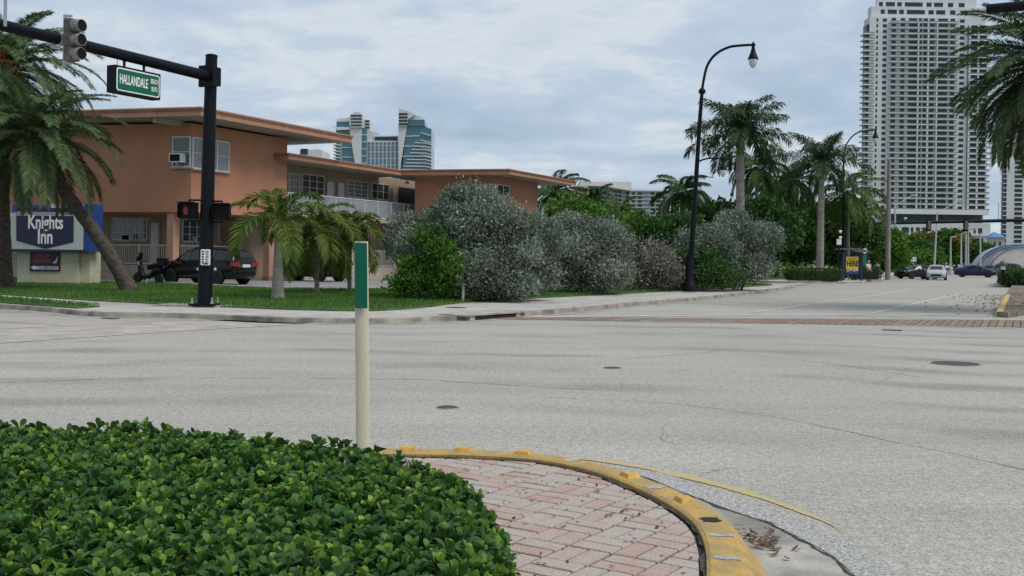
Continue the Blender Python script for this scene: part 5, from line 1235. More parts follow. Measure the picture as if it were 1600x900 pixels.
M_TRKR = mat('royal_palm_trunk', (0.29, 0.265, 0.225), 0.85, var=0.22, scale=2, bump=0.3, bscale=14, stretch=(1, 1, 3))
M_TRKC = mat('coconut_trunk', (0.24, 0.20, 0.16), 0.9, var=0.3, scale=4, bump=0.4, bscale=10, stretch=(1, 1, 3))
LM_DATE = leafmat('date_palm_leaf', [(0.0, (0.032, 0.058, 0.022)), (0.4, (0.068, 0.112, 0.045)), (0.75, (0.135, 0.19, 0.078)), (1.0, (0.25, 0.28, 0.13))], 0.6, 0.2, 0.2)
LM_DEAD = leafmat('dead_frond_leaf', [(0.0, (0.07, 0.06, 0.045)), (0.5, (0.13, 0.115, 0.09)), (1.0, (0.21, 0.19, 0.15))], 0.8, 0.15)
LM_ROYAL = leafmat('royal_palm_leaf', [(0.0, (0.022, 0.046, 0.020)), (0.5, (0.045, 0.085, 0.035)), (0.85, (0.085, 0.13, 0.05)), (1.0, (0.17, 0.18, 0.07))], 0.6, 0.2, 0.2)
LM_COCO = leafmat('coconut_leaf', [(0.0, (0.025, 0.055, 0.016)), (0.5, (0.055, 0.11, 0.028)), (0.8, (0.12, 0.17, 0.04)), (1.0, (0.27, 0.25, 0.06))], 0.6, 0.25, 0.2)
LM_XMAS = leafmat('young_palm_leaf', [(0.0, (0.03, 0.06, 0.014)), (0.5, (0.075, 0.135, 0.025)), (0.8, (0.17, 0.20, 0.04)), (1.0, (0.33, 0.28, 0.07))], 0.6, 0.3, 0.2)
M_FRUIT = mat('orange_dates', (0.42, 0.17, 0.03), 0.6, var=0.25, scale=12)
def fruit(dirs):
    def f(t, C):
        for ox, oy, oz in dirs:
            mb = MB(); rr = random.Random(int(ox * 100 + oz * 10)); d = Vector((ox, oy, 0)); ln = 1.0
            hub = C + Vector((ox, oy, oz))
            for i in range(110):
                q = hub + Vector((rr.gauss(0, .17), rr.gauss(0, .14), -abs(rr.gauss(0, .28)))); s_ = rr.uniform(.028, .045)
                mb.lathe(q, [(.001, -s_), (s_ * .8, 0), (.001, s_)], 5)
            mb.tube([C, C + Vector((ox * .5, oy * .5, oz * .5 + .45)), hub], [.04, .03, .02], 5)
            tag(mb.build('fruit_cluster', M_FRUIT, t), kind='stuff')
    return f
def dead_skirt(n, L, seed, r):
    def f(t, C):
        rr = random.Random(seed)
        for i in range(n):
            az = i * 2.39996; me = frond_mesh(L * rr.uniform(.7, 1.1), math.radians(-35 - 25 * rr.random()), math.radians(45), 50, .5, .03, LM_DEAD, seed * 31 + i, .9, .0, .1, .9, .5)
            o = link('dead_frond', me, t); o.location = C + Vector((math.cos(az) * r, math.sin(az) * r, -.3)); o.rotation_euler = (0, 0, az)
    return f
DATE = dict(n=76, e0=82, e1=-42, droop=78, L=4.0, nl=175, ll=0.58, lw=0.032, m=LM_DATE, hang=.30, vee=.30, start=.12, sweep=.55, boots=40, pw=.9)
ba = G(203, 453, GZ); ba = Vector((P(203, 453, 40).x, 40.0, GZ))
def both(*fs):
    def f(t, C):
        for g_ in fs: g_(t, C)
    return f
palm('date_palm', 'date palm with a leaning scarred trunk in front of the motel sign', ba, P(46, 218, 39.2), .27, .22, dict(DATE, n=60, L=3.7, e1=-26), 3, M_TRKD, [P(163, 385, 39.8), P(108, 308, 39.5)], None, both(dead_skirt(7, 2.0, 5, .3)))
bb_ = Vector((P(8, 446, 42).x, 42.0, GZ))
palm('date_palm', 'tall upright date palm with orange fruit clusters beside the mast arm', bb_, P(-2, 112, 42), .30, .26, dict(DATE, L=4.3, n=72, e1=-30), 4, M_TRKD, None, None, both(fruit([(.35, -1.5, 1.35), (.75, -1.6, .75), (.95, -1.5, .25), (.35, -1.7, .35), (.55, -1.6, -.2), (-.4, -1.6, .5), (1.2, -1.2, -.1)]), dead_skirt(12, 2.6, 6, .35)))
# heavy brown trunk foot of the upright palm
br2 = Vector((18.9, 36.0, .165))
palm('date_palm', 'date palm on the median reaching over the road beside the tower', br2, P(1664, 104, 36), .34, .28, dict(DATE, n=105, L=4.1, e1=-55, droop=64, t0=.52, ll=.68, lw=.042), 5, M_TRKD, None, None, None)
ROYAL = dict(n=22, e0=86, e1=-20, droop=72, L=4.0, nl=95, ll=1.0, lw=.085, m=LM_ROYAL, hang=.45, vee=.1, shaft=1.6, rings=.4, sweep=.5, plume=.9)
def rp(px, py_c, D, label, spec=ROYAL, r0=.28, r1=.16, seed=10, zb=.19, name='royal_palm', tm=None, dx=0, group=None):
    c = P(px, py_c, D); b_ = Vector((P(px + dx, 420, D).x, D, zb)); return palm(name, label, b_, c - Z3 * (spec.get('shaft', 0) * .85), r0, r1, spec, seed, tm or M_TRKR, None, group)
rp(1157, 210, 72, 'tall royal palm behind the silver shrubs, beside the double street lamp', dict(ROYAL, L=4.1, n=22), .34, .26, 11)
rp(1284, 255, 91, 'royal palm with a long pale trunk rising from the low hedge by the driveway', dict(ROYAL, L=4.2, n=20), .33, .24, 12, dx=-3)
COCO = dict(n=22, e0=80, e1=-45, droop=80, L=3.6, nl=75, ll=.85, lw=.085, m=LM_COCO, hang=.45, vee=.05, sweep=.6)
for i, (x, y, D, L, lab, e1) in enumerate(((1066, 300, 78, 2.7, 'bushy palm crown seen just past the lamp shaft, before the distant condominium', -45), (1183, 262, 95, 3.3, 'slender palm with light fronds behind the taller royal palm', -40), (1214, 293, 105, 3.0, 'smaller palm between the two royal palms', -45),
        (1243, 282, 100, 3.6, 'full palm leaning behind the royal palm by the driveway', -50), (1325, 300, 98, 4.6, 'yellow-green palm arching around the lamp behind the shelter', -55), (1208, 300, 110, 2.4, 'little palm silhouette low between the trunks', -30), (868, 300, 86, 3.4, 'dark palm crown rising behind the motel roof corner', -55),
        (965, 335, 84, 2.4, 'yellowing coconut palm before the curved condominium', -55), (925, 318, 88, 3.0, 'feathery palm beside the motel roof corner palm', -45), (1345, 330, 112, 4.0, 'shaggy palm in front of the tower foot', -60), (1135, 345, 88, 2.2, 'low palm among dark trees behind the silver shrubs', -40))):
    rp(x, y, D, lab, dict(COCO, L=L, e1=e1, n=22 if L > 3 else 18, t0=.62 if 'yellow' in lab else .48), .18, .13, 20 + i, name='coconut_palm', tm=M_TRKC, dx=random.uniform(-6, 6))
XM = dict(n=12, e0=80, e1=-15, droop=100, L=2.3, nl=60, ll=.65, lw=.062, m=LM_XMAS, hang=.42, vee=.45, shaft=.8, rings=.7, sweep=.5, t0=.56)
def xp(px, pyb, pyc, label, spec, r0, r1, seed):
    b_ = G(px, pyb, GZ); c = P(px + 1, pyc, b_.y); palm('young_palm', label, b_, c - Z3 * spec['shaft'] * .85, r0, r1, spec, seed, M_TRKR if r0 > .15 else M_TRKC)
xp(434, 467, 345, 'young palm with a thick ringed pale trunk on the lawn beside the motel column', dict(XM, n=12, L=2.5), .22, .11, 51)
xp(495, 460, 358, 'young palm with a dark thin trunk before the rear of the farther black car', dict(XM, n=16, L=2.1, e1=-40), .10, .07, 52)
xp(546, 456, 364, 'smallest young palm right beside the marker post', dict(XM, n=16, L=1.9, e1=-45), .09, .07, 53)

# ---------------------------------------------------------------- broadleaf trees
def tree(label, px, D, blobs_px, ncl, size, lm, seed, trunk_r=.22, zb=.19, per=10, spread=.3, name='leafy_tree', group=None):
    b_ = Vector((P(px, 420, D).x, D, zb)); bl_ = pxblobs(b_, D, blobs_px); t = thing(name, label, 'tree', tuple(b_), 0, group)
    p, d, s, tn = blob_leaves(bl_, ncl, per, spread, size, .2, .22, .3, seed, rough=.3)
    o = leaf_cloud('crown', p, d, s, lm, t, tint=tn); o['kind'] = 'stuff'
    mb = MB(); rr = random.Random(seed); hub = Vector((sum(b[0] for b in bl_) / len(bl_), sum(b[1] for b in bl_) / len(bl_), min(b[2] for b in bl_) * .6))
    mb.tube(smooth3([Vector((0, 0, 0)), Vector((hub.x * .4, hub.y * .4, hub.z * .55)), hub], 4), [trunk_r * (1 - .5 * k / 8) for k in range(9)], 8)
    for b in bl_:
        e = Vector((b[0], b[1], b[2])); mb.tube(smooth3([hub, hub.lerp(e, .5) + Z3 * .2, e], 3), [trunk_r * .5 * (1 - .8 * k / 6) for k in range(7)], 6)
        for j in range(3):
            a = rr.uniform(0, 6.28); e2 = e + Vector((math.cos(a) * b[3] * .75, math.sin(a) * b[4] * .75, b[5] * rr.uniform(-.2, .7))); mb.tube([hub.lerp(e, .6), e2], [trunk_r * .2, trunk_r * .05], 5)
    mb.build('trunk', M_BARK, t); return t
T = tree
T('dense bright green tree filling the gap behind the second silver shrub', 940, 66, [(905, 347, 40, 24, 2, 0), (950, 364, 44, 28, 2, 0), (985, 366, 30, 24, 2, 1), (880, 337, 24, 16, 1.6, 1)], 1500, .26, LM_GREEN, 61)
T('rounded green tree behind the lamp, below the condominium', 1030, 64, [(1010, 378, 34, 30, 2, 0), (1045, 374, 34, 28, 2, 1), (1070, 372, 26, 32, 2, 0), (1000, 402, 34, 32, 1.6, 0)], 1700, .26, LM_DEEP, 62)
T('dark sea-grape tree behind the silver shrub with the overhanging top', 1150, 74, [(1130, 345, 30, 20, 2, 0), (1165, 350, 40, 24, 2.2, 1), (1200, 360, 34, 30, 2.2, 0), (1105, 340, 18, 14, 1.5, 0), (1190, 335, 30, 14, 1.8, 1)], 1500, .34, LM_DEEP, 63)
T('dark green tree mass beside the driveway, behind the royal palm trunk', 1250, 97, [(1235, 362, 34, 34, 3, 0), (1260, 345, 34, 24, 3, 1), (1215, 385, 30, 30, 2.6, 0), (1250, 392, 34, 22, 2.4, 2)], 1700, .36, LM_DEEP, 64)
T('tall dense tree directly behind the bus shelter', 1310, 108, [(1300, 350, 30, 38, 3, 0), (1335, 365, 34, 40, 3, 0), (1315, 395, 40, 26, 3, 0), (1285, 380, 24, 36, 3, 1)], 1900, .38, LM_DEEP, 65)
T('broad green tree behind the utility pole', 1370, 116, [(1365, 390, 32, 28, 3, 0), (1390, 400, 26, 22, 3, 0), (1350, 405, 26, 22, 3, 0), (1385, 375, 18, 14, 2.4, 0)], 1600, .36, LM_GREEN, 66)
T('dark tree in the row at the tower foot, behind the black car', 1420, 165, [(1412, 392, 26, 24, 4, 0), (1435, 398, 24, 20, 4, 0), (1400, 405, 22, 18, 4, 0)], 1000, .5, LM_DEEP, 67)
T('orange-tinged flowering tree behind the pale light poles', 1450, 170, [(1448, 382, 16, 12, 3, 0), (1440, 376, 12, 8, 3, 0)], 420, .5, LM_OLIVE, 68)
T('light green tree beside the leaning light pole', 1474, 168, [(1474, 375, 16, 12, 3, 0), (1470, 392, 22, 16, 4, 0), (1485, 396, 18, 14, 4, 0)], 800, .5, LM_GREEN, 69)
T('yellow-green small tree before the tower base', 1495, 166, [(1494, 379, 11, 9, 3, 0)], 260, .45, LM_OLIVE, 70)
T('dark rounded tree beside the curved ramp', 1515, 168, [(1500, 396, 20, 16, 4, 0), (1518, 395, 18, 16, 4, 0), (1532, 398, 14, 12, 4, 0), (1497, 370, 10, 6, 3, 1)], 900, .5, LM_DEEP, 71)
T('low spreading tree between the black car and the pale light pole', 1455, 150, [(1448, 405, 26, 10, 3, 0), (1430, 408, 18, 8, 3, 0)], 500, .45, LM_GREEN, 72)
T('green tree behind the far end of the silver shrubs, under the small palm', 1090, 82, [(1085, 362, 26, 22, 2, 0), (1060, 364, 22, 16, 2, 0), (1110, 362, 24, 24, 2, 0)], 900, .28, LM_GREEN, 73)
# spiky fern clumps at the edge of the bed
def spiky(label, px, pyb, n, L, seed, lm=LM_GREEN):
    b_ = G(px, pyb, .19); b_.y = 88 if px < 1255 else 95; b_.x = P(px, pyb, b_.y).x; t = thing('fern_clump', label, 'fern', (b_.x, b_.y, .19)); rr = random.Random(seed)
    for i in range(n):
        az = i * 2.4; me = frond_mesh(L * rr.uniform(.7, 1.1), math.radians(rr.uniform(45, 85)), math.radians(70), 26, .22, .05, lm, seed * 17 + i, .2, .2, .1, .5, .6); o = link('leaf_blade', me, t); o.rotation_euler = (0, 0, az)
for i, (x, y, lab) in enumerate(((1212, 433, 'spiky fern clump at the driveway edge of the bed'), (1228, 433, 'fern clump just left in the bed of the royal palm'), (1248, 433, 'taller fern clump behind the low clipped hedge'), (1266, 433, 'fern clump close beside the royal palm trunk'), (1296, 434, 'fern clump between royal palm trunk and shelter'))): spiky(lab, x, y, 16, 2.0, 80 + i)

# ---------------------------------------------------------------- near clipped hedge
LM_HEDGE = leafmat('hedge_leaf', [(0.0, (0.022, 0.065, 0.014)), (0.4, (0.044, 0.115, 0.024)), (0.75, (0.088, 0.20, 0.034)), (1.0, (0.25, 0.37, 0.05))], 0.5, 0.28, 0.25)
hedge = thing('clipped_hedge', 'low clipped hedge of glossy green leaves on the paved corner, before the marker post', 'hedge', (-1.5, 3.5, 0.116))
HO = Vector(hedge.location)
def hedge_edge_x(y):      # right limit at the foot
    pts = [(0.5, 0.02), (3.6, 0.06), (4.3, 0.0), (4.65, -0.10), (4.95, -0.30), (5.28, -0.64), (5.55, -1.08), (5.74, -1.7), (5.92, -6.0)]
    for (y0, x0), (y1, x1) in zip(pts, pts[1:]):
        if y0 <= y <= y1: return x0 + (x1 - x0) * (y - y0) / (y1 - y0)
    return -9 if y > 5.92 else 0.02
def hedge_top(x, y):
    """height of the clipped surface, None outside"""
    dx = hedge_edge_x(y) - x
    best = dx
    for k in range(1, 14):
        for yy in (y + k * 0.05,):
            d = math.hypot(k * 0.05, max(0.0, x - hedge_edge_x(yy))) if x > hedge_edge_x(yy) else 9
            best = min(best, d)
    if dx <= 0: return None
    w = min(1.0, best / 0.24); return 0.29 + 0.382 * math.sqrt(max(0, 1 - (1 - w) ** 2)) + 0.014 * math.sin(x * 7) * math.sin(y * 6.3)
def hleaf_verts(L, W):
    # obovate leaf along +X, folded and arched: 11 vertices
    xs = [0.0, 0.22, 0.5, 0.75, 0.92, 1.0]; ws = [0.06, 0.25, 0.46, 0.50, 0.32, 0.08]; zs = [0.0, 0.045, 0.065, 0.05, 0.015, -0.01]
    v = []
    for x, w, z in zip(xs, ws, zs): v += [(x * L, w * W, z * L + w * W * .32), (x * L, 0, z * L), (x * L, -w * W, z * L + w * W * .32)]
    f = []
    for i in range(5):
        k = i * 3; f += [(k, k + 1, k + 4, k + 3), (k + 1, k + 2, k + 5, k + 4)]
    return np.array(v), np.array(f)
HV, HF = hleaf_verts(1.0, 0.56)
rh = random.Random(99); shoots = []
def visible_y(x, y): return -4.3 < x < 0.25 and 2.35 < y < 5.8
y = 2.3
while y < 5.9:
    x = -5.2
    while x < 0.1:
        xx, yy = x + rh.uniform(-.03, .03), y + rh.uniform(-.03, .03); z = hedge_top(xx, yy)
        if z is not None and xx > -0.56 * yy - 1.3: shoots.append((xx, yy, z))
        x += 0.048
    y += 0.048
leaves = []     # (pos, az, elev, size, tint)
for (x, y, z) in shoots:
    # surface normal by finite differences
    z1 = hedge_top(x + .05, y) or 0.1; z2 = hedge_top(x, y + .05) or 0.1; nx, ny = -(z1 - z) / .05, -(z2 - z) / .05; nv = Vector((max(-2.5, min(2.5, nx)), max(-2.5, min(2.5, ny)), 1.0)).normalized()
    st = 0.5 + rh.gauss(0, .16); hgt = rh.gauss(0, .015) + (0.03 if rh.random() < .05 else 0); zc = z + hgt; a0_ = rh.uniform(0, 6.28)
    ax1 = (nv + Vector((rh.gauss(0, .25), rh.gauss(0, .25), 0.3))).normalized(); e1 = ax1.orthogonal().normalized(); e2 = ax1.cross(e1)
    nl_ = rh.randint(6, 9)
    for k in range(nl_):
        lv = k / nl_; az = a0_ + k * 2.4; opn = math.radians(16 + 64 * lv + rh.uniform(-12, 12)); out_ = e1 * math.cos(az) + e2 * math.sin(az)
        d = (ax1 * math.cos(opn) + out_ * math.sin(opn)).normalized(); L = (0.034 + 0.025 * min(1, lv * 1.7)) * rh.uniform(.75, 1.25)
        upn = (ax1 * math.sin(opn) - out_ * math.cos(opn)); tn = st + (0.30 if lv < .28 else 0.0) - .14 * lv + rh.gauss(0, .09)
        leaves.append((Vector((x, y, zc)) - ax1 * (.035 * lv), d, upn, L, min(1, max(0, tn))))
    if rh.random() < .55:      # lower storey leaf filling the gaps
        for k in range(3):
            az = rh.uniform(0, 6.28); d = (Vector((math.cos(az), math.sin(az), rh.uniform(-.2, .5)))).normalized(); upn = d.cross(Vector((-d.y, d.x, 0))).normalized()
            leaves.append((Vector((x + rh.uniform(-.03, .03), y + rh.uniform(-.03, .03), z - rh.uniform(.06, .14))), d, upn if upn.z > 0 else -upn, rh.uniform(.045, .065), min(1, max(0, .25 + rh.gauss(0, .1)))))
# side wall of the hedge below the clipped top
for i in range(5200):
    y = rh.uniform(3.0, 5.75); ex = hedge_edge_x(y)
    x = ex - abs(rh.gauss(0, .05)); z = rh.uniform(.13, .42)
    if x < -0.56 * y - .35: continue
    d = Vector((rh.gauss(.6, .5), rh.gauss(.2, .6), rh.gauss(.35, .4))).normalized(); upn = d.cross(Vector((-d.y, d.x, 0.01))).normalized()
    leaves.append((Vector((x, y, z)), d, upn if upn.z > 0 else -upn, rh.uniform(.035, .058), min(1, max(0, .42 + rh.gauss(0, .17)))))
def lmatrix(p, d, u, L):
    s = u.cross(d).normalized(); u2 = d.cross(s); return np.array([[d.x, s.x, u2.x], [d.y, s.y, u2.y], [d.z, s.z, u2.z]]) * L
order = sorted(range(len(leaves)), key=lambda i: (0 if leaves[i][4] > .5 else 1.2) + abs(leaves[i][0].y - 3.25) * .9 + (0 if -1.9 < leaves[i][0].x < -.2 else 2) + (0 if leaves[i][0].z > .58 else 3))
pick = set(order[:300]); hm = []
for k in range(6):
    tn = 0.30 + 0.12 * k; hm.append(to_mesh('leaf', HV, HF.ravel(), np.full(10, 4), LM_HEDGE, np.full(len(HV), tn), True))
V_, F_, T_ = [], [], []
for i, (p, d, u, L, tn) in enumerate(leaves):
    M3 = lmatrix(p, d, u, L)
    if i in pick:
        o = link('leaf', hm[min(5, max(0, int((tn - .30) / .12 + .5)))], hedge); q = p - HO
        o.matrix_local = Matrix([[*M3[0], q.x], [*M3[1], q.y], [*M3[2], q.z], [0, 0, 0, 1]])
    else:
        k = len(V_); V_.append(HV @ M3.T + np.array([p.x - HO.x, p.y - HO.y, p.z - HO.z])); T_.append(np.full(len(HV), tn))
nL = len(V_); allv = np.concatenate(V_); allf = (HF[None, :, :] + (np.arange(nL) * len(HV))[:, None, None]).reshape(-1, 4)
tag(link('foliage', to_mesh('foliage', allv, allf.ravel(), np.full(len(allf), 4), LM_HEDGE, np.concatenate(T_), True), hedge), kind='stuff')
# twig mass below the leaves, and the rest of the hedge towards the camera side
mb = MB(); rr = random.Random(4)
for i in range(1500):
    x, y = rr.uniform(-5.0, 0), rr.uniform(2.4, 5.7); z = hedge_top(x, y)
    if z is None: continue
    b0 = Vector((x + rr.uniform(-.1, .1), y + rr.uniform(-.1, .1), .15)) - HO; mb.tube([b0, b0.lerp(Vector((x, y, z - .02)) - HO, .6) + Vector((rr.uniform(-.04, .04), rr.uniform(-.04, .04), 0)), Vector((x, y, z - .02)) - HO], [.006, .004, .002], 3, False)
tag(mb.build('twigs', M_BARK, hedge), kind='stuff')
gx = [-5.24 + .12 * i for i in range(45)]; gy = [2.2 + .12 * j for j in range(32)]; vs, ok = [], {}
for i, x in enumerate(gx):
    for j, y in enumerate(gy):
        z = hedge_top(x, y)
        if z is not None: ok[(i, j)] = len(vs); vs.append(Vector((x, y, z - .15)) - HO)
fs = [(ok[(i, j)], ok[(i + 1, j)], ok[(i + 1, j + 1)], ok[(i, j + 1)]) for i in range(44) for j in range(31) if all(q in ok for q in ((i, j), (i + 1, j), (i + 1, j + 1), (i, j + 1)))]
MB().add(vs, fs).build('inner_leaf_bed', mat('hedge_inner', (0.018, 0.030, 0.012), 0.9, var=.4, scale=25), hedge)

# ================================================================ DISTANT BUILDINGS
M_TW = mat('tower_white', (0.60, 0.61, 0.61), 0.8, var=0.06, scale=0.05)
M_TG = mat('tower_dark_glass', (0.03, 0.042, 0.055), 0.25, var=.3, scale=.2, spec=.3); M_TSL = mat('tower_slab', (0.66, 0.67, 0.67), 0.8, var=0.05, scale=.1)
M_TGR = mat('balcony_glass_rail', (0.19, 0.235, 0.25), 0.25, var=0.15, scale=.3)
M_TEAL = glass('teal_glass', (0.035, 0.15, 0.20), 0.12); M_BLUEG = glass('blue_glass', (0.06, 0.14, 0.22), 0.15)
def far_thing(name, label, cat, px, D): return thing(name, label, cat, (P(px, 400, D).x, D, 0.0))
def fbox(t, name, m, D, x0, x1, y0, y1, d0, d1, parent=None, yref=None, zero=False):
    """pixel rectangle at depth D -> box from D+d0 to D+d1"""
    o = Vector(t.location); ym = yref or (y0 + y1) / 2; a, b = P(x0, ym, D), P(x1, ym, D); xm = (x0 + x1) / 2
    z1 = P(xm, y0, D).z; z0 = 0.0 if zero else P(xm, y1, D).z
    return MB().box(a.x - o.x, b.x - o.x, d0, d1, z0, z1).build(name, m, parent or t)
class Shared:
    """boxes that share mesh data"""
    def __init__(s): s.c = {}
    def put(s, t, name, m, c, hx, hy, hz, parent=None):
        k = (name, m.name, round(hx, 2), round(hy, 2), round(hz, 2))
        if k not in s.c: s.c[k] = MB().box(-hx, hx, -hy, hy, -hz, hz).mesh(name, m)
        o = link(name, s.c[k], parent or t); o.location = Vector(c) - Vector(t.location); return o
SH = Shared()
# --- the white tower
DT = 563.0; tw = far_thing('apartment_tower', 'tall white apartment tower with stacked balcony rows, far beyond the trees', 'tower', 1445, DT)
pitch = 8.85 * DT / F; ztop = P(1445, 27, DT).z; zpod = P(1445, 334, DT).z; XR = 200
def tx(px): return P(px, XR, DT).x
def tz(py): return P(1445, py, DT).z
tO = Vector(tw.location)
MB().box(tx(1357) - tO.x, tx(1538) - tO.x, 0, 9, tz(352), ztop).build('shaft', M_TW, tw)
MB().box(tx(1353) - tO.x, tx(1366) - tO.x, 1.0, 6.5, zpod, ztop - 4).build('corner_glazing', M_TG, tw)
MB().box(tx(1510.5) - tO.x, tx(1540) - tO.x, -.25, 8, zpod, ztop - 4).build('corner_glazing', M_TG, tw)
MB().box(tx(1362) - tO.x, tx(1541) - tO.x, 3, 8.5, ztop, tz(9)).build('penthouse', M_TW, tw)
MB().box(tx(1374) - tO.x, tx(1531) - tO.x, 6, 8.4, tz(9), tz(-6)).build('roof_plant', M_TW, tw)
for x0, x1 in ((1377, 1383), (1388, 1402), (1406, 1413), (1418, 1446), (1452, 1460), (1464, 1478), (1486, 1494), (1503, 1512)):
    c = ((tx(x0) + tx(x1)) / 2, DT + 2.98, tz(17)); SH.put(tw, 'window', M_TG, c, (tx(x1) - tx(x0)) / 2, .12, 1.1)
    SH.put(tw, 'window', M_TG, (c[0], DT + 5.98, tz(3)), (tx(x1) - tx(x0)) / 2, .12, 1.1)
nfl = int((ztop - zpod) / pitch); bay = [(1391, 1398), (1405.5, 1412), (1418, 1431), (1433, 1438.5), (1441, 1448), (1451, 1458), (1464, 1479), (1483, 1490)]
small = MB()
for k in range(nfl):
    z = ztop - (k + .5) * pitch - .2
    if k > 0 or True:
        for x0, x1 in bay: SH.put(tw, 'window', M_TG, ((tx(x0) + tx(x1)) / 2, DT - .02, z), (tx(x1) - tx(x0)) / 2, .1, pitch * .36)
    SH.put(tw, 'balcony', M_TSL, ((tx(1386.5) + tx(1495)) / 2, DT - .9, z - pitch * .5 + .12), (tx(1495) - tx(1386.5)) / 2, .9, .20)
    SH.put(tw, 'balcony_rail', M_TGR, ((tx(1386.5) + tx(1495)) / 2, DT - 1.75, z - pitch * .5 + .62), (tx(1495) - tx(1386.5)) / 2, .03, .30)
    if k > 1:
        SH.put(tw, 'corner_balcony', M_TSL, ((tx(1348) + tx(1364.5)) / 2, DT + 2.8, z - pitch * .5 + .12), (tx(1364.5) - tx(1348)) / 2, 3.6, .32)
        SH.put(tw, 'corner_balcony', M_TSL, ((tx(1511) + tx(1545.5)) / 2, DT + 3.4, z - pitch * .5 + .12), (tx(1545.5) - tx(1511)) / 2, 4.8, .36)
        small.box(tx(1348.1) - tO.x, tx(1364.4) - tO.x, -.8, -.74, z - pitch * .5 + .32 , z - pitch * .5 + 1.0); small.box(tx(1511.1) - tO.x, tx(1545.4) - tO.x, -1.4, -1.34, z - pitch * .5 + .32, z - pitch * .5 + 1.0)
tag(small.build('corner_rails', M_TGR, tw), kind='stuff')
for x in (1512.5, 1526, 1540.5): MB().box(tx(x) - tO.x - .45, tx(x) - tO.x + .45, -1.2, .2, zpod, ztop - 4).build('corner_pier', M_TSL, tw)
sw = MB()
for k in range(nfl):
    z = ztop - (k + .5) * pitch - .2
    for x0, x1 in ((1367.5, 1370), (1377.5, 1383.5), (1498, 1505)):
        c0_, c1_ = tx(x0) - tO.x, tx(x1) - tO.x
        sw.box(c0_, c1_, -.12, .05, z - .85, z + .75)
tag(sw.build('small_windows', M_TG, tw), kind='stuff')
for x in (1461.2, 1447, 1431.8): MB().box(tx(x) - tO.x - .3, tx(x) - tO.x + .3, -1.7, .0, zpod, ztop - 2).build('balcony_fin', M_TSL, tw)
MB().box(tx(1378) - tO.x, tx(1543) - tO.x, -3, 9, tz(335), tz(328)).build('podium_cornice', M_TSL, tw)
MB().box(tx(1380) - tO.x, tx(1535) - tO.x, -.6, 9, tz(347.5), tz(335.2)).build('podium_glazing', M_TG, tw)
MB().box(tx(1380) - tO.x, tx(1547) - tO.x, -2, 9.5, 0, tz(347.6)).build('podium', M_TW, tw)
for x0, x1 in ((1409, 1420), (1423, 1427), (1431, 1437), (1441, 1449), (1473, 1479), (1489, 1495), (1521, 1524), (1528, 1534)):
    SH.put(tw, 'window', M_TG, ((tx(x0) + tx(x1)) / 2, DT - 2.05, tz(360)), (tx(x1) - tx(x0)) / 2, .1, 1.5)
for x0, x1, y in ((1513, 1536, 376),): SH.put(tw, 'window', M_TG, ((tx(x0) + tx(x1)) / 2, DT - 2.05, tz(y)), (tx(x1) - tx(x0)) / 2, .1, 1.5)
MB().box(tx(1400) - tO.x, tx(1545) - tO.x, -3, -2.0, tz(367.5), tz(365.6)).build('podium_ledge', M_TSL, tw)

# --- white tower at the right edge
DR = 690.0; t2w = far_thing('apartment_tower', 'white tower with one dark window column, right beside the blue-roofed house', 'tower', 1588, DR); o2 = Vector(t2w.location)
def rx(px): return P(px, 320, DR).x - o2.x
def rz_(py): return P(1588, py, DR).z
MB().box(rx(1573), rx(1625), 0, 6, 0, rz_(222)).build('shaft', M_TW, t2w)
MB().box(rx(1570.5), rx(1573.4), 1, 5.5, 0, rz_(226)).build('side_glazing', M_TG, t2w)
for k in range(22):
    z = rz_(240) - k * 7.2 * DR / F
    if z < 3: break
    SH.put(t2w, 'window', M_TG, (o2.x + (rx(1585) + rx(1597)) / 2, DR - .05, z), (rx(1597) - rx(1585)) / 2, .1, .95); SH.put(t2w, 'window', M_TG, (o2.x + (rx(1604) + rx(1612)) / 2, DR - .05, z), (rx(1612) - rx(1604)) / 2, .1, .95)
    SH.put(t2w, 'balcony', M_TSL, (o2.x + rx(1570.6), DR + 2.5, z - 1.4), (rx(1572.2) - rx(1569.5)) / 2 + .4, 2.8, .25)

# --- teal glass resort
DP = 1000.0; dp = far_thing('resort_hotel', 'distant twin-headed resort in teal glass and white behind the motel roof', 'hotel', 600, DP); oD = Vector(dp.location)
def slab(t, name, m, D, pts, d0, d1, parent=None):
    o = Vector(t.location); q = [P(x, y, D) - o for x, y in pts]; n = len(q)
    vs = [(p.x, d0, p.z) for p in q] + [(p.x, d1, p.z) for p in q]
    return MB().add(vs, [tuple(range(n))[::-1], tuple(range(n, 2 * n))] + [(i, (i + 1) % n, n + (i + 1) % n, n + i) for i in range(n)]).build(name, m, parent or t)
BY = 300
slab(dp, 'left_glass_wing', M_TEAL, DP, [(525, BY), (525, 205), (526, 190), (548, 190), (560, BY)], 0, 40)
slab(dp, 'left_parapet', M_TW, DP, [(526, 190.2), (527, 186), (546, 184), (548, 190.2)], -1, 38)
slab(dp, 'left_flare', M_TSL, DP, [(521, 199), (547, 199.5), (550, 203), (528, 204)], -4, 30)
slab(dp, 'left_pylon', M_TW, DP, [(546, 199), (565.5, 199), (564.5, BY), (561, BY), (555, 254)], -3, 40)
slab(dp, 'left_head', M_TW, DP, [(548, 200), (546, 185), (550, 179), (556, 176), (563, 176), (567, 180), (567, 200)], -5, 36)
for i in range(4): slab(dp, 'window', M_TG, DP, [(549.5, 180.6 + i * 5), (566.7, 180.6 + i * 5), (566.7, 183 + i * 5), (549.5, 183 + i * 5)], -5.4, -4)
slab(dp, 'stair_glass', M_TEAL, DP, [(565.4, BY), (565.4, 200), (573, 200), (573, BY)], -1, 30)
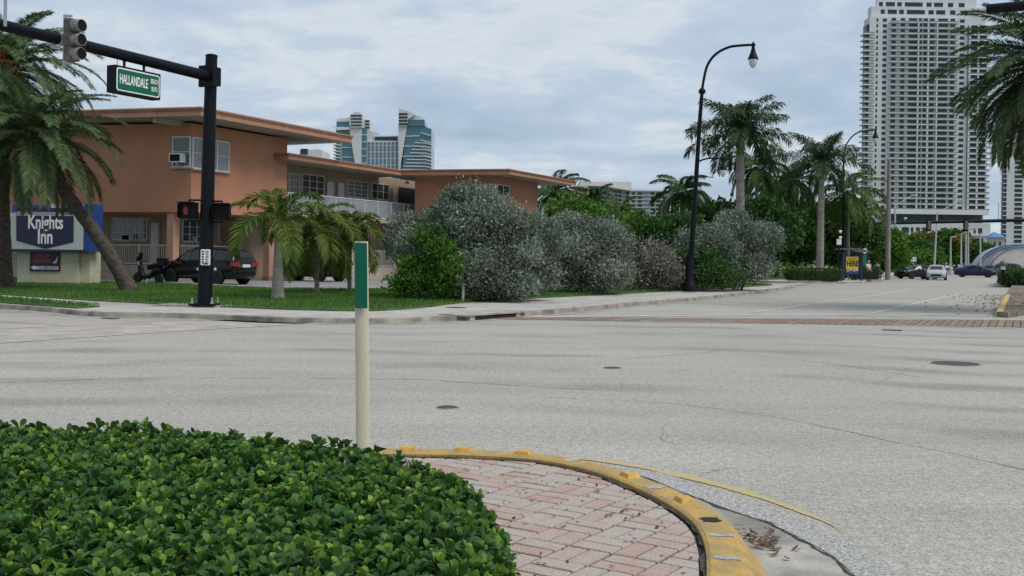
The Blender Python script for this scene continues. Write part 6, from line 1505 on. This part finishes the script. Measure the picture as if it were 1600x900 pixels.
for i in range(7): slab(dp, 'floor_band', M_TSL, DP, [(564.5, 211.5 + 11 * i), (573.4, 211.5 + 11 * i), (573.4, 210.5 + 11 * i), (564.5, 210.5 + 11 * i)], -1.5, 2)
slab(dp, 'upper_block', M_TW, DP, [(567, 222), (567, 186), (577, 187), (578, 204), (592, 208), (592, 222)], 2, 30)
for i in range(3): slab(dp, 'window', M_TG, DP, [(570, 187.5 + i * 5), (576.8, 187.5 + i * 5), (576.8, 190 + i * 5), (570, 190 + i * 5)], 1.5, 3)
slab(dp, 'centre_block', M_TW, DP, [(573, BY), (573, 220), (623, 220), (623, BY)], 0, 30)
slab(dp, 'centre_top', M_TW, DP, [(584, 220.2), (584, 212), (622, 212), (622, 220.2)], 1, 26); slab(dp, 'window', M_TG, DP, [(585.5, 219.2), (585.5, 213.6), (620.5, 213.6), (620.5, 219.2)], .4, 2)
for i in range(8):
    for j in range(10):
        x = 576.6 + i * 6.2; y = 224 + j * 5.15 + (0.4 if j % 2 else 0)
        c = P(x, y, DP); SH.put(dp, 'window', M_BLUEG, (c.x, DP - .1, c.z), 1.25, .3, 1.15)
slab(dp, 'right_pylon', M_TW, DP, [(623, BY), (623, 197), (636, 197), (626.5, 255), (624.5, BY)], -3, 40)
slab(dp, 'right_head', M_TW, DP, [(623.5, 198), (624, 171), (632, 172.2), (642, 176), (650, 180.5), (638.5, 187), (636.5, 198)], -5, 34)
for i in range(4): slab(dp, 'window', M_TG, DP, [(623.8, 177.8 + i * 5.2), (637.6, 177.8 + i * 5.2), (637.6, 180.8 + i * 5.2), (623.8, 180.8 + i * 5.2)], -5.4, -4)
slab(dp, 'right_roof', M_TW, DP, [(637, 187), (648, 180), (656, 182), (663, 185.5), (663.5, 188)], -2, 34)
slab(dp, 'right_glass_head', M_TEAL, DP, [(637, 197), (638, 187.2), (663.5, 187.2), (664, 197)], -1.5, 30)
slab(dp, 'right_glass_wing', M_TEAL, DP, [(624, BY), (635.8, 197), (660, 196), (674, 201.5), (674, BY)], 0, 40)
for y in (196.6, 213.5, 229.2, 245): slab(dp, 'floor_band', M_TSL, DP, [(636 - (y - 197) * .15, y), (656, y - .6), (656, y - 1.8), (636 - (y - 197) * .15, y - 1.2)], -.8, 2)
for i in range(10):
    y = 224 + i * 5.2; w0 = 649 - i * 2.6; slab(dp, 'balcony', M_TSL, DP, [(max(628, w0), y), (665, y + .4), (674.5, y + 3.0), (674.5, y + 1.6), (665, y - .9), (max(628, w0), y - 1.3)], -2.5, 4)
for i in range(4): slab(dp, 'balcony', M_TSL, DP, [(657, 208.2 + i * 11), (674.5, 213 + i * 11), (674.5, 211.8 + i * 11), (657, 207 + i * 11)], -1.6, 3)
for i in range(12): slab(dp, 'balcony', M_TSL, DP, [(520.5, 226.8 + i * 5), (532, 227.4 + i * 5), (532, 226 + i * 5), (520.5, 225.2 + i * 5)], -2, 14)
slab(dp, 'slim_column', mat('resort_green_column', (0.28, 0.36, 0.32), .7), DP, [(532, BY), (532, 222), (534.5, 222), (534.5, BY)], -1.2, 2)
for y in (231, 246): slab(dp, 'floor_band', M_TSL, DP, [(534.6, y), (553 + (y - 231) * .1, y), (553 + (y - 231) * .1, y - 1), (534.6, y - 1)], -.8, 2)

# --- curved condominium
DC = 770.0; M_CO = mat('condo_cream', (0.56, 0.545, 0.50), .85, var=.08, scale=.05); M_COB = glass('condo_blue_rail', (0.14, 0.24, 0.32), .25)
co = far_thing('condominium', 'long cream condominium block with blue balconies rising over the green trees', 'apartment block', 985, DC)
slab(co, 'roof_block', M_CO, DC, [(908, 300), (908, 281.5), (990, 282), (990, 300)], 14, 40)
slab(co, 'left_end', M_CO, DC, [(900, 380), (900, 288), (921, 288), (921, 380)], 12, 40)
slab(co, 'left_wing', M_CO, DC, [(920, 380), (920, 289), (943, 289.5), (985, 296), (985, 380)], 6, 30)
slab(co, 'right_wing', M_CO, DC, [(984.5, 380), (984.5, 297), (1042, 297.5), (1042, 380)], 2, 26)
slab(co, 'roof_edge', M_TSL, DC, [(919, 290.3), (919, 288.6), (943, 289.1), (985, 296), (1043, 297), (1043, 299), (985, 298), (943, 291)], 0, 6)
for k in range(9):
    y = 301.5 + k * 6.2
    for x0, x1, m_ in ((988, 992.5, M_TG), (997, 1003.5, M_TG), (1006, 1013.5, M_COB), (1017, 1023, M_TG), (1026, 1032.5, M_TG), (1035, 1039.5, M_TG)):
        slab(co, 'window', m_, DC, [(x0, y + 2.9), (x0, y - .8), (x1, y - .8), (x1, y + 2.9)], 1.3, 2.5)
    slab(co, 'floor_ledge', M_TSL, DC, [(984, y - 2.2), (1042.5, y - 2.2), (1042.5, y - 3.1), (984, y - 3.1)], .6, 3)
    yl = 293.5 + k * 6.2
    slab(co, 'window', M_COB, DC, [(921, yl + 3), (921, yl - .9), (942, yl - .6), (942, yl + 3.2)], 5.3, 7)
    for i in range(7):
        x0 = 944.5 + i * 5.8; dy = (x0 - 943) * .155; slab(co, 'window', (M_TG, M_COB)[i % 3 == 2], DC, [(x0, yl + 3.6 + dy), (x0, yl - .1 + dy), (x0 + 4.1, yl + .5 + dy), (x0 + 4.1, yl + 4.2 + dy)], 5.2, 7)
for x in (908, 903): slab(co, 'window', M_TG, DC, [(x - 1.5, 297), (x - 1.5, 292), (x + 1.5, 292), (x + 1.5, 297)], 11.5, 13)

# --- small white building behind the motel roofs, blue-roofed house by the far tower
wb = far_thing('white_house', 'small white roofed building peeking between the motel roof levels', 'building', 487, 320)
fbox(wb, 'wall', M_TW, 320, 468, 503, 234, 300, 0, 14, zero=True); fbox(wb, 'window', M_TG, 320, 470, 481, 232.5, 241, -.3, .5); fbox(wb, 'roof_box', M_TW, 320, 487, 498, 231.5, 236, 2, 8)
bhs = far_thing('blue_roof_house', 'grey tower house with a blue pyramid roof beside the far right tower', 'house', 1558, 260); oB = Vector(bhs.location)
fbox(bhs, 'wall', mat('grey_tan_render', (0.36, 0.34, 0.31), .85, var=.15), 260, 1549.5, 1569.5, 370, 400, 0, 3, zero=True)
a_, b_, c_ = P(1546, 370.5, 260) - oB, P(1571.5, 370, 260) - oB, P(1558, 362, 260) - oB
MB().add([(a_.x, -.6, a_.z), (b_.x, -.6, a_.z), (b_.x, 3.6, a_.z), (a_.x, 3.6, a_.z), (c_.x, 1.5, c_.z)], [(0, 1, 4), (1, 2, 4), (2, 3, 4), (3, 0, 4), (3, 2, 1, 0)]).build('roof', mat('blue_metal_roof', (0.06, 0.20, 0.42), .5, var=.1), bhs)
for x in (1554, 1562.5): fbox(bhs, 'window', M_TG, 260, x - 1.6, x + 1.6, 378, 384, -.08, .1)

# --- curved ramp with blue rails
DRm = 150.0; rmp = thing('bridge_ramp', 'pale curved ramp wall edged with blue rails at the far right', 'ramp', (P(1575, 418, DRm).x, DRm, 0)); oR = Vector(rmp.location)
cv = [(1529, 420), (1535, 410), (1543, 400), (1553, 392.5), (1564, 387.5), (1577, 384.5), (1595, 383), (1620, 382.5)]
inn = [(1546, 420), (1550, 411), (1556, 403), (1564, 396), (1574, 391), (1584, 388), (1600, 386.5), (1620, 386)]
def ramp_band(name, top, bot, d0, d1, m):
    A = [P(x, y, DRm) - oR for x, y in top]; Bq = [P(x, y, DRm) - oR for x, y in bot]; n = len(A)
    vs = [(p.x, d0, p.z) for p in A] + [(p.x, d0, p.z) for p in Bq] + [(p.x, d1, p.z) for p in A] + [(p.x, d1, p.z) for p in Bq]
    fs = [(i, n + i, n + i + 1, i + 1) for i in range(n - 1)] + [(2 * n + i, 2 * n + i + 1, i + 1, i) for i in range(n - 1)] + [(2 * n + i, 3 * n + i, 3 * n + i + 1, 2 * n + i + 1) for i in range(n - 1)]
    return MB().add(vs, fs).build(name, m, rmp)
M_RW = mat('ramp_wall', (0.52, 0.47, 0.43), .85, var=.12, scale=.3); M_RB = mat('ramp_blue', (0.09, 0.16, 0.28), .5)
ramp_band('wall', inn, [(x, 424) for x, y in inn], 0, 3, M_RW)
ramp_band('deck', cv, inn, 1.2, 3.2, mat('ramp_deck', (0.34, 0.38, 0.43), .8, var=.2, scale=.6))
for i, ln in enumerate((cv, inn)): MB().tube(smooth3([P(x, y - .6, DRm) - oR + Vector((0, 1.1 - 1.2 * i, 0)) for x, y in ln], 3), .10, 6).build('blue_rail', M_RB, rmp)
MB().tube(smooth3([P(x + 3, y + 1.6, DRm) - oR + Vector((0, 1.0, 0)) for x, y in cv], 3), .09, 6).build('blue_rail', M_RB, rmp)

# ================================================================ VEHICLES
M_TYRE = mat('tyre_rubber', (0.018, 0.018, 0.018), .85); M_RIM = mat('alloy_rim', (0.42, 0.43, 0.44), .35, metal=.8); M_CARGL = mat('car_glass', (0.012, 0.016, 0.018), .06, spec=.45)
M_TAIL = mat('tail_lamp_red', (0.30, 0.012, 0.015), .25); M_HEAD = mat('head_lamp', (0.62, 0.64, 0.66), .12); M_CHROME = mat('chrome', (0.6, 0.6, 0.6), .15, metal=1.0); M_PLATE = mat('number_plate', (0.6, 0.62, 0.6), .5)
def paint(name, c, r=.22): return mat(name, c, r, 0.0, .05, 2, spec=.35)
SEDAN = [(-2.32, .42, .78, .90, .66, .70, .60), (-2.22, .28, .86, 1.00, .80, .83, .70), (-1.95, .22, .90, 1.05, .86, .89, .74), (-1.55, .20, .92, 1.10, .88, .90, .70), (-0.85, .19, .93, 1.40, .89, .91, .58), (-0.35, .19, .93, 1.455, .89, .91, .575), (.15, .19, .92, 1.45, .89, .91, .58), (.60, .19, .91, 1.35, .89, .91, .60), (1.30, .19, .90, .99, .89, .90, .74), (1.70, .20, .84, .93, .87, .89, .72), (2.05, .22, .76, .84, .83, .85, .66), (2.25, .28, .66, .74, .75, .77, .60), (2.33, .38, .56, .62, .64, .66, .54)]
SUV = [(-2.33, .50, .95, 1.06, .70, .76, .66), (-2.24, .34, 1.02, 1.22, .84, .88, .72), (-2.10, .28, 1.05, 1.45, .90, .93, .66), (-1.85, .26, 1.06, 1.66, .92, .95, .62), (-1.2, .25, 1.06, 1.74, .93, .96, .62), (-.4, .25, 1.05, 1.77, .93, .96, .62), (.30, .25, 1.04, 1.73, .93, .96, .62), (.70, .25, 1.03, 1.58, .93, .96, .64), (1.35, .25, 1.01, 1.12, .93, .95, .78), (1.75, .26, .97, 1.07, .91, .93, .76), (2.10, .28, .88, .99, .87, .89, .70), (2.30, .34, .76, .86, .78, .80, .62), (2.38, .44, .64, .70, .66, .68, .55)]
def car(label, pos, heading, prof, m, name='parked_car', wr=.33, wb=(-1.40, 1.42), cow=8, rearbase=None, spoke=True, z=0.0, taillong=False, group=None):
    t = thing(name, label, 'car', (pos[0], pos[1], z), math.atan2(heading[1], heading[0]), group)
    vs, fs = [], []; k = 13
    for x, zl, zb, zt, wl, wbt, wt in prof:
        half = [(wl * .86, zl), (wl, zl + .10), (wbt, zl + (zb - zl) * .55), (wbt * .985, zb), (wt + (wbt - wt) * .12, zb + (zt - zb) * .88), (wt * .8, zt), (0, zt + .012)]
        ring = [(x, y, z_) for y, z_ in half] + [(x, -y, z_) for y, z_ in half[-2::-1]]; vs += ring
    n = len(prof)
    for i in range(n - 1):
        for j in range(k): fs.append((i * k + j, i * k + (j + 1) % k, (i + 1) * k + (j + 1) % k, (i + 1) * k + j))
    fs += [tuple(range(k))[::-1], tuple(range((n - 1) * k, n * k))]
    body = MB().add(vs, fs, True).build('body', m, t)
    def bp(i): return prof[i]
    # glass bands
    def side_pt(i, f, s, out=.014):
        x, zl, zb, zt, wl, wbt, wt = prof[i]; y = wbt * .985 + (wt + (wbt - wt) * .12 - wbt * .985) * f; return (x, s * (y + out), zb + (zt - zb) * .88 * f)
    hi = [i for i in range(n) if prof[i][3] - prof[i][2] > .28]; i0, i1 = hi[0], hi[-1]
    for s in (-1, 1):
        for a in range(i0, i1):
            p = [side_pt(a, .16, s), side_pt(a + 1, .16, s), side_pt(a + 1, .93, s), side_pt(a, .93, s)]
            p = [Vector(q) for q in p]; g = .04; p[0].x += g / 2; p[3].x += g / 2; p[1].x -= g / 2; p[2].x -= g / 2
            MB().add(p, [(0, 1, 2, 3)]).build('side_window', M_CARGL, t)
        a = i1; p = [Vector(side_pt(a, .16, s)), Vector(side_pt(a + 1, .5, s)), Vector(side_pt(a, .93, s))]; p[1].x -= .25; MB().add(p, [(0, 1, 2)]).build('side_window', M_CARGL, t)
    def top_pt(i, s, f=1.0): x, zl, zb, zt, wl, wbt, wt = prof[i]; return Vector((x, s * wt * .80 * f, zt + .012))
    a, b = i1, i1 + 1; q = [top_pt(b, -1, 1.05), top_pt(b, 1, 1.05), top_pt(a, 1), top_pt(a, -1)]
    q = [v.lerp(q[(3, 2, 1, 0)[j]], .06) + Vector((.02, 0, .012)) for j, v in enumerate(q)]; MB().add(q, [(0, 1, 2, 3)]).build('windscreen', M_CARGL, t)
    a, b = i0, i0 - 1; q = [top_pt(a, -1), top_pt(a, 1), top_pt(b, 1, 1.0), top_pt(b, -1, 1.0)]
    if taillong: q = [top_pt(3, -1), top_pt(3, 1), top_pt(1, 1), top_pt(1, -1)]
    q = [v.lerp(q[(3, 2, 1, 0)[j]], .08) + Vector((-.02, 0, .016)) for j, v in enumerate(q)]; MB().add(q, [(3, 2, 1, 0)]).build('rear_window', M_CARGL, t)
    # wheels
    wy = max(p[4] for p in prof) - .09
    for x in wb:
        for s in (-1, 1):
            MB().lathe((x, s * (wy + .012), wr + .02), [(wr * 1.16, 0), (wr * 1.16, .10)], 20, False, (0, s, 0)).build('wheel_arch', M_BLACKM, t)
            w = MB().lathe((x, s * (wy - .10), wr), [(wr * .62, -.02), (wr * .93, 0), (wr, .04), (wr, .18), (wr * .93, .225), (wr * .66, .23)], 22, True, (0, s, 0)).build('wheel', M_TYRE, t)
            rm = MB().lathe((x, s * (wy + .115), wr), [(wr * .66, .0), (wr * .64, .015), (wr * .5, -.01), (wr * .16, .005), (.001, .008)], 20, False, (0, s, 0)); rm.build('rim', M_RIM, w)
            sp_ = MB()
            for k_ in range(5):
                an = k_ * 2 * math.pi / 5 + .31; sp_.obox(Vector((x + math.cos(an) * wr * .37, s * (wy + .128), wr + math.sin(an) * wr * .37)), Vector((-math.sin(an), 0, math.cos(an))), Y1, Vector((math.cos(an), 0, math.sin(an))), wr * .06, .004, wr * .17)
            sp_.build('rim_opening', M_BLACKM, w)
    # lamps, plates, trims
    xr, zr = prof[1][0], prof[1][2]; xf = prof[-3][0]; wr_ = prof[1][4]
    for s in (-1, 1):
        MB().obox(Vector((xr + .0, s * (wr_ - .17), zr - .06)), X1, Y1, Z3, .10, .24, .085).build('tail_lamp', M_TAIL, t)
        MB().obox(Vector((xf - .02, s * .60, prof[-3][2] - .04)), Vector((1, -s * .35, 0)).normalized(), Vector((s * .35, 1, 0)).normalized(), Z3, .10, .19, .065).build('headlight', M_HEAD, t)
        MB().obox(Vector((.62 if prof is SEDAN else .75, s * (prof[7][5] + .10), prof[7][2] + .08)), X1, Y1, Z3, .06, .10, .06).build('door_mirror', m, t)
        for xx in (-.75, .25): MB().obox(Vector((xx, s * (prof[5][5] + .008), prof[5][2] - .13)), X1, Y1, Z3, .10, .012, .014).build('door_handle', m, t)
    MB().obox(Vector((prof[0][0] - .015, 0, prof[0][2] - .06)), X1, Y1, Z3, .02, .26, .07).build('number_plate', M_PLATE, t)
    MB().obox(Vector((prof[-1][0] - .03, 0, prof[-1][1] + .10)), X1, Y1, Z3, .05, .44, .09).build('grille', M_BLACKM, t)
    MB().obox(Vector((prof[0][0] + .02, 0, prof[0][1] + .02)), X1, Y1, Z3, .06, .62, .05).build('rear_bumper', M_BLACKM, t)
    MB().obox(Vector((prof[0][0] - .005, 0, zr - .16)), X1, Y1, Z3, .02, .52, .012).build('trim_strip', M_CHROME, t)
    return t
LZ = .2; HB = -DN
pB = paint('black_car_paint', (0.008, 0.008, 0.010)); pW = paint('white_car_paint', (0.62, 0.63, 0.63)); pS = paint('silver_car_paint', (0.40, 0.42, 0.44), .28); pBl = paint('navy_car_paint', (0.012, 0.022, 0.07)); pGr = paint('grey_car_paint', (0.10, 0.12, 0.13))
q = P(373, 430, 49.8); c = Vector((q.x, q.y, 0)) + HB * 1.9
car('black SUV parked nose-in beside the signal pole, tail lamp and plate showing', c, HB, SUV, pB, wr=.37, z=LZ)
q = P(531, 430, 57.6); c = Vector((q.x, q.y, 0)) + HB * 2.1
car('black SUV parked nose-in behind the young palms below the gallery', c, HB, SUV, pB, wr=.37, z=LZ)
q = P(997, 430, 66); car('white car mostly hidden behind the gap between silver shrubs', (q.x, q.y), HB, SUV, pW, z=LZ)
q = P(862, 430, 62); car('white sedan glimpsed under the big silver shrub', (q.x, q.y), HB, SEDAN, pW, z=LZ)
q = G(1475, 438); car('silver sedan driving towards the junction, front view beside the black car', (q.x, q.y + 1.8), (-.39, -.92), SEDAN, pS, name='moving_car')
q = G(1447, 436.5); car('black sedan turning at the far junction beside the silver one', (q.x, q.y + 2.2), (-.93, -.30), SEDAN, pB, name='moving_car')
q = G(1526, 433.3); car('dark blue sedan crossing side-on behind the silver sedan', (q.x, q.y + .5), (.93, -.36), SEDAN, pBl, name='moving_car', wr=.34)
q = P(1583, 425, 130); car('grey-green SUV behind the median box hedge', (q.x, q.y), (.93, -.36), SUV, pGr, name='moving_car')
for i, (x, D_, m_, lab) in enumerate(((1468, 205, pW, 'white car far off behind the silver sedan roof'), (1480, 215, pB, 'dark car far off between the light poles'), (1549, 150, pGr, 'dark car following the blue sedan, before the ramp'))):
    q = P(x, 418, D_); car(lab, (q.x, q.y), (.93, -.36), SEDAN if i else SUV, m_)
# scooter beside the leaning trunk
q = P(232, 434, 50.5); sc = thing('scooter', 'black scooter with top box parked behind the leaning palm trunk', 'scooter', (q.x, q.y, LZ), math.radians(160))
for x in (-.62, .62):
    w = MB().lathe((x, -.06, .26), [(.14, 0), (.24, .01), (.26, .06), (.24, .11), (.14, .12)], 18, True, (0, 1, 0)).build('wheel', M_TYRE, sc); MB().lathe((x, -.05, .26), [(.15, .0), (.15, .10)], 14, False, (0, 1, 0)).build('rim', M_RIM, w)
MB().tube(smooth3([(-.8, 0, .62), (-.45, 0, .60), (-.2, 0, .40), (.15, 0, .28), (.38, 0, .42), (.48, 0, .85)], 3), [.12, .15, .17, .18, .18, .17, .15, .14, .13, .13, .13, .14, .15, .15, .14, .12], 10).build('body', pB, sc)
MB().tube([(-.7, 0, .76), (-.35, 0, .80), (.02, 0, .74)], [.12, .16, .11], 10).build('seat', M_BLACKM, sc)
MB().tube([(.48, 0, .8), (.42, 0, 1.02)], .05, 8).build('steering_column', M_BLACKM, sc)
MB().tube([(.34, -.33, 1.06), (.42, 0, 1.0), (.34, .33, 1.06)], .02, 6).build('handlebar', M_BLACKM, sc)
MB().box(-1.0, -.62, -.2, .2, .86, 1.2).build('top_box', pB, sc)
for s in (-1, 1): MB().tube([(.36, s * .28, 1.06), (.34, s * .36, 1.28)], .012, 5).build('mirror_stem', M_BLACKM, sc); MB().obox(Vector((.34, s * .37, 1.32)), X1, Y1, Z3, .012, .06, .045).build('mirror', M_CHROME, sc)
MB().obox(Vector((.52, 0, 1.25)), Vector((.9, 0, .3)).normalized(), Y1, Vector((-.3, 0, .9)).normalized(), .01, .18, .2).build('windshield', M_CARGL, sc)
MB().tube([(-.05, .14, .22), (-.1, .3, 0.0)], .015, 5).build('kickstand', M_STEEL, sc)
# round-topped bollard at the hedge corner
q = P(1567, 447, 73); bo = thing('bollard_lamp', 'grey dome-topped bollard at the corner of the median hedge', 'bollard', (q.x, q.y, .165)); zt = P(1567, 407, 73).z - .165
MB().tube([(0, 0, 0), (0, 0, zt - .5)], .10, 10).build('post', M_BLACK, bo); MB().lathe((0, 0, zt - .62), [(.15, 0), (.15, .22)], 12, False).build('collar', M_SIGNW, bo)
MB().lathe((0, 0, zt - .40), [(.26, 0), (.27, .15), (.20, .32), (.001, .40)], 14).build('dome', mat('dome_grey', (.07, .08, .08), .3), bo)

# ================================================================ PEOPLE
def skinned(name, verts, edges, radii, m, parent, sub=1):
    me = bpy.data.meshes.new(name); me.from_pydata([tuple(v) for v in verts], edges, []); me.update(); o = link(name, me, parent)
    md = o.modifiers.new('skin', 'SKIN'); md.use_smooth_shade = True
    lay = me.skin_vertices[0].data
    for i, r in enumerate(radii): lay[i].radius = (r, r) if not isinstance(r, tuple) else r
    lay[0].use_root = True
    s = o.modifiers.new('sub', 'SUBSURF'); s.levels = sub; s.render_levels = sub
    bpy.context.view_layer.update(); dg = bpy.context.evaluated_depsgraph_get(); nm = bpy.data.meshes.new_from_object(o.evaluated_get(dg)); o.modifiers.clear(); o.data = nm; nm.materials.clear(); nm.materials.append(m)
    return o
M_SKIN = mat('skin', (0.30, 0.17, 0.11), .6, var=.05)
def person(label, pos, z, hgt, face, mats, arms, stride):
    k = hgt / 1.75; t = thing('person', label, 'person', (pos[0], pos[1], z), face)
    def S(*a): return Vector(a) * k
    # facing +X locally; joints
    pel, wai, che, nec, hd0, hd1 = S(0, 0, .95), S(.0, 0, 1.10), S(.01, 0, 1.33), S(0, 0, 1.50), S(.02, 0, 1.57), S(.03, 0, 1.68)
    hips = [S(0, s * .09, .92) for s in (1, -1)]; kn = [S(.03 + stride * s, s * .10, .50) for s in (1, -1)]; an = [S(stride * 1.6 * s - .02, s * .10, .09) for s in (1, -1)]; toe = [a + S(.16, 0, -.04) for a in an]
    shd = [S(0, s * .19, 1.42) for s in (1, -1)]; elb = [S(*arms[i][0]) for i in (0, 1)]; wri = [S(*arms[i][1]) for i in (0, 1)]; hnd = [w + (w - e).normalized() * .09 * k for w, e in zip(wri, elb)]
    v = [pel, wai, che, nec, hd0, hd1] + hips + kn + an + toe + shd + elb + wri + hnd
    e = [(0, 1), (1, 2), (2, 3), (3, 4), (4, 5), (0, 6), (0, 7), (6, 8), (7, 9), (8, 10), (9, 11), (10, 12), (11, 13), (2, 14), (2, 15), (14, 16), (15, 17), (16, 18), (17, 19), (18, 20), (19, 21)]
    r = [.13, .12, .14, .06, .075, .095, .09, .09, .058, .058, .042, .042, .035, .035, .062, .062, .045, .045, .032, .032, .036, .036]
    skinned('body', v, e, [q_ * k for q_ in r], M_SKIN, t)
    f_ = []
    for i in (0, 1):      # fingers and thumb
        d = (hnd[i] - wri[i]).normalized(); sd = d.cross(X1).normalized() if abs(d.x) < .9 else d.cross(Z3).normalized(); mb = MB()
        for j in range(4): o_ = hnd[i] + sd * (.018 * (j - 1.5)) * k; mb.tube([o_ - d * .02 * k, o_ + d * (.055 + .008 * (1.5 - abs(j - 1.2))) * k, o_ + d * .085 * k + Vector((.012, 0, 0)) * k], [.009 * k, .008 * k, .006 * k], 5)
        mb.tube([wri[i] + d * .04 * k + X1 * .02 * k, wri[i] + d * .08 * k + X1 * .05 * k], [.010 * k, .007 * k], 5); mb.build('fingers', M_SKIN, t)
    skinned('shirt', [wai + S(0, 0, -.10), wai, che, nec + S(0, 0, -.03), shd[0], shd[1], shd[0].lerp(elb[0], .8), shd[1].lerp(elb[1], .8)], [(0, 1), (1, 2), (2, 3), (2, 4), (2, 5), (4, 6), (5, 7)], [x * k for x in (.155, .145, .16, .075, .082, .082, .07, .07)], mats[0], t)
    skinned('trousers', [pel + S(0, 0, .06), pel, hips[0], hips[1], kn[0], kn[1], an[0], an[1]], [(0, 1), (1, 2), (1, 3), (2, 4), (3, 5), (4, 6), (5, 7)], [x * k for x in (.14, .145, .105, .105, .078, .078, .065, .065)], mats[1], t)
    for i in (0, 1): MB().tube([an[i] + S(-.05, 0, -.05), an[i] + S(.05, 0, -.045), toe[i] + S(.03, 0, -.012)], [.05 * k, .05 * k, .03 * k], 8).build('shoe', mats[2], t)
    MB().lathe(hd1 + S(-.012, 0, .0), [(.098 * k, -.02 * k), (.106 * k, .03 * k), (.08 * k, .09 * k), (.001, .115 * k)], 14).build('hair', mats[3], t)
    MB().lathe(hd1 + S(.095, 0, -.03), [(.016 * k, 0), (.001, .03 * k)], 6, True, (1, 0, -.3)).build('nose', M_SKIN, t)
    for s in (-1, 1):
        MB().obox(hd1 + S(.09, s * .034, -.005), X1, Y1, Z3, .006 * k, .014 * k, .007 * k).build('eye', MPR, t); MB().obox(hd1 + S(.0, s * .10, -.02), X1, Y1, Z3, .016 * k, .008 * k, .028 * k).build('ear', M_SKIN, t)
    MB().obox(hd1 + S(.088, 0, -.065), X1, Y1, Z3, .006 * k, .024 * k, .005 * k).build('mouth', mat('lips', (.2, .08, .06), .6), t)
    return t
M_SHIRT = mat('white_shirt', (0.62, 0.62, 0.63), .8, var=.08); M_TROU = mat('black_trousers', (0.012, 0.012, 0.015), .85); M_SHOE = mat('black_shoes', (0.012, .012, .012), .5); M_HAIRG = mat('grey_hair', (.35, .34, .33), .8); M_HAIRB = mat('dark_hair', (.02, .016, .012), .7)
q = G(1357, 439.8, .127)
person('person in a white shirt and black trousers standing on the sidewalk by the bus stop', (q.x, q.y), .127, 1.62, math.radians(-60), (M_SHIRT, M_TROU, M_SHOE, M_HAIRG), (((-.03, .27, 1.14), (.12, .22, .93)), ((.02, -.27, 1.13), (.20, -.18, 1.08))), .02)
q = P(1370.5, 432, 97)
person('person in pale patterned clothes walking past the low hedge by the utility pole', (q.x, q.y), .127, 1.55, math.radians(-110), (mat('pale_print_top', (.42, .36, .30), .85, var=.5, scale=14), mat('pale_print_trousers', (.36, .31, .26), .85, var=.5, scale=14), M_SHIRT, M_HAIRB), (((-.08, .25, 1.13), (.03, .24, .90)), ((.06, -.25, 1.13), (.18, -.22, .93))), .10)
